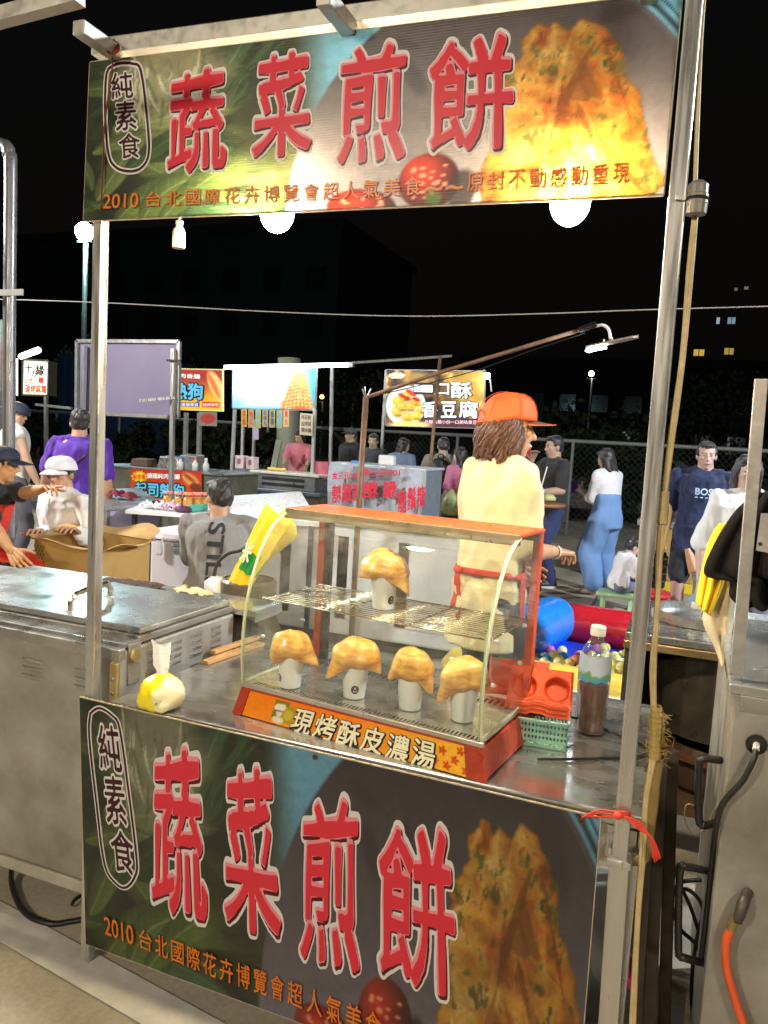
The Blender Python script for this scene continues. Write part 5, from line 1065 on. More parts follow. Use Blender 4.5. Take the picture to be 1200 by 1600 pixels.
gb.grid(gf, 20, 5).build('green_band', grn, um, smooth=True); qd = [P(388, 845, y=.885), P(402, 850, y=.885), P(390, 880, y=.885), P(376, 875, y=.885)]
tb = B(); put_text(tb, '米', qd, N, .016, .03); tb.build('lettering', print_mat('ink_bandwhite', .5, 0, False, (.75, .8, .7)), um)
B().tube([ua-d.normalized()*.75, ua], .012, 10).build('pole', galv, um); B().tube([ub2, ub2+d.normalized()*.05], .007, 8).build('tip', white_plastic, um)
# gas hose and dark gas cylinder behind
gc = P(385, 1000, y=1.0); gc.z = 0
gt = thing('gas_cylinder', 'dark grey gas cylinder standing behind the counter under the yellow umbrella', 'gas cylinder', gc)
B().lathe([(.001, .01), (.14, .01), (.155, .04), (.158, .5), (.150, .72), (.11, .82), (.05, .86), (.03, .87), (.03, .9), (.001, .9)], gc, 28).build('cylinder', M('cylinder_grey', (.16, .13, .09), .45, .2, var=.3, dirt=.7, dirtcol=(.06, .04, .02)), gt, smooth=40)
B().lathe([(.10, .84), (.11, .85), (.11, .95), (.10, .96)], gc, 24).build('collar', M('cylinder_grey'), gt, smooth=40)
cordo('gas_hose', [P(335, 930, y=1.0), P(334, 905, y=1.0), P(340, 880, y=1.0), P(356, 865, y=1.0), P(375, 860, y=1.0), P(390, 850, y=1.0), P(396, 842, y=1.0)], .008, M('dark_hose', (.04, .03, .025), .5), 'dark rubber gas hose arching up beside the folded yellow umbrella', 'hose')
tag(blob_o := B().add(*blobsurf(P(348, 930, y=1.0), [(.001, 0), (.06, 0), (.075, .02), (.07, .05), (.05, .07), (.02, .075), (.001, .076)], seed=9, wr=.25)).build('white_cloth_bundle', M('white_bag', (.66, .64, .62), .6, bump=.6), smooth=True), 'crumpled white plastic bag behind the grill cabinet shelf', 'bag')

# ------------------------------------------------------------------ neighbour's steel machine at the right edge
mx0, my0, mz1 = .925, .10, 1.085
mc = thing('neighbour_steel_cabinet', 'tall dull steel cabinet with an orange hose at the right edge of the photo', 'cabinet', (1.3, .4, 0))
B().box((mx0, my0, .10), (1.75, .82, mz1-.022)).build('cabinet', steel_dull, mc, bevel=.005)
B().box((mx0-.012, my0-.014, mz1-.021), (1.76, .83, mz1)).build('top', M('lid_steel'), mc, bevel=.003)
B().box((mx0+.19, my0-.004, .11), (1.75, my0+.01, mz1-.06)).build('door_panel', steel_dull, mc, bevel=.003)
B().box((mx0+.012, my0-.003, mz1-.06), (1.74, my0+.01, mz1-.024)).build('upper_strip', steel, mc, bevel=.002)
for x in (mx0+.03, 1.7):
    for y in (.14, .78): B().bar((x, y, 0), (x, y, .10), .035).build('leg', galv, mc)
hc_ = P(1182, 1163, y=my0-.001); B().lathe([(.001, 0), (.016, 0)], hc_, 18, N).build('cable_hole', M('dark_well'), mc); B().lathe([(.016, 0), (.021, 0), (.021, .003), (.016, .003)], hc_, 18, N).build('hole_rim', black_plastic, mc)
q = P(1158, 1420, y=my0-.02); B().tube([q+Vector((.012, .02, .03)), q+Vector((.003, -.004, .018)), q+Vector((-.002, -.012, 0)), q+Vector((-.006, -.014, -.022))], [.011, .0125, .012, .010], 12, 3).build('pipe_elbow', M('dark_fitting', (.07, .06, .05), .5, .3), mc, smooth=True)
hz_ = [P(x, y_, y=my0-.03) for x, y_ in ((1148, 1440), (1142, 1452), (1134, 1475), (1136, 1515), (1148, 1560), (1164, 1605), (1185, 1650))]
B().tube(hz_, .0088, 12, 5).build('hose', M('orange_rubber', (.72, .10, .025), .35), mc, smooth=True); B().tube([hz_[0]+Vector((0, 0, .008)), hz_[1]], .0105, 12).build('hose_clamp', M('hinge_brass'), mc)
B().tube([hc_, P(1178, 1185, y=my0-.03), P(1160, 1220, y=my0-.03), P(1128, 1258, y=my0-.02), P(1118, 1300, y=my0-.01), P(1112, 1350, y=my0+.03), P(1105, 1420, y=my0+.05), P(1095, 1500, y=my0+.05)], .0062, 10, 6).build('black_cable', black_rub, mc, smooth=True); B().tube([hc_, P(1181, 1172, y=my0-.02)], .007, 8).build('cable_sleeve', white_plastic, mc)
for pts in ([(1126, 1188), (1098, 1186), (1092, 1200), (1092, 1278), (1100, 1290), (1122, 1284)], [(1112, 1362), (1070, 1354), (1062, 1364), (1060, 1482), (1068, 1496), (1106, 1506)]):
    B().tube([P(x, y_, y=my0+(.06 if i in (0, 5) else .03)) for i, (x, y_) in enumerate(pts)], .0085, 10, 3).build('side_handle', black_plastic, mc, smooth=True)
cordo('loop_wire', [P(1125, 1232, y=.3), P(1118, 1262, y=.3), P(1096, 1300, y=.3), P(1080, 1300, y=.3), P(1070, 1280, y=.3), P(1072, 1258, y=.3), P(1084, 1258, y=.3)], .0012, M('pale_wire', (.5, .42, .25), .5), 'thin pale wire loop hanging by the black handle of the neighbour cabinet', 'wire')
# its post with a bracket
po = thing('steel_angle_post', 'grey steel angle post with a slotted bracket standing on the neighbour cabinet', 'post', P(1150, 1055, y=my0+.01))
a = P(1151, 1053, y=my0+.01); b2 = P(1190, 592, y=my0+.01); pm = M('spotted_steel', (.36, .34, .31), .5, .4, var=.2, scale=30, dirt=.5, dirtcol=(.1, .08, .06))
B().bar(a, b2, .024, .005).build('upright', pm, po, bevel=.001); B().bar(a+Vector((-.010, .012, 0)), b2+Vector((-.010, .012, 0)), .004, .018).build('flange', pm, po)
B().hexa([P(1181, 860, y=my0+.005), P(1181, 860, y=my0+.011), P(1206, 865, y=my0+.011), P(1206, 865, y=my0+.005)], [P(1189, 802, y=my0+.005), P(1189, 802, y=my0+.011), P(1212, 802, y=my0+.011), P(1212, 802, y=my0+.005)]).build('bracket', pm, po)
B().lathe([(.001, 0), (.004, 0), (.004, .001), (.001, .001)], P(1188, 850, y=my0+.003), 10, N).build('bolt_hole', M('dark_well'), po)
# hanging clothes behind the post: black jacket, yellow cloth, cream cloth
def drape(name, top, left, right, y0, mat, label, cat, folds=5, amp=.02, seed=0, cut=None):
    """top..bottom outline in photo pixels on two edges, hung at depth y0 with real folds"""
    n = 22; lp = catmull([P(*p, y=y0) for p in left], 6); rp = catmull([P(*p, y=y0) for p in right], 6); m = min(len(lp), len(rp)); lp = [lp[int(i*(len(lp)-1)/(m-1))] for i in range(m)]; rp = [rp[int(i*(len(rp)-1)/(m-1))] for i in range(m)]
    vs = [lp[i].lerp(rp[i], j/n)+Vector((0, amp*math.sin(j/n*math.pi*folds+seed+.8*math.sin(i/m*3))*(.3+.7*i/m)-amp*1.5*math.sin(math.pi*j/n), 0)) for i in range(m) for j in range(n+1)]
    return tag(B().add(vs, [(i*(n+1)+j, i*(n+1)+j+1, (i+1)*(n+1)+j+1, (i+1)*(n+1)+j) for i in range(m-1) for j in range(n)]).build(name, mat, smooth=True, solid=.004), label, cat)
drape('cream_cloth', None, [(1130, 885), (1110, 930), (1100, 970), (1118, 1012), (1128, 1038)], [(1150, 880), (1148, 930), (1146, 960), (1140, 1000), (1132, 1037)], .60, M('cream_rag', (.72, .60, .38), .9, bump=.5), 'long cream cloth hanging behind the angle post below the black jacket', 'cloth', 4, .015, 1)
drape('yellow_cloth', None, [(1125, 818), (1108, 850), (1096, 900), (1089, 942)], [(1150, 815), (1140, 870), (1125, 920), (1108, 960)], .56, M('bright_yellow_cloth', (.86, .58, .02), .85, bump=.4), 'bright yellow cloth hanging to the left of the black jacket', 'cloth', 5, .014, 2)
drape('black_jacket', None, [(1185, 770), (1150, 800), (1118, 850), (1102, 895), (1140, 905), (1142, 930), (1160, 948)], [(1225, 760), (1235, 800), (1240, 850), (1240, 890), (1240, 910), (1240, 935), (1235, 945)], .50, M('black_jacket_cloth', (.007, .006, .006), .9, spec=.1, bump=.8, bscale=25), 'black jacket hanging with its sleeve spread behind the angle post', 'jacket', 6, .03, 3)
# ------------------------------------------------------------------ pot cart behind it
ct = thing('pot_cart', 'dark steel cooking cart with a round pot lid on its top behind the right post', 'cooking cart', (.95, 1.6, 0))
cz = .875; cx0, cx1, cy0, cy1 = .625, 1.42, 1.38, 2.10
B().box((cx0, cy0, cz-.03), (cx1, cy1, cz)).build('top', M('cart_top', (.40, .42, .42), .25, .8, dirt=.3), ct, bevel=.005)
B().box((cx0-.004, cy0-.008, cz-.062), (cx1, cy0+.02, cz-.031)).build('front_trim', M('brass_steel', (.46, .32, .16), .35, .8, var=.2, dirt=.4), ct, bevel=.004)
for x in (cx0+.02, cx1-.02):
    for y in (cy0+.03, cy1-.03): B().bar((x, y, 0), (x, y, cz-.03), .036).build('leg', M('dark_leg', (.08, .07, .06), .5, .5), ct)
B().box((cx0+.01, cy0+.02, .20), (cx1, cy1, .23)).build('lower_shelf', M('brown_shelf', (.14, .08, .045), .6, .2, dirt=.4), ct)
dk_ = M('sooty_steel', (.05, .042, .034), .42, .6, var=.5, scale=5, dirt=.4, dirtcol=(.10, .06, .03))
B().box((cx0+.04, cy1-.04, .23), (cx1, cy1-.03, cz-.04)).build('back_panel', dk_, ct); B().box((cx0+.005, cy0+.05, .23), (cx0+.012, cy1-.05, cz-.035)).build('side_panel', dk_, ct)
B().lathe([(.24, .46), (.27, .47), (.275, .80), (.27, .83)], (1.0, 1.72, 0), 32).build('pot_well', M('soot_pot', (.13, .11, .08), .35, .7, var=.4, dirt=.5), ct, smooth=40)
B().lathe([(.001, .235), (.20, .235), (.225, .26), (.235, .38), (.22, .42), (.12, .45), (.001, .45)], (1.0, 1.72, 0), 28).build('burner_drum', M('burner_iron', (.10, .055, .035), .6, .3, dirt=.5), ct, smooth=40)
B().lathe([(.235, .372), (.262, .376), (.262, .392), (.235, .396)], (1.0, 1.72, 0), 28).build('burner_ring', M('rust_ring', (.20, .08, .04), .6, .3), ct)
lc = Vector((.90, 1.78, cz)); lidt = thing('round_pot_lid', 'round stainless pot lid with a raised rim lying on the cart top', 'pot lid', lc)
B().lathe([(.001, .022), (.10, .020), (.175, .012), (.182, .012), (.192, .040), (.205, .040), (.207, .002), (.001, .001)], lc, 48).build('lid', M('lid_steel'), lidt, smooth=35)
B().bar(lc+Vector((-.01, -.012, .032)), lc+Vector((.02, .0, .032)), .014, .020).build('grip', M('brass_grip', (.6, .42, .25), .3, .7), lidt, bevel=.003)
# long dark steel profiles leaning between stall and cabinet
for i, (x, x2, y, lab) in enumerate(((.800, .775, .16, 'nearest dark steel profile leaning beside the counter'), (.835, .795, .22, 'middle dark steel profile leaning beside the counter'), (.870, .82, .30, 'farthest dark steel profile leaning beside the counter'))):
    t = B(); t.bar((x, y, 0), (x2, y+.12, .80), .030, .026); tag(t.build('steel_profile', M('dark_profile', (.075, .06, .045), .4, .6, var=.35, scale=10, dirt=.5), bevel=.002), lab, 'steel profile', 'dark steel profiles leaning beside the counter')
# tangled leads down between them
for i, pts in enumerate(([(1030, 1180), (1044, 1220), (1052, 1290), (1050, 1340), (1062, 1380), (1080, 1420), (1096, 1470)], [(1096, 1375), (1062, 1380), (1050, 1410), (1062, 1450), (1090, 1480), (1100, 1530)], [(1052, 1395), (1075, 1390), (1098, 1420), (1086, 1480), (1080, 1560), (1090, 1620)])):
    cordo('tangled_lead', [P(x, y_, y=.42) for x, y_ in pts], .0052, black_rub, ['long black lead hanging from the counter corner toward the floor', 'black lead curving behind the lower black handle', 'black lead dropping behind the cabinet down to the floor'][i], 'cable')
mg = P(962, 1505, y=.35); tag(B().box(mg-Vector((.08, .05, .02)), mg+Vector((.05, .05, .012)), Matrix.Rotation(R(12), 3, 'Y')).build('magenta_tray', M('magenta_plastic', (.72, .02, .22), .35), bevel=.008), 'bright magenta plastic tray lying on the shelf under the counter', 'tray')
# ------------------------------------------------------------------ ball pool
tube_d = .36
def inflat(name, a, b_, r, mat, par, bulge=.06):
    a = Vector(a); b_ = Vector(b_); d = b_-a; L_ = d.length; n = 26; u = d/L_; vs = []; pts = []; rr = []
    for i in range(n+1):
        t = i/n; e = min(t, 1-t)*L_; k = math.sqrt(max(0, 1-max(0, 1-e/(r*.8))**2)); pts.append(a+d*t); rr.append(max(r*(k*.97+.03*math.sin(t*50)*.2), .02))
    B().tube(pts, rr, 32).build(name, mat, par, smooth=True)
vb_ = lambda n_, c_: M(n_, c_, .22, 0, var=.05, scale=4, bump=.12, bscale=14, coat=.2)
pool = thing('inflatable_ball_pool', 'inflatable ball pool with blue, red and yellow side tubes behind the stall', 'ball pool', (.2, 4.4, 0))
pa, pb_, pc_, pd = P(868, 975, z=.18), P(1010, 985, z=.18), P(842, 1068, z=.13), P(1010, 1090, z=.13)
pl_ = Vector((-.55, 3.6, .18)); 
bl_, bf_ = P(845, 962, z=.22), P(868, 955, z=.22)
far_l = P(872, 966, z=.17); far_r = far_l+Vector((1.9, -.25, 0)); near_l = far_l+Vector((-.45, -1.75, -.02)); near_r = near_l+Vector((2.2, -.25, -.03))
inflat('side_tube', far_l+Vector((-.22, -1.0, 0)), far_l+Vector((.0, .05, .0)), .20, vb_('vinyl_blue', (.02, .24, .80)), pool)
inflat('side_tube', far_l+Vector((.0, .0, -.01)), far_r, .155, vb_('vinyl_red', (.62, .02, .03)), pool)
nl2 = P(838, 1060, z=.12); nr2 = P(985, 1086, z=.12)
inflat('side_tube', nl2-(nr2-nl2)*1.1, nr2+(nr2-nl2)*1.1, .115, vb_('vinyl_yellow', (.86, .62, .10)), pool)
inflat('side_tube', nl2-(nr2-nl2)*1.0-Vector((0, .16, .10)), nr2+(nr2-nl2)*1.0-Vector((0, .16, .10)), .12, vb_('vinyl_white', (.8, .78, .70)), pool)
fl = [nl2*Vector((1, 1, 0)), nr2+(nr2-nl2)*.9, far_r, far_l]; fl = [Vector((v.x, v.y, .03)) for v in fl]; B().quad(*fl).build('pool_floor', vb_('vinyl_floor', (.01, .06, .62)), pool)
ballc = [(.86, .74, .20), (.80, .62, .12), (.05, .55, .42), (.04, .35, .75), (.85, .28, .12), (.80, .78, .55), (.60, .12, .45), (.88, .80, .35), (.80, .70, .3)]
bm_ = [M('ball_%d' % i, c_, .3, var=.03) for i, c_ in enumerate(ballc)]; names = ['yellow', 'amber', 'green', 'blue', 'orange', 'cream', 'purple', 'pale yellow', 'sand']
bme = []
for i in range(len(ballc)): me = B().ell((0, 0, 0), .036, 14, 9).mesh('ball'); me.shade_smooth(); me.materials.append(bm_[i]); bme.append(me)
k_ = 0; used_ = []
for tr in range(4000):
    px, py = rnd.uniform(838, 990), rnd.uniform(1012, 1068)
    dens = max(.02, min(1, (py-1020)/14+(px-950)/200)); 
    if rnd.random() > dens: continue
    lvl = 0.066 if rnd.random() < .7 else .10
    q = P(px, py, z=lvl)
    if any((q-w_).length < .062 for w_ in used_): continue
    if py < 1008-.0*(px-840) and rnd.random() < .55: q.z = .066
    used_.append(q); i = rnd.choice([0, 0, 1, 2, 3, 4, 5, 7, 7, 8, 6]); o = bpy.data.objects.new('play_ball', bme[i]); COL.objects.link(o); o.location = q
    tag(o, names[i]+' plastic play ball lying in the inflatable pool', 'ball', 'play balls in the inflatable pool'); k_ += 1
    if k_ >= 150: break
# ------------------------------------------------------------------ helper for the far stalls
def simple_post(a, b_, w, par, mat=tube_bg, name='post'): return B().bar(a, b_, w).build(name, mat, par)
ink = lambda n_, c_=(0, 0, 0), e_=0: print_mat(n_, .5, 0, False, c_, e_)
def lines(par, name, txts, quads, mat, nrm=N, lift=.004, off=.02, mirror=False, bevel=0, parname=None):
    b_ = B()
    for t_, q in zip(txts, quads): put_text(b_, t_, q, nrm, lift, off, bevel, mirror=mirror)
    return b_.build(name, mat, par)
def pq(y, *pts): return [P(*p, y=y) for p in pts]

# --- empty stall with the violet board (seen from behind)
vy = 5.0; vs_ = thing('violet_sign_stall', 'bare stall frame carrying a plain violet sign board behind the purple shirt man', 'stall frame', P(200, 900, y=vy)*Vector((1, 1, 0)))
q = pq(vy, (122, 533), (281, 534), (279, 652), (121, 645)); B().hexa([q[3]+Vector((.03, 0, 0)), q[2]-Vector((.03, 0, 0)), q[2]+Vector((-.03, .02, 0)), q[3]+Vector((.03, .02, 0))], [q[0]+Vector((.03, 0, 0)), q[1]-Vector((.03, 0, 0)), q[1]+Vector((-.03, .02, 0)), q[0]+Vector((.03, .02, 0))]).build('sign_board', M('violet_board', (.17, .145, .235), .55, 0, var=.06, scale=4, dirt=.25, dirtcol=(.22, .18, .3)), vs_)
for i in range(4): B().bar(q[i]-Vector((0, .01, 0)), q[(i+1) % 4]-Vector((0, .01, 0)), .035).build('board_frame', tube_bg, vs_)
a = P(271, 545, y=vy-.05); b2 = P(267, 860, y=vy-.05); b2.z = 0; simple_post(a, b2, .040, vs_, galv); simple_post(P(132, 540, y=vy-.05), Vector((P(130, 860, y=vy).x, vy-.05, 0)), .04, vs_, galv)
B().bar(P(218, 626, y=vy-.3), P(272, 621, y=vy-.05), .03).build('stub_bar', galv, vs_); B().bar(P(261, 563, y=vy-.08), P(283, 564, y=vy-.08), .02).build('clamp', black_plastic, vs_)
# --- light box sign at far left
ly = 8.5; lt = thing('lit_box_sign', 'small lit box sign with black and red characters on a pole at the far left', 'sign', P(60, 700, y=ly)*Vector((1, 1, 0)))
q = pq(ly, (37, 562), (77, 564), (76, 618), (36, 617)); B().hexa([q[3], q[2], q[2]+Vector((0, .18, 0)), q[3]+Vector((0, .18, 0))], [q[0], q[1], q[1]+Vector((0, .18, 0)), q[0]+Vector((0, .18, 0))]).build('box_body', M('dark_olive_frame', (.05, .05, .03), .5), lt); B().quad(*[v+Vector((0, -.006, 0)) for v in (q[3], q[2], q[1], q[0])]).build('lit_face', M('lit_panel', (1, .93, .74), .4, emit=.95, ecol=(1, .90, .66), var=.03), lt)
for i in range(4): B().bar(q[i]-Vector((0, .012, 0)), q[(i+1) % 4]-Vector((0, .012, 0)), .03).build('frame', M('dark_olive_frame', (.05, .05, .03), .5), lt)
lines(lt, 'black_lettering', ['十', '方', '緣'], [pq(ly, (40, 568), (51, 568), (51, 583), (40, 583)), pq(ly, (50, 577), (58, 577), (58, 589), (50, 589)), pq(ly, (57, 569), (70, 571), (70, 587), (57, 587))], ink('sign_black', (.01, .01, .01)), lift=.012, off=.03)
lines(lt, 'red_lettering', ['日式', '碳烤麻糬'], [pq(ly, (40, 591), (52, 591), (52, 599), (40, 599)), pq(ly, (40, 601), (73, 602), (73, 615), (40, 614))], ink('sign_red', (.75, .04, .02), .6), lift=.012, off=.035)
B().add([P(64+5.5*math.cos(k*.7854+.2)*(1 if k % 2 else .75), 594+6*math.sin(k*.7854+.2)*(1 if k % 2 else .75), y=ly-.012) for k in range(8)], [tuple(range(8))]).build('emblem', ink('sign_red', (.75, .04, .02), .6), lt)
simple_post(P(72, 618, y=ly), Vector((P(72, 800, y=ly).x, ly, 0)), .05, lt); simple_post(P(56, 632, y=ly), P(112, 638, y=ly), .04, lt)
ft_ = thing('lit_tube_lamp', 'short lit tube lamp fixed above the small box sign', 'tube lamp', P(48, 552, y=ly)); B().tube([P(33, 557, y=ly+.1), P(60, 547, y=ly-.15)], .05, 10).build('tube', M('lit_warm_tube', (1, .9, .6), .4, emit=9, ecol=(1, .86, .55), var=0), ft_, smooth=True)
# green-white sign sliver and thick grey pole at far left edge
gs = thing('green_edge_sign', 'bright sign with a green and orange picture cut off by the left edge', 'sign', P(0, 700, y=7.5)*Vector((1, 1, 0)))
def pg(cv): cv.c[:] = (236, 240, 226); cv.mix(np.clip((cv.V-np.float64(540))/-30, 0, 1), (70, 180, 110)); cv.mix(cv.ell(-4, 556, 14, 22, 0, .2), (226, 120, 60)); cv.mix(cv.ell(-6, 590, 10, 16, 0, .2), (240, 200, 120))
sheet('sign_face', *pq(7.5, (-60, 505), (5, 502), (5, 612), (-60, 612)), .03, pg, print_mat('lit_print', .5, 0, emit=1.5), gs); simple_post(P(4, 500, y=7.52), Vector((P(4, 700, y=7.52).x, 7.52, 0)), .05, gs); B().hexa(*[[P(25, 618, y=7.6+k), P(28, 618, y=7.6+k), P(28, 560, y=7.6+k), P(25, 560, y=7.6+k)] for k in (0, .04)]).build('lit_edge', M('lit_panel'), gs)
py_ = 1.9; gp = thing('grey_pole', 'thick grey painted steel pole with a bent top at the left edge of the frame', 'pole', P(14, 900, y=py_)*Vector((1, 1, 0)))
x_ = P(13, 800, y=py_).x; B().tube([(x_, py_, 0), (x_, py_, 1.0), (x_-.01, py_, 2.0), (x_-.015, py_, 2.95), (x_-.03, py_, 3.05), (x_-.09, py_, 3.12), (x_-.5, py_, 3.13)], .036, 18, 4).build('pole', M('grey_painted_steel', (.23, .23, .24), .35, .5, var=.15, scale=6, dirt=.3), gp, smooth=True)
B().box(P(-20, 462, y=py_-.06), P(37, 452, y=py_-.05)).build('flat_bar', M('white_bar', (.4, .42, .38), .5), gp)
# --- steel work table behind the box area
t1 = thing('steel_work_table', 'steel work table with a dark red cloth behind the man in the purple shirt', 'table', P(220, 900, y=4.3)*Vector((1, 1, 0)))
def table(t, TLq, z_, mat, legmat, th=.03, leg=.04, skirt=None):
    pts = [P(*p, z=z_) for p in TLq]; B().hexa([p-Vector((0, 0, th)) for p in pts], pts).build('table_top', mat, t)
    cc_ = sum(pts, Vector())/4
    for p in pts: q_ = p.lerp(cc_, .08); B().bar((q_.x, q_.y, 0), (q_.x, q_.y, z_-th), leg).build('leg', legmat, t)
    if skirt: B().hexa([Vector((p.x, p.y, .08)).lerp(Vector((cc_.x, cc_.y, .08)), .05) for p in pts], [(p-Vector((0, 0, th+.002))).lerp(cc_-Vector((0, 0, th+.002)), .05) for p in pts]).build('side_panel', skirt, t)
    return pts
table(t1, [(165, 792), (255, 786), (215, 762), (120, 766)], .90, M('grey_steel_table', (.36, .38, .38), .35, .7), tube_bg, skirt=M('lilac_panel', (.36, .36, .50), .6, 0, var=.1, dirt=.3, dirtcol=(.45, .25, .5)))
cloth('dark_red_cloth', P(185, 778, z=.905), .34, .16, 'dark red cloth lying on the steel work table behind the purple shirt man', M('dark_red_cotton', (.20, .02, .04), .9), 5, .03, 4)
# --- folding table with jars
t2 = thing('white_folding_table', 'white topped folding table with black legs holding plastic jars', 'folding table', P(290, 900, y=4.0)*Vector((1, 1, 0)))
tp_ = table(t2, [(196, 797), (500, 818), (470, 768), (240, 782)], .90, M('white_table_top', (.80, .80, .80), .35, 0, var=.04), M('black_leg', (.02, .02, .02), .4), .025, .03)
jl = M('jar_lid', (.75, .25, .18), .4); jc = M('orange_candy', (.62, .30, .06), .3, 0, var=.4, scale=60); jg = glass_pane('jar_plastic', (.96, .92, .85), .03, .04)
for i, (px, py) in enumerate(((262, 789), (279, 790), (293, 791), (307, 791), (318, 791))):
    c = P(px, py, z=.901); t = thing('candy_jar', ['candy jar with orange contents at the left end of the row on the folding table', 'second candy jar from the left in the row on the folding table', 'middle candy jar of the row on the folding table', 'fourth candy jar from the left in the row on the folding table', 'candy jar at the right end of the row beside the grey shirt man'][i], 'jar', c, 'orange candy jars with red lids on the folding table')
    B().lathe([(.001, .001), (.036, .001), (.038, .01), (.038, .085), (.033, .095)], c, 18).build('jar', jg, t, smooth=True); B().lathe([(.001, .003), (.034, .003), (.035, .07), (.001, .075)], c, 14).build('contents', jc, t, smooth=True); B().lathe([(.001, .112), (.036, .112), (.038, .108), (.038, .094), (.001, .093)], c, 18).build('lid', jl, t, smooth=40)
for (px, py, w, h, m_, lb_, sd) in ((240, 795, .22, .10, M('white_film', (.75, .74, .76), .4, bump=.4), 'crumpled white plastic film on the left end of the folding table', 2), (268, 798, .16, .07, M('pale_pink_film', (.62, .40, .55), .4), 'pale pink plastic wrapper on the folding table in front of the jars', 6)): cloth('plastic_film', P(px, py, z=.902), w, h, lb_, m_, 4, .03, sd)
tag(B().add(*blobsurf(P(286, 800, z=.902), [(.001, 0), (.05, 0), (.06, .02), (.045, .04), (.001, .045)], seed=3, wr=.3)).build('dark_purple_pouch', M('dark_purple', (.10, .02, .06), .6), smooth=True), 'small dark purple pouch on the folding table edge', 'pouch')
tag(B().box(P(300, 800, z=.902), P(314, 796, z=.902)+Vector((0, 0, .045))).build('green_box', M('teal_box', (.06, .38, .26), .5), bevel=.005), 'small teal box on the folding table beside the purple pouch', 'box')
for (px, py, lb_) in ((370, 796, 'left clear tray of food packs on the white folding table'), (398, 800, 'middle clear tray of food packs on the white folding table'), (440, 806, 'right clear tray of food packs on the white folding table')):
    tag(B().box(P(px-14, py, z=.902), P(px+14, py-6, z=.902)+Vector((0, 0, .03))).build('food_tray', M('clear_tray', (.72, .70, .72), .25, 0, var=.2, scale=30), bevel=.006), lb_, 'food tray', 'clear food trays on the white folding table')
# long white chest behind the display case
chx0, chx1 = P(366, 800, y=3.5).x, P(735, 830, y=3.5).x; chz = P(500, 808, y=3.5).z; ch_ = thing('white_chest', 'long low white chest counter behind the display case', 'chest', ((chx0+chx1)/2, 3.8, 0)); wch = M('chest_white', (.80, .79, .84), .4, 0, var=.08, scale=3, dirt=.2, dirtcol=(.45, .42, .5))
B().box((chx0, 3.5, .08), (chx1, 4.1, chz-.05)).build('body', wch, ch_, bevel=.02); B().box((chx0-.02, 3.48, chz-.048), (chx1+.02, 4.12, chz)).build('lid', M('white_table_top'), ch_, bevel=.015)
for k in range(4): x = chx0+(chx1-chx0)*(k+.5)/4; B().box((x-.28, 3.492, .2), (x+.28, 3.499, chz-.12)).build('panel', wch, ch_, bevel=.003)
# white cool box
c = P(275, 905, y=2.75); cz0 = .50; co = thing('white_cool_box', 'large white insulated cool box with a side latch beside the grey shirt man', 'cool box', (P(285, 860, y=2.9).x, 2.9, 0))
x0, x1 = P(232, 820, y=2.75).x, P(345, 820, y=2.75).x+.05; zt2 = P(235, 826, y=2.75).z; wp = M('cooler_white', (.74, .70, .74), .4, 0, var=.04, dirt=.15, dirtcol=(.5, .45, .45))
B().box((x0+.02, 2.75, zt2-.44), (x1-.02, 3.2, zt2-.075)).build('body', wp, co, bevel=.02); B().box((x0, 2.735, zt2-.072), (x1, 3.22, zt2)).build('lid', wp, co, bevel=.02)
lx = P(249, 850, y=2.72).x; B().box((lx-.03, 2.715, zt2-.17), (lx+.025, 2.733, zt2-.04)).build('latch', wp, co, bevel=.012); B().box((lx-.028, 2.712, zt2-.066), (lx+.02, 2.7145, zt2-.058)).build('latch_slot', M('dark_well'), co)
q = pq(2.744, (269, 848), (298, 849), (298, 865), (269, 864)); B().quad(*q[::-1]).build('label', ink('grey_label', (.34, .34, .36)), co); lines(co, 'label_lines', ['====', '===='], [pq(2.742, (271, 850), (296, 851), (296, 855), (271, 854)), pq(2.742, (271, 858), (296, 859), (296, 863), (271, 862))], ink('label_ink', (.12, .12, .14)), lift=.001)
for x in (x0+.07, x1-.07):
    for y in (2.8, 3.15): B().box((x-.025, y-.025, 0), (x+.025, y+.025, zt2-.441)).build('stand_leg', M('black_leg'), co)
# cardboard box
by = 1.75; bxt = thing('cardboard_box', 'large open brown cardboard box with raised flaps and a green checked side', 'cardboard box', (P(150, 900, y=by).x, by+.2, .42))
A_, B_, C_, D_ = P(54, 850, y=by), P(160, 868, y=by-.04), P(236, 868, y=by+.12), P(110, 832, y=by+.42)
A_.z = .845; B_.z = .835; C_ = P(234, 860, y=by+.34); C_.z = .845; D_ = Vector((A_.x+.06, A_.y+.42, .86)); E_ = Vector((C_.x-.03, C_.y+.04, .855)); zb = .45
dn = lambda v, k=0: Vector((v.x, v.y, zb))
def wall_(p, q_, name, mat=card): B().hexa([dn(p), dn(q_), dn(q_)+Vector((0, .006, 0)), dn(p)+Vector((0, .006, 0))], [p, q_, q_+Vector((0, .006, 0)), p+Vector((0, .006, 0))]).build(name, mat, bxt)
wall_(A_, B_, 'side'); wall_(B_, C_, 'side'); wall_(D_, A_, 'side'); wall_(E_, D_, 'side'); wall_(C_, E_, 'side'); B().hexa([dn(v) for v in (A_, B_, E_, D_)], [dn(v)+Vector((0, 0, .006)) for v in (A_, B_, E_, D_)]).build('floor', card, bxt)
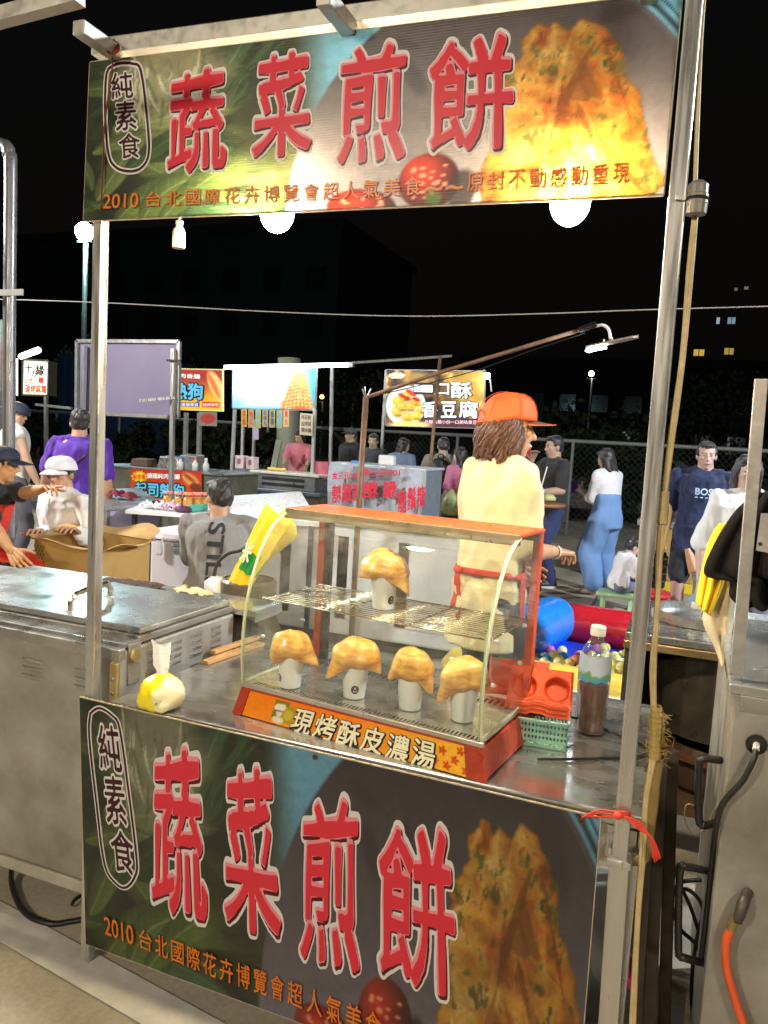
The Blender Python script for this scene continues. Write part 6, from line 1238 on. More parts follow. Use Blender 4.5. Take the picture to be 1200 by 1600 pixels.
for (p, q_, o_, dz) in ((A_, B_, Vector((.02, -.05, .015)), .02), (B_, C_, Vector((.09, -.05, .03)), .04), (D_, A_, Vector((-.12, .02, .03)), 0), (E_, D_, Vector((0, .12, .06)), 0)):
    B().grid(lambda u, v, p=p, q_=q_, o_=o_: p.lerp(q_, u)+o_*v*(.8+.3*math.sin(u*5))+Vector((0, -.002, .012*math.sin(u*7)*v)), 8, 3).build('flap', M('inner_cardboard', (.50, .32, .12), .85), bxt, solid=.005)
ck = B()
for i in range(7):
    for j in range(16):
        if (i+j) % 2: a = A_.lerp(B_, .00+.022*i); b2 = A_.lerp(B_, .022+.022*i); z0 = .47+.022*j; ck.quad((a.x, a.y-.002, z0), (b2.x, b2.y-.002, z0), (b2.x, b2.y-.002, z0+.02), (a.x, a.y-.002, z0+.02))
ck.build('check_print', ink('green_check', (.06, .12, .03)), bxt)
n2_ = (C_-B_).cross(Vector((0, 0, 1))).normalized(); lines(bxt, 'print_lines', ['三二一 三二', '二三一三二一', '一二三二一三', '三一二三'], [[B_.lerp(C_, .2)+Vector((0, 0, z_-.835)), B_.lerp(C_, .85)+Vector((0, 0, z_-.835)), B_.lerp(C_, .85)+Vector((0, 0, z_-.855)), B_.lerp(C_, .2)+Vector((0, 0, z_-.855))] for z_ in (.80, .765, .73, .695)], ink('carton_ink', (.14, .09, .03)), nrm=n2_, lift=.003) if False else None
stb = thing('box_stand', 'low steel trolley under the cardboard box behind the grill cabinet', 'trolley', (A_.x+.3, A_.y+.2, 0)); B().box((A_.x, A_.y, .42), (C_.x, E_.y, .447)).build('deck', steel_dull, stb)
for x in (A_.x+.04, C_.x-.04):
    for y in (A_.y+.04, E_.y-.04): B().bar((x, y, 0), (x, y, .42), .03).build('leg', tube_bg, stb)

# --- hot dog stall
hy_ = 7.0; hs = thing('hot_dog_stall', 'hot dog stall with a red printed counter board and steel worktop behind the folding table', 'food stall', P(260, 900, y=hy_)*Vector((1, 1, 0)))
def phd(cv):
    U, V = cv.U, cv.V; g = np.clip((V-732)/55, 0, 1)[..., None]; cv.c[:] = np.array((184, 44, 26))*(1-g)+np.array((222, 96, 20))*g
    d = np.hypot(U-218, (V-745)*1.5); a = np.arctan2((V-745), U-218); cv.mix(np.clip((12+2*np.sin(a*14)-d), 0, 1), (240, 220, 40))
    cv.mix(cv.ell(298, 750, 16, 8, 38, .3), (224, 160, 80)); cv.mix(cv.ell(296, 747, 12, 3, 38, .4), (160, 70, 26)); cv.mix(cv.ell(306, 762, 10, 7, 20, .3), (120, 50, 20))
q = pq(hy_, (204, 732), (315, 736), (315, 800), (204, 796)); hb_ = sheet('counter_board', *q, .02, phd, print_mat('glow_print', .5, 0, emit=.06), hs)  # board print glows faintly in place of light falling on it
wht = ink('poster_white', (.85, .85, .82), .15); cyn = ink('poster_cyan', (.10, .50, .75), .2); blk = ink('poster_black', (.01, .01, .012)); yel = ink('poster_yellow', (.9, .75, .1), .2); redp = ink('poster_red', (.7, .03, .02), .2)  # coloured inks glow faintly in place of stall light on them
lines(hb_, 'white_lettering', ['德國純肉香腸'], [pq(hy_, (230, 739), (281, 741), (281, 749), (230, 747))], wht, off=.03)
for off, m_, lf in ((.02, blk, .004), (.03, cyn, .012)): lines(hb_, 'blue_lettering', ['起司熱狗'], [pq(hy_, (212, 753), (288, 757), (288, 779), (212, 775))], m_, lift=lf, off=off, bevel=.09 if m_ is blk else 0)
lines(hb_, 'burst_lettering', ['新登場'], [pq(hy_, (209, 741), (227, 741), (227, 749), (209, 749))], redp, lift=.008)
zt3 = P(205, 729, y=hy_).z; xa, xb = P(150, 729, y=hy_).x, P(350, 735, y=hy_).x; B().box((xa, hy_+.02, zt3-.03), (xb, hy_+1.0, zt3)).build('worktop', M('grey_steel_table'), hs, bevel=.01); B().box((xa+.05, hy_+.05, .05), (xb-.05, hy_+.95, zt3-.035)).build('cabinet', M('olive_grey_steel', (.20, .19, .14), .5, .3, var=.2, dirt=.3), hs)
for x in (xa+.03, xb-.03): simple_post((x, hy_+.1, 0), (x, hy_+.1, zt3-.04), .05, hs)
for (px, w, h, lab, m_) in ((270, .34, .16, 'foil covered griddle tray on the hot dog stall worktop', M('foil', (.55, .52, .45), .3, .8, bump=1)), (225, .30, .10, 'brown wooden crate on the hot dog stall worktop', M('crate_brown', (.10, .05, .03), .7)), (300, .30, .20, 'steel warmer with an open lid on the hot dog stall worktop', M('grey_steel_table'))):
    c = P(px, 724, y=hy_+.3); c.z = zt3; t = B(); t.hexa([c+Vector((-w/2, -.12, 0)), c+Vector((w/2, -.12, 0)), c+Vector((w/2, .12, 0)), c+Vector((-w/2, .12, 0))], [c+Vector((-w/2.3, -.10, h)), c+Vector((w/2.3, -.10, h)), c+Vector((w/2.3, .10, h*1.1)), c+Vector((-w/2.3, .10, h*1.1))]); tag(t.build('counter_tray', m_, bevel=.01), lab, 'tray')
for (px, c_, lab) in ((322, (.8, .8, .78), 'small white sauce bottle on the hot dog stall worktop'), (305, (.8, .12, .08), 'small red capped bottle on the hot dog stall worktop'), (282, (.1, .3, .6), 'small blue capped bottle on the hot dog stall worktop')):
    c = P(px, 724, y=hy_+.15); c.z = zt3; t = thing('sauce_bottle', lab, 'bottle', c); B().lathe([(.001, .001), (.04, .001), (.042, .10), (.02, .13), (.018, .15)], c, 12).build('bottle_wall', white_plastic, t, smooth=True); B().lathe([(.001, .19), (.02, .185), (.022, .15), (.001, .148)], c, 12).build('cap', M('bcap_%d' % px, c_, .4), t)
# hot dog sign
hg_ = thing('hot_dog_sign', 'yellow and red hot dog poster sign on posts right of the violet board', 'sign', P(315, 900, y=7.6)*Vector((1, 1, 0)))
def phs(cv):
    U, V = cv.U, cv.V; g = np.clip((V-590)/35, 0, 1)[..., None]; cv.c[:] = np.array((150, 34, 26))*(1-g)+np.array((226, 170, 20))*g; cv.mix(cv.ell(338, 604, 10, 26, -25, .3), (232, 190, 110)); cv.mix(cv.ell(334, 602, 4, 22, -25, .4), (200, 110, 50)); cv.mix(((V < 577.5) | (V > 641) | (U > 348)).astype(float), (236, 226, 160)); cv.mix(((V > 628) & (V < 636) & (U < 312)).astype(float), (40, 60, 140)); cv.mix(((V > 628) & (V < 636) & (U > 315) & (U < 343)).astype(float), (190, 40, 30))
q = pq(7.6, (262, 575), (350, 577), (350, 643), (262, 640)); pz_ = sheet('poster', *q, .02, phs, print_mat('lit_poster', .5, 0, emit=.42), hg_)
lines(pz_, 'white_lettering', ['純肉香腸'], [pq(7.6, (270, 583), (313, 585), (313, 592), (270, 590))], wht, off=.03)
for m_, lf, bv in ((blk, .004, .09), (cyn, .014, 0)): lines(pz_, 'blue_lettering', ['熱狗'], [pq(7.6, (270, 599), (317, 600), (317, 624), (270, 623))], m_, lift=lf, off=.04 if not bv else .02, bevel=bv)
lines(pz_, 'small_lettering', ['德國香腸專賣', '現烤現吃'], [pq(7.6, (271, 629.5), (310, 630), (310, 635), (271, 634.5)), pq(7.6, (317, 630), (342, 630), (342, 635), (317, 635))], wht)
simple_post(P(312, 645, y=7.62), Vector((P(312, 720, y=7.62).x, 7.62, 0)), .05, hg_); simple_post(P(291, 645, y=7.62), Vector((P(291, 720, y=7.62).x, 7.62, 0)), .05, hg_)
q = pq(7.5, (311, 643), (339, 644), (339, 666), (311, 665)); tgm = lambda cv: (cv.mix(cv.ell(325, 654, 12, 8, 0, .5), (176, 50, 34)), cv.mul(cv.noise(12, 3, 3), .8)); tag(sheet('small_menu_board', *q, .02, tgm, print_mat('glow_print2', .5, 0, emit=.25), None, seed=4), 'small red and white menu board hanging under the hot dog poster', 'menu board')  # menu board glows a little on its own, standing in for lamplight

# --- sausage skewer stall with white sign and tube lamp
sy_ = 9.0; ss = thing('sausage_stall', 'sausage skewer stall with a bright white sign, steel counter and blue printed board', 'food stall', P(420, 900, y=sy_)*Vector((1, 1, 0)))
def psg(cv):
    U, V = cv.U, cv.V; cv.c[:] = (214, 232, 236); cv.mix(np.clip((U-430)/20, 0, 1)*np.clip((590-V)/20, 0, 1), (120, 176, 150)); cv.mix(np.clip((U-470)/18, 0, 1), (70, 150, 170)); cv.mix(np.clip((V-632)/6, 0, 1), (120, 180, 210)); cv.mix(cv.ell(365, 625, 20, 14, 0, .7), (140, 190, 225)); cv.mix(cv.ell(400, 600, 46, 24, 0, .8)*.6, (250, 252, 252)); cv.mix(cv.ell(465, 632, 26, 8, 6, .2), (190, 84, 44))
    rg = random.Random(4)
    for k in range(8):
        x0 = 441+k*6.4; xt = 459+k*2.5
        for j in range(10):
            t = j/9; x = x0+(xt-x0)*t; y = 633-t*50+abs(k-4)*1.0; cv.mix(cv.ell(x, y, 3.4-.9*t, 3.1, 0, .35), (208+rg.uniform(-20, 20), 136+rg.uniform(-20, 20), 64)); cv.mix(cv.ell(x-.8, y-.9, 1.3, 1.1, 0, .6)*.8, (244, 202, 140)); cv.mix(cv.ell(x+1.2, y+1.3, 1.6, 1, 0, .6)*.6, (130, 60, 24))
q = pq(sy_, (364, 574), (494, 574), (491, 641), (363, 638)); sg = sheet('sign_face', *q, .016, psg, print_mat('sign_print', .5, 0, emit=.55), ss)  # sign face glows on its own, adding to the tube's light
for i in range(4): B().bar(q[i]+Vector((0, .02, 0)), q[(i+1) % 4]+Vector((0, .02, 0)), .04, .02).build('sign_frame', tube_bg, ss)
for (a, b2) in (((367, 640), (359, 800)), ((492, 640), (486, 800)), ((519, 572), (516, 800)), ((380, 660), (378, 760)), ((398, 655), (395, 760))):
    p0 = P(*a, y=sy_-.05 if a[0] in (367, 492) else sy_+.8); simple_post(p0, Vector((P(*b2, y=p0.y).x, p0.y, 0)), .045, ss, M('pale_tube', (.5, .5, .48), .4, .3))
tl = thing('tube_light', 'long lit white fluorescent tube across the top of the sausage stall sign', 'tube light', P(450, 572, y=sy_-.35)); B().tube([P(351, 574, y=sy_-.35), P(545, 570, y=sy_-.35)], .030, 12).build('tube', M('lit_white_tube', (.85, 1, 1), .4, emit=26, ecol=(.80, .98, 1), var=0, rvar=0), tl, smooth=True)
B().tube([P(548, 567, y=sy_-.35), P(640, 561, y=sy_-.35), P(706, 556, y=sy_-.35)], .02, 8).build('support_bar', galv, tl); B().bar(P(545, 571, y=sy_-.35), P(552, 570, y=sy_-.35), .06).build('end_cap', tube_bg, tl)
tagc = [(.62, .50, .12), (.60, .42, .22), (.62, .52, .14), (.60, .46, .26), (.62, .50, .16), (.50, .48, .26), (.66, .46, .20)]; pt_ = ['芋頭', '地瓜', '原味', '花枝丸', '香腸', '米腸', '貢丸']
for k in range(7):
    px = 377+k*11; t = thing('price_tag', ['leftmost vertical price tag hanging under the white sausage sign', 'second hanging price tag from the left under the sausage sign', 'third hanging price tag from the left under the sausage sign', 'middle hanging price tag with three characters under the sausage sign', 'third hanging price tag from the right under the sausage sign', 'second hanging price tag from the right with blue writing under the sausage sign', 'rightmost vertical price tag hanging under the white sausage sign'][k], 'price tag', P(px+4, 653, y=sy_-.1), 'yellow paper price tags hanging in a row under the sausage sign')
    h_ = 28+(k % 3); q = pq(sy_-.1, (px, 639+k*.3), (px+8.5, 639+k*.3), (px+8.3, 639+h_), (px-.2, 639+h_)); B().hexa([q[3], q[2], q[2]+Vector((0, .008, 0)), q[3]+Vector((0, .008, 0))], [q[0], q[1], q[1]+Vector((0, .008, 0)), q[0]+Vector((0, .008, 0))]).build('paper', M('tagpaper_%d' % k, tagc[k], .8), t)
    n_c = len(pt_[k]); lines(t, 'lettering', list(pt_[k]), [pq(sy_-.105, (px+1.6, 642+j*24/n_c), (px+6.8, 642+j*24/n_c), (px+6.8, 642+(j+.8)*24/n_c), (px+1.6, 642+(j+.8)*24/n_c)) for j in range(n_c)], [redp, redp, cyn, ink('tag_blue', (.05, .1, .4)), ink('tag_blue'), cyn, redp][k], lift=.002)
q = pq(sy_-.12, (469, 645), (489, 647), (488, 681), (468, 679)); mb = B().hexa([q[3], q[2], q[2]+Vector((0, .01, 0)), q[3]+Vector((0, .01, 0))], [q[0], q[1], q[1]+Vector((0, .01, 0)), q[0]+Vector((0, .01, 0))]).build('menu_card', M('cream_card', (.6, .52, .36), .8)); tag(mb, 'cream menu card with dark and red writing at the right side of the sausage stall', 'menu card'); OFF[mb.name] = Vector(mb.location)
lines(mb, 'lettering', ['炸花枝', '起司球', '糯米腸'], [pq(sy_-.125, (471, 648+j*10), (486, 649+j*10), (486, 656+j*10), (471, 655+j*10)) for j in range(3)], ink('card_ink', (.12, .02, .02)), lift=.002)
q = pq(sy_-.1, (395, 667), (404, 667), (404, 687), (395, 687)); tag(B().hexa([q[3], q[2], q[2]+Vector((0, .006, 0)), q[3]+Vector((0, .006, 0))], [q[0], q[1], q[1]+Vector((0, .006, 0)), q[0]+Vector((0, .006, 0))]).build('lilac_note', M('lilac_paper', (.55, .45, .62), .8)), 'small lilac paper note hanging below the price tags', 'paper note')
# counter
zc = P(440, 738, y=sy_-.3).z; xa, xb = P(390, 738, y=sy_-.3).x, P(498, 742, y=sy_-.3).x; xl = P(358, 760, y=sy_-.3).x; gd = M('grey_steel_table')
B().box((xa, sy_-.3, zc-.04), (xb, sy_+.4, zc)).build('counter_top', M('lit_white_top', (.70, .68, .55), .4), ss, bevel=.01); zc2 = P(420, 764, y=sy_-.35).z
B().box((xl, sy_-.34, zc2-.06), (xb+.05, sy_+.5, zc2)).build('lower_counter', gd, ss, bevel=.01); B().box((xa+.1, sy_-.26, zc2+.002), (xb-.08, sy_+.3, zc-.042)).build('grill_box', gd, ss, bevel=.01)
for z_ in (.3, .62): B().box((xa+.2, sy_-.268, zc2+(zc-zc2)*z_-.03), (xb-.25, sy_-.262, zc2+(zc-zc2)*z_+.015)).build('vent_slot', M('dark_well'), ss)
def psb(cv):
    U, V = cv.U, cv.V; cv.c[:] = (40, 92, 150); cv.mix(np.clip((400-U)/30, 0, 1)*.7, (110, 160, 180)); rg = random.Random(2)
    for k in range(9): cv.mix(cv.ell(371+rg.uniform(0, 30), 773+rg.uniform(0, 9), 5, 4, 0, .3), (190+rg.uniform(-20, 20), 100, 40))
    cv.mix(cv.ell(414, 778, 9, 5, 40, .3), (226, 176, 60)); cv.mix(np.clip((cv.noise(20, 3, 3)-.6)*6, 0, 1)*.5, (20, 50, 110))
q = pq(sy_-.36, (363, 768), (476, 771), (474, 810), (362, 806)); sb_ = sheet('counter_board', *q, .02, psb, print_mat('glow_print3', .5, 0, emit=.08), ss)  # blue board glows faintly, standing in for stall light
for m_, lf, bv in ((wht, .004, .10), (redp, .014, 0)): lines(sb_, 'lettering', ['蜜汁'], [pq(sy_-.36, (441, 775), (472, 777), (471, 793), (440, 791))], m_, lift=lf, off=.03, bevel=bv)
B().box((xl+.03, sy_-.3, .05), (xb, sy_+.45, zc2-.062)).build('cabinet', M('olive_grey_steel'), ss)
for (px, py, zz, w, h, c_, lab) in ((377, 738, zc, .15, .20, (.70, .55, .55), 'left pink and white carton on the sausage stall counter'), (394, 738, zc, .13, .19, (.72, .58, .58), 'right pink and white carton on the sausage stall counter')):
    c = P(px, py, y=sy_-.1); c.z = zz if px > 385 else zz; t = thing('carton', lab, 'carton', c); B().box(c+Vector((-w/2, -.08, 0)), c+Vector((w/2, .08, h))).build('box', M('carton_%d' % px, c_, .6), t, bevel=.008); B().box(c+Vector((-w/5, -.083, h*.35)), c+Vector((w/5, -.081, h*.75))).build('print', M('carton_print', (.35, .12, .14), .7), t)
B().box((xl+.05, sy_-.25, zc-.04), (xa-.005, sy_+.3, zc)).build('side_counter', gd, ss)
c = P(380, 762, y=sy_-.3); c.z = zc2; t = thing('red_basket', 'small red and white basket on the lower shelf of the sausage stall', 'basket', c); B().box(c+Vector((-.17, -.03, 0)), c+Vector((.17, .2, .20))).build('liner', M('white_liner', (.75, .68, .6), .6), t); rb2 = B()
for k in range(7): x = -.18+.06*k; rb2.box(c+Vector((x-.008, -.045, 0)), c+Vector((x+.008, -.034, .2)))
rb2.box(c+Vector((-.19, -.05, .18)), c+Vector((.19, -.046, .215))); rb2.box(c+Vector((-.19, -.05, 0)), c+Vector((.19, -.046, .03))); rb2.build('lattice', M('red_lattice', (.6, .03, .06), .5), t)
for i, px in enumerate((424, 432, 441)):
    c = P(px, 737, y=sy_-.15); c.z = zc+.03; tag(B().tube([c+Vector((-.06, 0, 0)), c+Vector((.06, .0, .004))], .025, 8, 3).build('sausage_skewer', M('golden_sausage', (.75, .50, .10), .4), smooth=True), ['left golden skewer on the sausage stall counter', 'middle golden skewer on the sausage stall counter', 'right golden skewer on the sausage stall counter'][i], 'skewer', 'golden skewers on the sausage stall counter')
for i, (px, lab) in enumerate(((437, 'left hanging warm bulb far behind the sausage stall'), (447, 'right hanging warm bulb far behind the sausage stall'))):
    pp_ = P(442+i*8, 617+i*6, y=13); t = thing('hanging_bulb', lab, 'light bulb', pp_); B().ell(pp_, .05, 10, 8).build('bulb_glass', M('far_bulb', (1, .6, .25), .4, emit=14, ecol=(1, .6, .25), var=0), t); B().tube([pp_, pp_+Vector((0, 0, .8))], .008, 5).build('cable', black_rub, t)
tag(B().bar(P(425, 745, y=sy_+.5), P(436, 688, y=sy_+.6), .10, .04).build('leaning_boards', M('pale_board', (.34, .34, .26), .6)), 'pale boards leaning behind the sausage stall counter', 'boards')
B().lathe([(.001, 0), (.12, 0), (.15, .25), (.16, .26), (.001, .25)], P(505, 748, y=sy_+.1), 18).build('pink_bucket', M('pink_plastic', (.62, .16, .2), .5)); tag(bpy.data.objects['pink_bucket'], 'pink plastic bucket between the sausage stall and the wrapped cart', 'bucket')
cp_ = thing('concrete_pillar', 'pale concrete utility pole behind the sausage stall', 'utility pole', P(452, 700, y=12)*Vector((1, 1, 0))); B().tube([Vector((P(452, 700, y=12).x, 12, 0)), P(452, 560, y=12)], .22, 16).build('pole', M('pale_concrete', (.30, .30, .22), .8), cp_, smooth=True)

# --- tofu stall sign
ty_ = 10.5; tf = thing('tofu_sign_stall', 'stall with a large black and yellow tofu sign right of the rusty pole', 'food stall', P(680, 900, y=ty_)*Vector((1, 1, 0)))
def pto(cv):
    U, V = cv.U, cv.V; cv.c[:] = (24, 18, 12); n = cv.noise(9, 4, 3); cv.mix(np.clip((n-.42)*3.5, 0, 1), (150, 100, 20)); cv.mix(cv.ell(735, 604, 40, 34, 0, .9)*.8, (210, 160, 60)); cv.mix(cv.ell(650, 592, 26, 12, 0, .8)*.7, (214, 170, 80)); cv.mix(cv.ell(760, 590, 16, 30, 0, .9)*.6, (240, 200, 110)); cv.mix(np.clip((n-.65)*5, 0, 1), (240, 220, 150))
    cv.mix(cv.ell(634, 634, 31, 32, 8, .04), (222, 226, 230)); cv.mix(cv.ell(634, 633, 28, 28, 8, .05), (200, 196, 190))
    rg = random.Random(8)
    for (x, y) in ((622, 628), (634, 620), (648, 628), (658, 640), (620, 644), (636, 652), (650, 650), (640, 636), (628, 636)): cv.mix(cv.ell(x, y, 9, 7.5, rg.uniform(0, 90), .12), (206, 170+rg.uniform(-15, 15), 44)); cv.mix(cv.ell(x-2, y-3, 5, 2.5, 0, .6)*.7, (244, 216, 110)); cv.mix(cv.ell(x+2, y+5, 6, 2, 0, .6)*.6, (130, 90, 20))
    for (x, y) in ((636, 622), (645, 616), (628, 618), (650, 624), (640, 612)): cv.mix(cv.ell(x, y, 6, 3, 20, .5), (190, 30, 20))
    cv.mix(cv.ell(620, 587, 13, 4.5, 0, .15), (244, 244, 240)); cv.mix(((V > 653) & (U > 660)).astype(float), (60, 26, 30)); cv.mix(cv.ell(640, 664, 34, 6, 0, .5), (230, 200, 120))
q = pq(ty_, (604, 578), (757, 580), (755, 669), (603, 665)); tsn = sheet('sign_face', *q, .018, pto, print_mat('tofu_print', .5, 0, emit=.7), tf)  # sign print and its white letters glow, standing in for lamplight on them
white_em = ink('lit_white_ink', (.8, .85, .85), .7)
for m_, lf, bv in ((blk, .005, .07), (white_em, .02, 0)): lines(tsn, 'lettering', ['一', '口', '酥', '香', '豆', '腐'], [pq(ty_, (648, 603), (676, 604), (676, 611), (648, 610)), pq(ty_, (683, 600), (702, 600), (702, 617), (683, 617)), pq(ty_, (706, 598), (737, 598), (737, 622), (706, 622)), pq(ty_, (660, 628), (684, 628), (684, 652), (660, 652)), pq(ty_, (690, 628), (713, 628), (713, 652), (690, 652)), pq(ty_, (718, 626), (747, 628), (747, 654), (718, 652))], m_, lift=lf, off=.03, bevel=bv*.6)
lines(tsn, 'badge_lettering', ['delicious'], [pq(ty_, (610, 585), (632, 585), (632, 590), (610, 590))], ink('badge_orange', (.8, .25, .02), .6), lift=.01); lines(tsn, 'footer_lettering', ['外酥內嫩小份一口美味臭豆腐'], [pq(ty_, (664, 656), (752, 657), (752, 663), (664, 662))], ink('footer_pink', (.85, .5, .6), .8), lift=.01)
for i in range(4): B().bar(q[i]+Vector((0, .02, 0)), q[(i+1) % 4]+Vector((0, .02, 0)), .035, .02).build('sign_frame', tube_bg, tf)
for px in (604, 757): p0 = P(px, 578, y=ty_+.03); simple_post(p0, Vector((p0.x, ty_+.03, 0)), .045, tf)
p0 = P(612, 700, y=ty_+.03); B().box((P(606, 700, y=ty_).x, ty_+.1, 0), (P(790, 700, y=ty_).x, ty_+.9, 1.0)).build('counter', M('olive_grey_steel'), tf)
ll = thing('spot_lamp', 'small bright white spot lamp at the right corner of the tofu sign', 'lamp', P(761, 587, y=ty_-.3)); B().ell(P(761, 587, y=ty_-.3), .05, 12, 8).build('lens', M('lit_cool_spot', (.8, 1, 1), .4, emit=60, ecol=(.8, .97, 1), var=0), ll); B().tube([P(766, 592, y=ty_-.3), P(768, 612, y=ty_-.3)], .012, 6).build('cable', white_plastic, ll); B().bar(P(755, 580, y=ty_), P(761, 585, y=ty_-.3), .02).build('bracket', galv, ll)
# --- plastic wrapped candy cart with mirrored red lettering
wy_ = 6.3; wc = thing('plastic_wrapped_cart', 'candy cart wrapped in milky plastic sheet with mirrored red characters behind the display case', 'cart', P(590, 900, y=wy_)*Vector((1, 1, 0)))
filmw = M('milky_sheet', (.42, .45, .50), .18, 0, var=.15, scale=6, bump=1.0, bscale=12)
x0, x1 = P(517, 730, y=wy_).x, P(667, 735, y=wy_).x; zt4 = P(590, 727, y=wy_).z
def wr(u, v):
    x = x0+(x1-x0)*u; z_ = zt4*(1-v)+.35*v; return Vector((x+.02*math.sin(v*9)*(u-.5), wy_-.03-.02*math.sin(u*31+v*4)-.03*math.sin(u*9+1)*v, z_+.012*math.sin(u*12)*(1-v)))
B().grid(wr, 60, 20).build('plastic_sheet', filmw, wc, smooth=True); xm0, xm1 = P(556, 730, y=wy_).x, P(617, 735, y=wy_).x
B().box((x0+.02, wy_+.02, .15), (x1-.02, wy_+.62, zt4-.03)).build('cart_body', M('cart_grey', (.22, .25, .28), .5), wc); B().box((x0, wy_-.02, zt4-.028), (x1, wy_+.66, zt4)).build('cart_top', M('milky_top', (.55, .60, .66), .3), wc, bevel=.01)
B().box((xm0, wy_-.085, zt4-.32), (xm1, wy_-.075, zt4-.03)).build('dark_window', M('smoky_window', (.24, .23, .26), .25), wc)
redi = ink('red_film_ink', (.62, .02, .05)); yy = wy_-.15
lines(wc, 'lettering', ['糖', '鬚', '龍'], [pq(yy, (519, 758), (533, 757), (533, 785), (519, 786)), pq(yy, (535, 756), (549, 756), (549, 784), (535, 785)), pq(yy, (551, 755), (559, 755), (559, 782), (551, 783))], redi, mirror=True, off=.03)
lines(wc, 'lettering', ['糖', '鬚'], [pq(yy, (566, 752), (590, 752), (590, 778), (566, 778)), pq(yy, (598, 752), (620, 752), (620, 778), (598, 778))], redi, mirror=True, off=.03)
lines(wc, 'lettering', ['龍', '鬚', '糖'], [pq(yy, (622, 766), (635, 764), (635, 800), (622, 802)), pq(yy, (637, 763), (650, 761), (650, 795), (637, 798)), pq(yy, (652, 760), (664, 758), (664, 790), (652, 793))], redi, off=.03)
lines(wc, 'lettering', ['100元三盒', '100元三盒'], [pq(yy, (519, 738), (558, 737), (558, 748), (519, 749)), pq(yy, (566, 732), (625, 732), (625, 744), (566, 744))], redi, mirror=True, off=.03)
tag(B().box(P(590, 726, y=wy_+.1)+Vector((0, 0, 0)), P(620, 712, y=wy_+.2)).build('white_box', white_plastic, bevel=.02), 'white foam box on top of the plastic wrapped cart', 'box')
tag(B().box(P(548, 726, y=wy_+.1), P(566, 720, y=wy_+.2)).build('blue_packet', M('blue_packet', (.1, .2, .5), .5), bevel=.01), 'small blue packet on top of the plastic wrapped cart', 'packet')

# --- rusty pole with boom and lamp
ry = 3.4; rp = thing('rusty_lamp_boom', 'rusty pole with a long slanting boom carrying the flat lamp', 'lamp boom', P(560, 900, y=ry)*Vector((1, 1, 0)))
ru = M('rusty_tube', (.22, .12, .07), .6, .4, var=.35, scale=12, dirt=.4); a = P(572, 620, y=ry); b2 = P(560, 800, y=ry); B().tube([Vector((b2.x, ry, 0)), b2, a], .021, 10).build('upright', ru, rp, smooth=True)
for (x, y_) in ((566, 607), (580, 607), (570, 604)): B().tube([a-Vector((0, 0, .02)), P(x, y_, y=ry)], .005, 6).build('wire_end', galv, rp)
B().tube([P(572, 621, y=ry), P(700, 578, y=ry+.1), P(800, 548, y=ry+.15), P(905, 516, y=ry+.2)], .014, 8).build('boom', ru, rp, smooth=True); B().tube([P(905, 516, y=ry+.2), P(932, 506, y=ry+.2)], .021, 10).build('boom_sleeve', black_plastic, rp)
B().tube([P(572, 621, y=ry), P(640, 606, y=ry+.05), P(740, 580, y=ry+.1), P(830, 548, y=ry+.12), P(915, 520, y=ry+.18)], .0035, 5, 4).build('lamp_wire', black_rub, rp)
lf = thing('flat_street_lamp', 'flat grey lamp head with a curved neck lit on its underside', 'lamp', P(956, 538, y=ry+.2)); B().tube([P(930, 510, y=ry+.2), P(942, 508, y=ry+.2), P(951, 515, y=ry+.2), P(954, 530, y=ry+.2)], .010, 8, 4).build('neck', white_plastic, lf, smooth=True)
l0 = P(915, 547, y=ry+.2); l1 = P(997, 530, y=ry+.2); dd = (l1-l0); vs = []; n_ = 10; rings = []
for i in range(n_+1):
    t = i/n_; w = .065*(1-.35*abs(t-.45)); w *= math.sqrt(max(.05, 1-(2*t-1)**8)); th = .016; c_ = l0+dd*t; rings.append([c_+Vector((0, math.cos(a)*w, 0))+Vector((0, 0, th*math.sin(a)*(1 if math.sin(a) > 0 else .4)+.012)) for a in [2*math.pi*k/16 for k in range(16)]])
B().loft(rings).build('housing', M('lamp_housing', (.34, .28, .24), .4, .4), lf, smooth=True)
B().box(l0.lerp(l1, .04)+Vector((0, -.045, -.016)), l0.lerp(l1, .78)+Vector((0, .045, -.020)), Matrix.Identity(3)).build('led_panel', M('lit_led_panel', (.9, .97, 1), .4, emit=60, ecol=(.88, .96, 1), var=0), lf) if False else None
pb2 = B(); u_ = dd.normalized(); e1, e2 = l0+u_*.005, l0+u_*.13; dnv = Vector((0, 0, -.006)); pb2.hexa([e1+dnv*2+Vector((0, -.045, 0)), e2+dnv*2+Vector((0, -.045, 0)), e2+dnv*2+Vector((0, .045, 0)), e1+dnv*2+Vector((0, .045, 0))], [e1+dnv+Vector((0, -.045, 0)), e2+dnv+Vector((0, -.045, 0)), e2+dnv+Vector((0, .045, 0)), e1+dnv+Vector((0, .045, 0))])
pb2.build('led_panel', M('lit_led_panel', (.9, .97, 1), .4, emit=40, ecol=(.85, .95, 1), var=0, rvar=0), lf)
for k in (.35, .5): B().tube([l0+dd*k+Vector((0, 0, .03)), l0+dd*k+Vector((0, 0, .045))], .006, 6).build('bolt', galv, lf)
rp2 = thing('thin_rusty_pole', 'thin dark pole standing in front of the tofu sign', 'pole', P(655, 900, y=7.5)*Vector((1, 1, 0))); a = P(688, 556, y=7.5); B().tube([Vector((P(664, 800, y=7.5).x, 7.5, 0)), a], .022, 8).build('pole', ru, rp2, smooth=True)
# wire across the sky
cordo('overhead_wire', [P(-60, 466, y=2.5), P(160, 473, y=2.5), P(420, 487, y=2.6), P(640, 494, y=2.7), P(850, 490, y=2.8), P(1010, 484, y=2.9), P(1300, 476, y=3.0)], .0035, M('grey_wire', (.35, .35, .35), .5), 'thin grey overhead wire sagging across the whole night sky', 'wire')

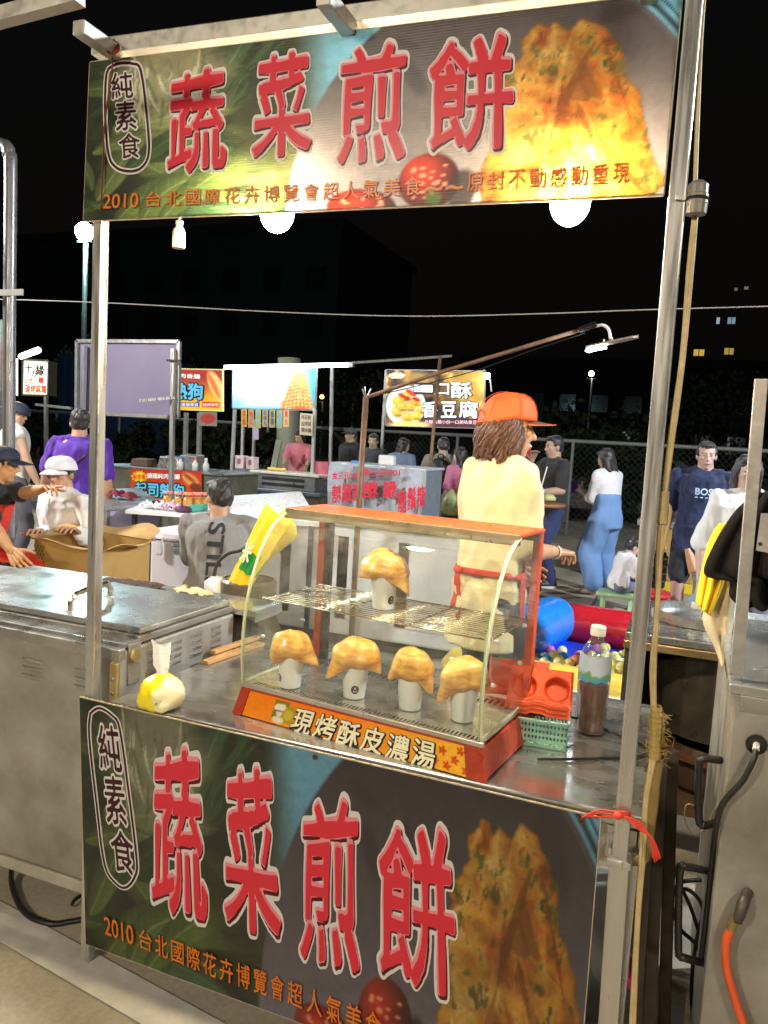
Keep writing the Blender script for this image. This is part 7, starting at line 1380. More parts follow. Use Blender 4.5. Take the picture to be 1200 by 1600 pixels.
# ------------------------------------------------------------------ fence, far ground, trees, cars, buildings
fy_ = 13.0; fn = thing('chain_link_fence', 'long chain link fence with a pale top rail behind the far stalls', 'fence', (-6, fy_, 0)); frm = M('fence_rail', (.20, .20, .18), .6, .2)
B().tube([(-34, fy_+3, 1.72), (-6, fy_, 1.66), (16, fy_-2, 1.74)], .035, 8).build('top_rail', frm, fn, smooth=True)
for i in range(22): x = -32+i*2.2; y = fy_+(3*(-6-x)/28 if x < -6 else -2*(x+6)/22); B().tube([(x, y, 0), (x, y, 1.68)], .03, 6).build('fence_post', frm, fn)
wm = B(); sp_ = .11
for i in range(int(48/sp_)):
    for sgn in (1, -1):
        xa = -33+i*sp_; xb = xa+sgn*1.6; f_ = lambda x: fy_+(3*(-6-x)/28 if x < -6 else -2*(x+6)/22); p, q_ = Vector((xa, f_(xa), .05)), Vector((xb, f_(xb)+.004*sgn, 1.66)); w_ = Vector((.0032, 0, 0)); wm.quad(p-w_, p+w_, q_+w_, q_-w_)
tag(wm.build('wire_mesh', M('wire_grey', (.05, .05, .045), .7, 0, spec=.1), fn), kind='stuff')
# dark far buildings with a few lit windows
def building(x0, x1, y, h, label, col, wins, seed, nx, nz, cell=(2.6, 3.1)):
    t = thing('apartment_building', label, 'building', ((x0+x1)/2, y, 0)); B().box((x0, y, 0), (x1, y+14, h)).build('wall', M('dark_wall_%d' % seed, col, .9, 0, var=.15, scale=.4), t); rg = random.Random(seed)
    B().box((x0-.3, y-.3, h), (x1+.3, y+14.3, h+.6)).build('roof', M('dark_roof', (.02, .02, .022), .9), t)
    me = B().hexa([(-.7, -.06, -.75), (.7, -.06, -.75), (.7, .02, -.75), (-.7, .02, -.75)], [(-.7, -.06, .75), (.7, -.06, .75), (.7, .02, .75), (-.7, .02, .75)]).mesh('window'); me.materials.append(M('dark_window_glass', (.012, .014, .018), .15))
    for i in range(nx):
        for j in range(nz):
            x = x0+(i+.5)*(x1-x0)/nx; z_ = 2.5+j*cell[1]
            if z_ > h-1.5: continue
            o = bpy.data.objects.new('window', me); COL.objects.link(o); o.parent = t; o.location = Vector((x, y-.01, z_))-t.location
    for (px, py, w, hh, c_) in wins:
        c = P(px, py, y=y-.12); m_ = M('lit_window_%d%d%d' % tuple(int(v*9) for v in c_), c_, .5, emit=.55, ecol=c_, var=.3, scale=1.5); k = (y+1.65)/1216.; o = B().box(c+Vector((-w*k/2, -.03, -hh*k/2)), c+Vector((-w*k*.04, 0, hh*k/2))).box(c+Vector((w*k*.04, -.03, -hh*k/2)), c+Vector((w*k/2, 0, hh*k/2))).build('lit_window', m_, t)
building(16, 52, 62, 34, 'tall dark apartment building far behind on the right with a few lit windows', (.012, .012, .014), [(1092, 551, 14, 9, (.9, .55, .10)), (1139, 549, 12, 9, (.6, .38, .08)), (1122, 501, 4, 9, (.5, .7, .75)), (1143, 501, 10, 9, (.25, .40, .48)), (1166, 450, 5, 4, (.2, .28, .2)), (1150, 452, 4, 4, (.2, .2, .12))], 3, 12, 9)
building(-62, -22, 46, 15, 'low dark building block behind the left stalls', (.022, .024, .024), [], 4, 12, 4)
building(-20, 14, 70, 9, 'long low dark building beyond the parked cars', (.016, .015, .017), [], 5, 12, 2)
bb2 = thing('blue_container', 'dark blue shipping container behind the violet sign stall', 'container', (P(105, 700, y=15).x, 15, 0)); q = P(92, 552, y=15); q2 = P(140, 700, y=15); B().box((q.x, 15, 0), (q2.x+1.5, 17.4, q.z)).build('container', M('dark_blue_paint', (.012, .04, .10), .5, 0, var=.1), bb2)
me = B().box((-.05, -.04, .1), (.05, 0, q.z-.1)).mesh('rib'); me.materials.append(M('dark_blue_paint'))
for i in range(9): o = bpy.data.objects.new('rib', me); COL.objects.link(o); o.parent = bb2; o.location = Vector((q.x+.2+i*.26, 14.995, 0))-bb2.location
# parked cars behind the fence
def car(x, y, ang, label, col, seed):
    t = thing('parked_car', label, 'car', (x, y, 0), 'dark cars parked behind the fence', R(ang)); b_ = B(); secs = [(-2.2, .35, .75), (-2.1, .30, .95), (-1.5, .28, 1.02), (-1.05, .28, 1.42), (-.2, .28, 1.50), (.5, .28, 1.44), (1.15, .28, 1.02), (1.95, .30, .88), (2.2, .35, .70)]
    rings = []
    for (xx, z0, z1) in secs:
        w = .86; wt = w*(.78 if z1 > 1.1 else .95); zm = min(.95, z1-.04); rings.append([Vector((xx, -w, z0)), Vector((xx, w, z0)), Vector((xx, w, zm)), Vector((xx, wt, z1)), Vector((xx, -wt, z1)), Vector((xx, -w, zm))])
    bo = b_.loft(rings).build('body', M('car_paint_%d' % seed, col, .25, .4, var=.05, coat=.6), t, world=False, bevel=.03, smooth=30)
    for sd in (-1, 1):
        wn_ = B(); wn_.add([(-1.0, sd*.845, .98), (.95, sd*.845, .98), (.45, sd*.725, 1.38), (-.9, sd*.725, 1.38)], [(0, 1, 2, 3) if sd < 0 else (3, 2, 1, 0)]); wn_.build('side_window', M('car_glass', (.01, .012, .014), .08), t, world=False)
        for xx in (-1.35, 1.4): B().lathe([(.02, -.1), (.30, -.1), (.33, 0), (.30, .1), (.02, .1)], (xx, sd*.80, .33), 22, (0, 1, 0)).build('wheel', black_rub, t, world=False)
        B().ell((2.12, sd*.6, .72), (.08, .16, .08), 10, 6).build('headlight', M('car_lamp', (.5, .5, .5), .1), t, world=False); B().ell((-2.14, sd*.62, .78), (.06, .14, .08), 10, 6).build('taillight', M('car_tail', (.3, .02, .02), .2), t, world=False)
for i, (x, y, a, c_, lb_) in enumerate(((4.5, 15.5, 182, (.02, .02, .025), 'dark car behind the fence beside the man in the navy shirt'), (-.4, 16.0, 178, (.10, .10, .11), 'grey car behind the fence near the drinking man'), (-5.5, 16.5, 175, (.015, .015, .02), 'black car behind the fence behind the seller'), (9.6, 15.2, 184, (.06, .06, .07), 'charcoal car behind the fence at the right edge'))): car(x, y, a, lb_, c_, i)
# street lamps
def street_lamp(px, py, y, label, h_e, col, r=.16, pole=True, base_r=.06):
    c = P(px, py, y=y); t = thing('street_lamp', label, 'street lamp', (c.x, y, 0)); B().ell(c, (r, r, r), 14, 10).build('lamp_head', M('lamp_%d_%d' % (px, py), col, .4, emit=h_e, ecol=col, var=0, rvar=0), t, smooth=True)
    B().tube([(c.x+.06, y, 0), (c.x+.06, y, c.z-.25)], base_r, 10).build('pole', tube_bg, t, smooth=True); B().bar((c.x-.25, y, c.z-.28), (c.x+.3, y, c.z-.28), .05).build('crossarm', tube_bg, t)
street_lamp(132, 362, 17, 'tall floodlight pole with a bright blue-white lamp left of the stall', 260, (.55, .95, 1.0), .27, base_r=.07)
street_lamp(537, 542, 60, 'far small white street lamp above the tube light support', 14, (1, .95, .8), .22)
street_lamp(924, 584, 45, 'far small pale street lamp right of the seller cap', 12, (1, .98, .8), .16)
street_lamp(503, 620, 38, 'far orange street lamp left of the rusty pole', 8, (1, .45, .1), .12)
street_lamp(551, 620, 40, 'far orange street lamp just left of the rusty pole top', 8, (1, .5, .2), .12)
# trees and shrubs beyond the fence: leaf-sized faces spread through each crown
leafm = M('dark_foliage', (.012, .017, .006), .9, 0, var=.4, scale=2, spec=.05)
def tree(x, y, h, w, label, seed, cat='tree', name='tree', z0=1.2):
    t = thing(name, label, cat, (x, y, 0)); rg = random.Random(seed); tr_ = B(); tr_.tube([(x, y, 0), (x+.1, y, h*.35), (x-.05, y, h*.6)], [.14, .10, .06], 8, 3)
    for k in range(5): a = rg.uniform(0, 6.28); tr_.tube([(x, y, h*.35+.05*k), (x+w*.3*math.cos(a), y+w*.3*math.sin(a), h*.62)], [.05, .02], 6)
    tr_.build('trunk', M('bark', (.05, .04, .03), .9), t, smooth=True); lv = B(); cl_ = [(x+rg.gauss(0, w*.28), y+rg.gauss(0, w*.22), z0+(h-z0)*rg.random()**.8, rg.uniform(.3, .65)) for _ in range(16)]
    for k in range(2600):
        cx, cy, cz_, cr_ = cl_[k % 16]; d = Vector((rg.gauss(0, 1), rg.gauss(0, 1), rg.gauss(0, .8))).normalized()*cr_*rg.uniform(.5, 1.05)*w*.42; p = Vector((cx, cy, cz_))+d; u = Vector((rg.gauss(0, 1), rg.gauss(0, 1), rg.gauss(0, 1))).normalized()*.09; v = u.cross(Vector((rg.gauss(0, 1), rg.gauss(0, 1), rg.gauss(0, 1)))).normalized()*.05
        lv.quad(p-u, p+v, p+u, p-v)
    lv.build('crown', leafm, t)
tree(P(330, 640, y=17).x, 17, 3.2, 3.0, 'dark bushy tree beyond the fence behind the hot dog sign', 1); tree(P(160, 640, y=20).x, 20, 3.6, 3.4, 'dark tree beyond the fence behind the violet board', 2)
tree(P(560, 640, y=18).x, 18, 2.8, 3.0, 'dark tree beyond the fence between the sausage and tofu stalls', 3); tree(P(950, 680, y=14.2).x, 14.6, 2.1, 2.6, 'dark low tree beyond the fence behind the woman in blue overalls', 4, z0=.4); tree(P(1090, 690, y=22).x, 22, 3.4, 3.4, 'dark tree beyond the fence behind the man in the navy shirt', 5)
for i, px in enumerate((60, 230, 330, 400)):
    tree(P(px, 720, y=12.4).x, 12.3, 1.35, 1.5, ['low shrub at the fence behind the box sign', 'low shrub at the fence behind the violet board', 'low shrub at the fence behind the hot dog worktop', 'low shrub at the fence left of the sausage stall', 'low shrub at the fence behind the drinking man', 'low shrub at the fence right of the woman in blue overalls'][i], 20+i, 'shrub', 'shrub', .1)

# ------------------------------------------------------------------ people
def G0(px, y, z=0): v = P(px, 700, y=y); return Vector((v.x, v.y, z))
def LL(loc, face, px, py, y): return w2l(loc, face, P(px, py, y=y))
# seller in orange cap, back to us, turned to the right, right arm reaching out
loc = Vector((.075, 1.42, 0)); fc = -38
T = person('seller in an orange cap, cream T-shirt and red apron behind the display case', loc, fc, H=1.77, build=.86, lean=2, rhand=LL(loc, fc, 868, 862, 1.66), lhand=(-.20, .30, 1.02), elbow=((-.3, -.3, -1), (.1, -.3, -1)),
           head=(-24, -3), shirt=(.74, .62, .36), sleeve=.46, trousers=(.04, .04, .05), hair=None, cap=None, near=True, eface=False, palmR=(-.2, .1, -1), curl=(.5, .35), point=(False, True), skin=(.60, .33, .18), hem=.07)
root = T['root']; G = T['G']
# cap
hk = 1.77/1.68; HM = (Matrix.Rotation(R(-24), 3, 'Z') @ Matrix.Rotation(R(-3), 3, 'X'))
cb = B(); rings = []
for i in range(13):
    t = i/12*math.pi/2; rr = math.cos(t)**.72 if i < 12 else .02; ring = []
    for k in range(36):
        a = 2*math.pi*k/36; back = max(0, -math.cos(a)); low = .030-.034*back*(1-i/12)**2; ring.append(G(math.sin(a)*.090*rr, math.cos(a)*.112*rr-.012+.012*(i/12), low+.100*math.sin(t)))
    rings.append(ring)
cb.loft(rings); capm = M('orange_cap_cloth', (.86, .115, .018), .7, 0, var=.05, scale=20, bump=.4, bscale=350); co = cb.build('cap', capm, root, world=False, smooth=True)
br = B()
def bf(u, v):
    a = (u-.5)*2; x = a*.076; y0_ = math.sqrt(max(0, 1-(x/.090)**2))*.112-.014; return G(x*(1+.10*v), y0_+(.075*(1-abs(a)**2.6)+.003)*v, .034-.016*a*a-.006*v)
br.grid(bf, 18, 6); bo_ = br.build('brim', M('charcoal_brim', (.10, .075, .06), .7), co, world=False, smooth=True, solid=.004)
B().tube([bf(k/18, 1.02) for k in range(19)], .0022, 6).build('brim_piping', capm, bo_, world=False, smooth=True)
sm_ = B()
for k in range(6):
    a = k*math.pi/3+.3; sm_.tube([G(math.sin(a)*.0915*(math.cos(t)**.72), math.cos(a)*.1135*(math.cos(t)**.72)-.012+.012*t/1.57, .032+.1005*math.sin(t)) for t in [q*.15 for q in range(10)]], .0012, 5)
sm_.build('cap_seam', M('dark_orange_seam', (.55, .06, .01), .8), co, world=False)
ho = B(); ho.add([G(math.sin(a)*.050, -.1225-.002*math.cos(a*2), .018+.034*math.cos(a)*1.0) if False else G(math.sin(a)*.045, -.119+.010*(1-math.cos(a)), .024+.030*max(0, math.cos(a))-.008*max(0, -math.cos(a))) for a in [2*math.pi*k/20 for k in range(20)]], [tuple(range(20))]); ho.build('cap_opening', M('hair_75_12', (.080, .030, .014), .42, var=.35, scale=60, stretch=(1, 1, .15), bump=1.0, bscale=170, sheen=.2), co, world=False)
B().tube([G(math.sin(a)*.088, -math.cos(a)*.112-.012, .002+.012*abs(a)) for a in [q*.1-.6 for q in range(13)]], .007, 8, flat=.5).build('cap_strap', capm, co, world=False, smooth=True)
# wavy hair below the cap
hmat = M('hair_75_12', (.080, .030, .014), .42, var=.35, scale=60, stretch=(1, 1, .15), bump=1.0, bscale=170, sheen=.2); hw = B(); rg = random.Random(3); hw.ell(G(0, -.035, .0), (.078, .075, .07), 18, 12)
for k in range(260):
    a = rg.uniform(-2.05, 2.05); x = math.sin(a)*.074; y = -math.cos(a)*.085-.012; r = rg.uniform(.004, .009); L_ = rg.uniform(.06, .125)
    w1, w2 = rg.uniform(0, 6.28), rg.uniform(.006, .013); am = math.sin(a)
    pts = [G(x*(1+.22*math.sin(min(1, t*1.3)*math.pi*.75))+w2*math.sin(w1+t*8), y*(1+.20*math.sin(min(1, t*1.3)*math.pi*.75))+w2*math.cos(w1+t*7.5), .03-t*(L_+.045)+.004*math.sin(w1+t*11)) for t in [q/7 for q in range(8)]]
    hw.tube(pts, [r*.7, r*.8, r, r, r*1.05, r, r*.8, r*.35], 6, 2)
hw.build('wavy_hair', M('hair_75_12'), root, world=False, smooth=True)
# apron straps: neck band, waist tie, side of the apron
apr = M('red_apron', (.62, .035, .02), .75, 0, var=.12, scale=14, bump=.5, bscale=120); H_ = 1.77; pel, s_, ex, ey, bw = T['pel'], T['s'], T['ex'], T['ey'], T['bw']
def tors(a, t, g): 
    hx = np.interp(t, (-.05, .03, .09, .15, .21, .255, .285, .305, .322), (.096, .094, .084, .084, .096, .100, .088, .055, .036)); hy = np.interp(t, (-.05, .03, .09, .15, .21, .255, .285, .305, .322), (.074, .072, .066, .066, .070, .066, .052, .038, .033))
    return pel+s_*t*H_+ex*math.cos(a)*(hx*bw*H_+g)+ey*math.sin(a)*(hy*bw*H_+g)
B().tube([tors(a, .311+.004*math.sin(a*2), .010) for a in [q*2*math.pi/24 for q in range(25)]], .0055, 8, flat=1).build('apron_neck_band', apr, root, world=False, smooth=True)
def band(t0, t1, g, a0, a1, n=30, wob=.004):
    b_ = B(); b_.grid(lambda u, v: tors(a0+(a1-a0)*u, t0+(t1-t0)*v+wob*math.sin(u*9), g+.002*math.sin(u*40+v*3)), n, 3); return b_
band(.048, .062, .024, 0, 2*math.pi).build('apron_waist_tie', apr, root, world=False, smooth=True, solid=.002)
band(-.22, .06, .027, R(15), R(165), 30, 0).build('apron_skirt', apr, root, world=False, smooth=True, solid=.002); band(.06, .26, .022, R(35), R(145), 20, 0).build('apron_bib', apr, root, world=False, smooth=True, solid=.002)
k0 = tors(R(262), .056, .03)
for (dx, dz) in ((-.02, -.16), (.025, -.20)):
    b_ = B(); b_.grid(lambda u, v: k0+ex*(dx*v+(u-.5)*.028)+Vector((0, 0, dz*v))-ey*(.006+.004*math.sin(v*8)), 3, 8); b_.build('apron_tie_end', apr, root, world=False, smooth=True, solid=.002)
B().ell(k0-ey*.008, (.026, .014, .018), 12, 8).build('apron_knot', apr, root, world=False, smooth=True)
# watch
shp = T['sh'][1]; tt = Vector(LL(loc, fc, 868, 862, 1.66)); e_, w_ = ik(shp, tt, .172*H_, .150*H_, Vector((.1, -.3, -1))); ax = (w_-e_).normalized()
B().lathe([(.0300, -.007), (.0325, -.006), (.0325, .006), (.0300, .007)], w_-ax*.012, 24, ax).build('wrist_watch_band', M('cream_watch', (.75, .68, .5), .3), root, world=False, smooth=True); fu, fv = frame_of(ax); B().lathe([(.001, .034), (.017, .034), (.018, .030), (.018, .024), (.001, .024)], w_-ax*.012, 20, (0.1, -.2, 1)).build('watch_face', M('watch_steel', (.6, .55, .45), .2, .8), root, world=False)

# red apron man at the left edge, pointing right
loc = G0(-42, 1.65); fc = -60
T = person('seated person in dark T-shirt and red apron pointing right at the left edge', loc, fc, H=1.56, sit=.60, lean=14, rhand=LL(loc, fc, 35, 895, 1.35), lhand=LL(loc, fc, 104, 763, 1.62), elbow=((-.2, .1, -.8), (.5, -.6, -.3)), head=(5, -6), shirt=(.015, .015, .016), sleeve=.40, trousers=(.42, .30, .17), lfoot=(-.16, .50, .10), rfoot=(.10, .50, .08),
           hair=(.012, .01, .01), cap={'col': (.02, .025, .05), 'dir': 0}, skin=(.56, .29, .13), point=(True, False), palmL=(0, 0, -1), near=True)
root = T['root']; pel, s_, ex, ey, bw, H_ = T['pel'], T['s'], T['ex'], T['ey'], T['bw'], 1.56
band(.0, .25, .028, R(-10), R(190), 24, 0).build('apron', apr, root, world=False, smooth=True, solid=.003)
b_ = B(); b_.grid(lambda u, v: pel+Vector(((u-.5)*.36, .10+.34*v, .085+.014*math.sin(u*8+v*3)-.05*abs(u-.5)*2)), 14, 10); b_.build('apron_lap', apr, root, world=False, smooth=True, solid=.003)
st_ = thing('plastic_stool', 'plastic stool under the person with the red apron', 'stool', loc); B().box(loc+Vector((-.17, -.17, .42)), loc+Vector((.17, .17, .46))).build('seat', M('red_plastic', (.5, .03, .03), .4), st_, bevel=.01)
for a in (-.14, .14):
    for b2 in (-.14, .14): B().bar(loc+Vector((a, b2, 0)), loc+Vector((a, b2, .42)), .03).build('leg', M('red_plastic'), st_)
# white cap, white jacket, seated
loc = G0(112, 2.25); fc = 170
T = person('seated person in a white cap and white chef jacket behind the cardboard box', loc, fc, H=1.62, sit=.50, lean=6, rhand=LL(loc, fc, 62, 832, 1.95), lhand=LL(loc, fc, 120, 832, 1.95), head=(-30+50, -8), shirt=(.74, .72, .70), sleeve=.93, trousers=(.1, .1, .12), cap={'col': (.78, .76, .80), 'dir': 0}, hair=(.015, .012, .012), near=True, skin=(.52, .28, .17), build=1.05, palmL=(0, 0, -1), palmR=(0, 0, -1), hem=.04)
root = T['root']; G = T['G']; pel, s_, ex, ey, bw, H_ = T['pel'], T['s'], T['ex'], T['ey'], T['bw'], 1.62
wj = M('white_collar', (.72, .70, .70), .8); B().tube([tors(a, .310, -.002+.006*abs(math.cos(a))) for a in [R(110)+q*R(320)/16 for q in range(17)]], .014, 8, flat=.5).build('collar', wj, root, world=False, smooth=True)
B().tube([tors(R(90), t, .022) for t in np.linspace(.0, .29, 10)], .004, 6).build('placket', wj, root, world=False)
B().ell(G(0, .040, -.088), (.048, .046, .028), 16, 10).build('face_mask', M('mask_white', (.74, .74, .76), .8), root, world=False, smooth=True)
st_ = thing('white_stool', 'stool under the person in the white jacket', 'stool', loc); B().box(loc+Vector((-.17, -.17, .44)), loc+Vector((.17, .17, .48))).build('seat', white_plastic, st_, bevel=.01)
for a in (-.14, .14):
    for b2 in (-.14, .14): B().bar(loc+Vector((a, b2, 0)), loc+Vector((a, b2, .44)), .03).build('leg', white_plastic, st_)
# purple polo man
loc = G0(124, 3.55); fc = -8+30
T = person('man in a purple polo shirt with a black shoulder strap seen from behind', loc, fc, H=1.66, build=1.18, shirt=(.080, .018, .30), sleeve=.44, trousers=(.06, .06, .08), trouser=.45, hair=(.012, .010, .009), head=(18, -4), rhand=LL(loc, fc, 170, 795, 3.6), lhand=LL(loc, fc, 60, 800, 3.7), skin=(.52, .29, .17), near=True, hem=.04, armw=1.1)
root = T['root']; pel, s_, ex, ey, bw, H_ = T['pel'], T['s'], T['ex'], T['ey'], T['bw'], 1.66
B().tube([tors(R(270)+u*R(70), .10+.19*(u+.4)/1.3, .022) for u in np.linspace(-.9, .9, 14)], .014, 8, flat=.35).build('shoulder_strap', black_plastic, root, world=False, smooth=True); B().tube([tors(a, .308, .001) for a in [q*2*math.pi/20 for q in range(21)]], .012, 8).build('collar', M('cloth_8_1_30'), root, world=False, smooth=True)
# tank top man
loc = G0(22, 4.2); fc = -30
T = person('man in a white tank top and black cap behind the grey pole at the left', loc, fc, H=1.72, build=1.1, shirt=(.62, .60, .56), sleeve=.02, trousers=(.1, .1, .12), hair=(.012, .01, .01), cap={'col': (.02, .02, .02), 'dir': 180}, head=(-45, -12), skin=(.54, .33, .22), rhand=(.26, .18, .85), lhand=(-.26, .15, .85))
# grey STILL shirt man, back to us, seated
loc = G0(343, 2.35); fc = 22
T = person('seated man in a grey T-shirt with STILL down the back beside the white cool box', loc, fc, H=1.62, sit=.42, lean=10, build=1.14, shirt=(.25, .24, .24), sleeve=.46, trousers=(.06, .06, .07), hair=(.014, .010, .009), head=(42, -10), lhand=(-.12, .44, .80), rhand=(.10, .46, .84), skin=(.46, .25, .14), near=True, armw=1.05)
root = T['root']; torso_patch(T, 'lettering', M('print_charcoal', (.03, .03, .035), .8), 'STILL', R(0)+255-7, 255+12, .04, .285, .033, rot90=True, offset=.03) if False else None
def back_text(T, txt, aL, aR, tT, tB, mat, gap=.032):
    """letters turned 90 degrees running down the back; aL..aR angle span of the letter height"""
    v, f = glyph(txt, .028); mn = v.min(0); mx = v.max(0); out = []
    for x, y, z in v:
        u = (x-mn[0])/(mx[0]-mn[0]); w = (y-mn[1])/(mx[1]-mn[1]); t = tT+(tB-tT)*u; a = R(aL+(aR-aL)*w); out.append(tors(a, t, gap))
    b_ = B(); b_.add(out, f); return b_.build('lettering', mat, T['root'], world=False)
pel, s_, ex, ey, bw, H_ = T['pel'], T['s'], T['ex'], T['ey'], T['bw'], 1.62
back_text(T, 'STILL', 262, 288, .282, .03, M('print_charcoal', (.03, .03, .035), .8), .044)
st_ = thing('grey_stool', 'low stool under the man in the grey STILL shirt', 'stool', loc); B().box(loc+Vector((-.16, -.16, .37)), loc+Vector((.16, .16, .41))).build('seat', M('grey_plastic', (.2, .2, .22), .5), st_, bevel=.01)
for a in (-.13, .13):
    for b2 in (-.13, .13): B().bar(loc+Vector((a, b2, 0)), loc+Vector((a, b2, .37)), .03).build('leg', M('grey_plastic'), st_)
# pink shirt seller at the sausage stall
loc = G0(468, 10.1); fc = 195
person('seller in a pink T-shirt working behind the sausage stall counter', loc, fc, H=1.60, build=1.12, shirt=(.74, .22, .26), sleeve=.48, trousers=(.05, .05, .06), hair=(.02, .012, .01), head=(-15, -18), rhand=LL(loc, fc, 442, 733, 9.6), lhand=LL(loc, fc, 478, 733, 9.7), skin=(.62, .36, .22), longhair=.03)
# cap man between stalls
loc = G0(547, 9.6); person('person in a dark jacket and cap standing between the sausage and tofu stalls', loc, 150, H=1.70, build=1.2, shirt=(.015, .015, .017), sleeve=.9, trousers=(.02, .02, .03), cap={'col': (.06, .06, .06), 'dir': 0}, head=(10, 0), skin=(.42, .30, .22), vox=.022)
loc = G0(583, 9.2); person('person in a dark top with black hair between the rusty pole and the tofu stall', loc, 170, H=1.62, build=1.1, shirt=(.03, .03, .04), sleeve=.5, trousers=(.03, .03, .05), head=(20, -8), skin=(.4, .27, .2), vox=.022)
loc = G0(628, 8.9); person('person in a blue-grey shirt with dark hair in front of the tofu stall counter', loc, -10, H=1.58, build=1.1, shirt=(.12, .17, .26), sleeve=.5, trousers=(.05, .05, .08), head=(-30, -14), longhair=.05, skin=(.4, .27, .2), vox=.022)
# backpack man and pink girl
loc = G0(693, 7.9); fc = 8
T = person('person in a grey-beige shirt and jeans carrying a black backpack', loc, fc, H=1.62, build=1.15, shirt=(.20, .19, .15), sleeve=.48, trousers=(.06, .10, .24), head=(20, -12), hair=(.02, .012, .01), skin=(.35, .26, .2), vox=.02)
bpk = thing('black_backpack', 'black backpack with a top loop worn by the person in the grey-beige shirt', 'backpack', loc, None, R(fc)); b_ = B(); b_.ell((.0, -.20, 1.12), (.155, .10, .22), 20, 14); me = remesh(b_, .02, 2, .5, disp=.015, dscale=8); link_mesh('bag', me, M('black_nylon', (.02, .02, .022), .5), bpk, False); b_ = B(); b_.ell((.0, -.285, 1.03), (.11, .04, .10), 16, 10); b_.build('front_pocket', M('black_nylon'), bpk, world=False, smooth=True)
for sd in (-1, 1): B().tube([(sd*.08, -.12, 1.0), (sd*.13, -.10, 1.15), (sd*.12, -.05, 1.36), (sd*.11, .06, 1.38), (sd*.12, .12, 1.2)], .014, 6, 4).build('strap', M('black_nylon'), bpk, world=False, smooth=True)
B().tube([(-.03, -.15, 1.31), (-.03, -.17, 1.37), (.03, -.17, 1.37), (.03, -.15, 1.31)], .008, 6, 3).build('top_loop', M('black_nylon'), bpk, world=False)
loc = G0(722, 7.6); fc = 50; T = person('girl in a pink and white T-shirt with long dark hair beside the backpack', loc, fc, H=1.50, build=.98, shirt=(.45, .13, .22), sleeve=.45, trousers=(.08, .10, .2), head=(20, -10), longhair=.16, skin=(.55, .36, .28), vox=.018)
c = P(704, 790, y=7.4); tag(B().add(*blobsurf(c-Vector((0, 0, .12)), [(.001, 0), (.09, .01), (.12, .08), (.10, .2), (.05, .28), (.02, .32)], seed=1, wr=.25, n=26)).build('carrier_bag', M('pale_green_bag', (.42, .46, .20), .4, bump=.8), smooth=True), 'pale green plastic carrier bag held between the backpack and the seller', 'bag')
# drinking man in black
loc = G0(868, 6.75); fc = 130
T = person('man in a black T-shirt and jeans drinking from a cup behind the seller', loc, fc, H=1.70, build=1.18, shirt=(.010, .010, .011), sleeve=.40, trousers=(.025, .035, .11), head=(0, -4), hair=(.01, .009, .009), rhand=(.02, .26, 1.40), lhand=LL(loc, fc, 838, 770, 6.4), elbow=((-.5, -.2, -.8), (.6, -.1, -.9)), skin=(.40, .25, .18), vox=.016, lfoot=(-.16, .20, .075), rfoot=(.14, -.16, .075), hem=.03)
cl0 = Matrix.Rotation(R(fc), 3, 'Z') @ Vector((.01, .33, 1.42))+loc; cu = thing('drink_cup', 'clear plastic cup of red drink held by the man in black', 'cup', cl0); B().lathe([(.001, 0), (.030, 0), (.042, .11), (.045, .115)], cl0, 16).build('cup_wall', M('red_drink', (.50, .10, .06), .2), cu, smooth=True); B().lathe([(.046, .115), (.046, .125), (.03, .15), (.001, .152)], cl0, 16).build('lid', white_plastic, cu, smooth=True); B().tube([cl0+Vector((0, 0, .12)), cl0+Vector((.01, 0, .21))], .005, 6).build('straw', M('straw_red', (.6, .1, .1), .4), cu)
# small table with cup
tcb = thing('round_snack_table', 'small round table with a white cup and a snack beside the man in black', 'table', G0(838, 6.2)); c = P(842, 785, y=6.2); B().lathe([(.001, -.03), (.26, -.03), (.27, -.015), (.26, 0), (.001, 0)], c, 28).build('table_top', M('brown_table', (.32, .13, .06), .4), tcb, smooth=40); B().tube([(c.x, c.y, 0), (c.x, c.y, c.z-.03)], .03, 8).build('leg', tube_bg, tcb); B().lathe([(.001, 0), (.2, 0), (.18, .02), (.001, .03)], (c.x, c.y, 0), 18).build('foot', tube_bg, tcb)
c2 = P(843, 782, y=6.1); wcup = thing('white_paper_cup', 'white paper cup with a straw on the small round table', 'cup', c2); B().lathe([(.001, .001), (.030, .001), (.040, .11), (.001, .112)], c2, 16).build('cup_wall', paper, wcup, smooth=40); B().tube([c2+Vector((0, 0, .1)), c2+Vector((.05, 0, .34))], .006, 6).build('straw', white_plastic, wcup)
c2 = P(856, 782, y=6.2); tag(B().add(*blobsurf(c2, [(.001, 0), (.07, 0), (.08, .03), (.05, .06), (.001, .07)], seed=5, wr=.2)).build('snack_bag', M('pale_green_snack', (.45, .48, .22), .6), smooth=True), 'pale green snack packet beside the white cup on the small round table', 'snack')
# woman in blue overalls and white shirt
loc = G0(957, 6.9); fc = 60
T = person('woman in blue overalls and a white shirt holding a phone, standing beyond the ball pool', loc, fc, H=1.60, build=1.05, shirt=(.66, .64, .66), sleeve=.62, trousers=None, head=(0, -20), longhair=.10, skin=(.34, .23, .2), rhand=(.10, .26, 1.02), lhand=(-.06, .32, 1.10), vox=.016, bare=True, hem=.0, lean=4)
root = T['root']; blue = M('washed_blue_cloth', (.14, .25, .48), .85, 0, var=.08, scale=5, bump=.6, bscale=25); pel, s_, ex, ey, bw, H_ = T['pel'], T['s'], T['ex'], T['ey'], T['bw'], 1.60
tr = B()
for sd in (1, -1):
    k, an, fd = T['foot'][sd]; hip = pel+Vector((sd*.08, 0, 0)); tr.cone(hip, k+Vector((sd*.02, 0, 0)), .125, .125, 14); tr.cone(k+Vector((sd*.02, 0, 0)), an+Vector((sd*.02, 0, .08)), .125, .105, 14)
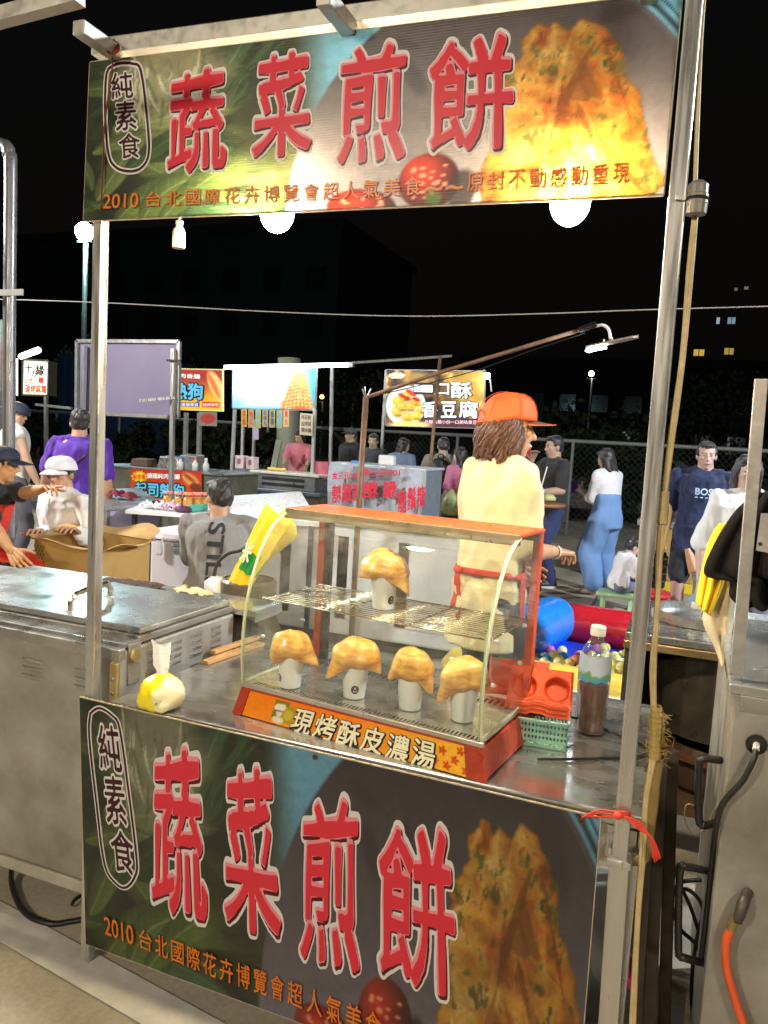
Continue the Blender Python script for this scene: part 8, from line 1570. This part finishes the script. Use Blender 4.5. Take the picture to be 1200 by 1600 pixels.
tr.loft([[pel+s_*t*H_+ex*math.cos(a)*(.10*H_+g)+ey*math.sin(a)*(.08*H_+g) for a in [2*math.pi*q/20 for q in range(20)]] for t, g in ((-.08, .03), (.0, .03), (.08, .012), (.15, .008))]); tr.ell(pel+Vector((0, 0, .0)), (.18, .145, .14), 16, 10)
me = remesh(tr, .016, 4, .6, disp=.014, dscale=7, aniso=(1, 1, .5)); link_mesh('overalls', me, blue, root, False); band(.12, .27, .024, R(40), R(150), 16, 0).build('overall_bib', blue, root, world=False, smooth=True, solid=.003)
ph_ = Matrix.Rotation(R(fc), 3, 'Z') @ Vector((-.06, .40, 1.13))+loc; tag(B().box(ph_-Vector((.038, .004, .07)), ph_+Vector((.038, .004, .07)), Matrix.Rotation(R(30), 3, 'X')).build('phone', M('purple_phone', (.06, .03, .2), .2), bevel=.004), 'dark purple phone held by the woman in blue overalls', 'phone')
# navy shirt man
loc = G0(1105, 5.5); fc = 172
T = person('man in a navy T-shirt with BOSS on the chest and dark shorts', loc, fc, H=1.70, build=1.16, shirt=(.010, .018, .065), sleeve=.46, trousers=(.012, .014, .02), trouser=.44, head=(14, -2), hair=(.014, .012, .011), rhand=(.27, .06, .87), lhand=(-.27, .10, .86), skin=(.50, .33, .28), near=True, hem=.05, armw=1.1)
pel, s_, ex, ey, bw, H_ = T['pel'], T['s'], T['ex'], T['ey'], T['bw'], 1.70
v, f = glyph('BOSS', .03); mn = v.min(0); mx = v.max(0); b_ = B(); b_.add([tors(R(80+44*(x-mn[0])/(mx[0]-mn[0])), .190+.034*(y-mn[1])/(mx[1]-mn[1]), .034) for x, y, z in v], f); b_.build('lettering', M('pale_blue_print', (.45, .60, .85), .6), T['root'], world=False)
b_ = B()
for k in range(4): b_.grid(lambda u, v_, k=k: tors(R(80+11*k+6*u), .176+.005*v_, .034), 2, 1)
b_.build('print_line', M('pale_blue_print'), T['root'], world=False)
# child on green stool
loc = G0(985, 6.15); fc = -60
T = person('small child in a white T-shirt sitting on a low green stool by the ball pool', loc, fc, H=1.02, sit=.20, lean=14, build=1.2, shirt=(.78, .77, .80), sleeve=.45, trousers=(.14, .16, .22), trouser=.5, head=(0, -28), hair=(.012, .01, .012), skin=(.52, .33, .28), rhand=(.08, .26, .34), lhand=(-.08, .26, .34), near=True, shoes=(.3, .3, .3), bare=True)
gst = thing('green_stool', 'low pale green plastic stool under the small child', 'stool', loc); B().box(loc+Vector((-.19, -.15, .15)), loc+Vector((.15, .15, .19))).build('seat', M('pale_green_plastic', (.40, .62, .34), .4), gst, bevel=.015)
for a in (-.13, .13):
    for b2 in (-.11, .11): B().bar(loc+Vector((a, b2, 0)), loc+Vector((a, b2, .15)), .03).build('leg', M('pale_green_plastic'), gst)
# red bucket stool, yellow crate, second child
c = G0(1040, 5.2); rs = thing('red_bucket_stool', 'round red plastic stool behind the pot cart', 'stool', c); B().lathe([(.001, .0), (.15, 0), (.13, .36), (.14, .40), (.001, .41)], c, 24).build('seat', M('red_plastic', (.5, .03, .03), .4), rs, smooth=40); B().lathe([(.145, .36), (.15, .37), (.145, .39)], c, 24).build('rim', M('red_plastic'), rs)
loc = G0(1092, 4.6); fc = -110
person('child in a pale blue top bending down behind the pot cart', loc, fc, H=1.10, sit=.22, lean=40, build=1.2, shirt=(.36, .46, .62), sleeve=.9, trousers=(.03, .10, .45), head=(0, -15), hair=(.012, .01, .012), skin=(.52, .33, .28), bare=True)
c = G0(1048, 7.8); cbx = thing('brown_carton_stack', 'brown carton on a yellow crate with a clear dome cover behind the right post', 'carton', c); B().box(c+Vector((-.25, -.2, .12)), c+Vector((.35, .3, .72))).build('carton', card, cbx, bevel=.01); B().box(c+Vector((-.27, -.22, 0)), c+Vector((.37, .32, .118))).build('crate', M('yellow_crate', (.7, .5, .03), .5), cbx, bevel=.01); B().box(c+Vector((-.28, -.22, .722)), c+Vector((.38, .32, .80))).build('tray', M('grey_steel_table'), cbx, bevel=.01); B().lathe([(.28, .80), (.27, .98), (.18, 1.10), (.001, 1.14)], c+Vector((.05, .05, 0)), 20).build('dome', glass_pane('dome_plastic', (.9, .92, .95), .05, .1), cbx, smooth=True)
# woman at the right edge in white with long hair
loc = G0(1172, 3.6); fc = -150
person('person in a white top with long dark hair behind the hanging black jacket', loc, fc, H=1.60, build=1.08, shirt=(.70, .74, .80), sleeve=.5, trousers=(.1, .1, .14), head=(-20, -8), longhair=.12, skin=(.5, .36, .32), hair=(.03, .02, .035), near=True)
# flat item held by the navy shirt man
c = P(1076, 870, y=5.35); tag(drape('food_packet', None, [(1070, 858), (1073, 880), (1077, 898)], [(1078, 856), (1088, 875), (1092, 888)], 5.35, M('kraft_packet', (.62, .34, .20), .6), 'x', 'x', 2, .01, 0), 'pale orange food packet hanging from the hand of the navy shirt man', 'packet')

# ------------------------------------------------------------------ unseen lamps outside the frame, put in as fill for stall and background
def lamp_pole(x, y, h, label, energy, col, size, aim, name='fill_lamp'):
    t = thing(name, label, 'lamp', (x, y, 0)); B().tube([(x, y, 0), (x, y, h)], .03, 10).build('pole', tube_bg, t); hd = B(); d = (Vector(aim)-Vector((x, y, h))).normalized(); c = Vector((x, y, h))
    B().lathe([(.001, -.05), (size*.4, -.05), (size*.5, .0), (size*.52, .01)], c, 20, d).build('lamp_head', M('lamp_housing'), t, smooth=40); l = bpy.data.lights.new('lamp_light', 'AREA'); l.shape = 'DISK'; l.size = size; l.energy = energy; l.color = col
    o = bpy.data.objects.new('lamp_light', l); COL.objects.link(o); o.parent = t; o.location = c+d*.03-Vector((x, y, 0)); o.rotation_euler = d.to_track_quat('-Z', 'Y').to_euler()
lamp_pole(-1.6, -4.6, 3.0, 'warm lamp on a pole across the aisle, left of the camera', 150, (1, .87, .68), .5, (-.4, 0, .6))  # front fill for the banner and counter, unseen behind the camera
lamp_pole(2.9, -4.2, 3.1, 'warm lamp on a pole across the aisle, right of the camera', 100, (1, .87, .70), .5, (.6, 0, .8))  # second front fill lamp, also unseen
lamp_pole(5.0, 3.2, 4.2, 'cool floodlight on a tall pole right of the ball pool', 620, (.84, .93, 1), .5, (-.2, 5.4, .2), 'flood_light')
lamp_pole(-6.2, 1.2, 4.0, 'neutral floodlight on a tall pole left of the seated helpers', 430, (.98, .96, .92), .5, (-2.4, 2.8, .9), 'flood_light')  # added to lift the left background; no such lamp in view
lamp_pole(-9.5, 6.5, 4.4, 'neutral floodlight on a tall pole lighting the far stalls', 230, (.95, .96, 1), .5, (-5.0, 9.0, .9), 'flood_light')  # another added fill, kept out of view
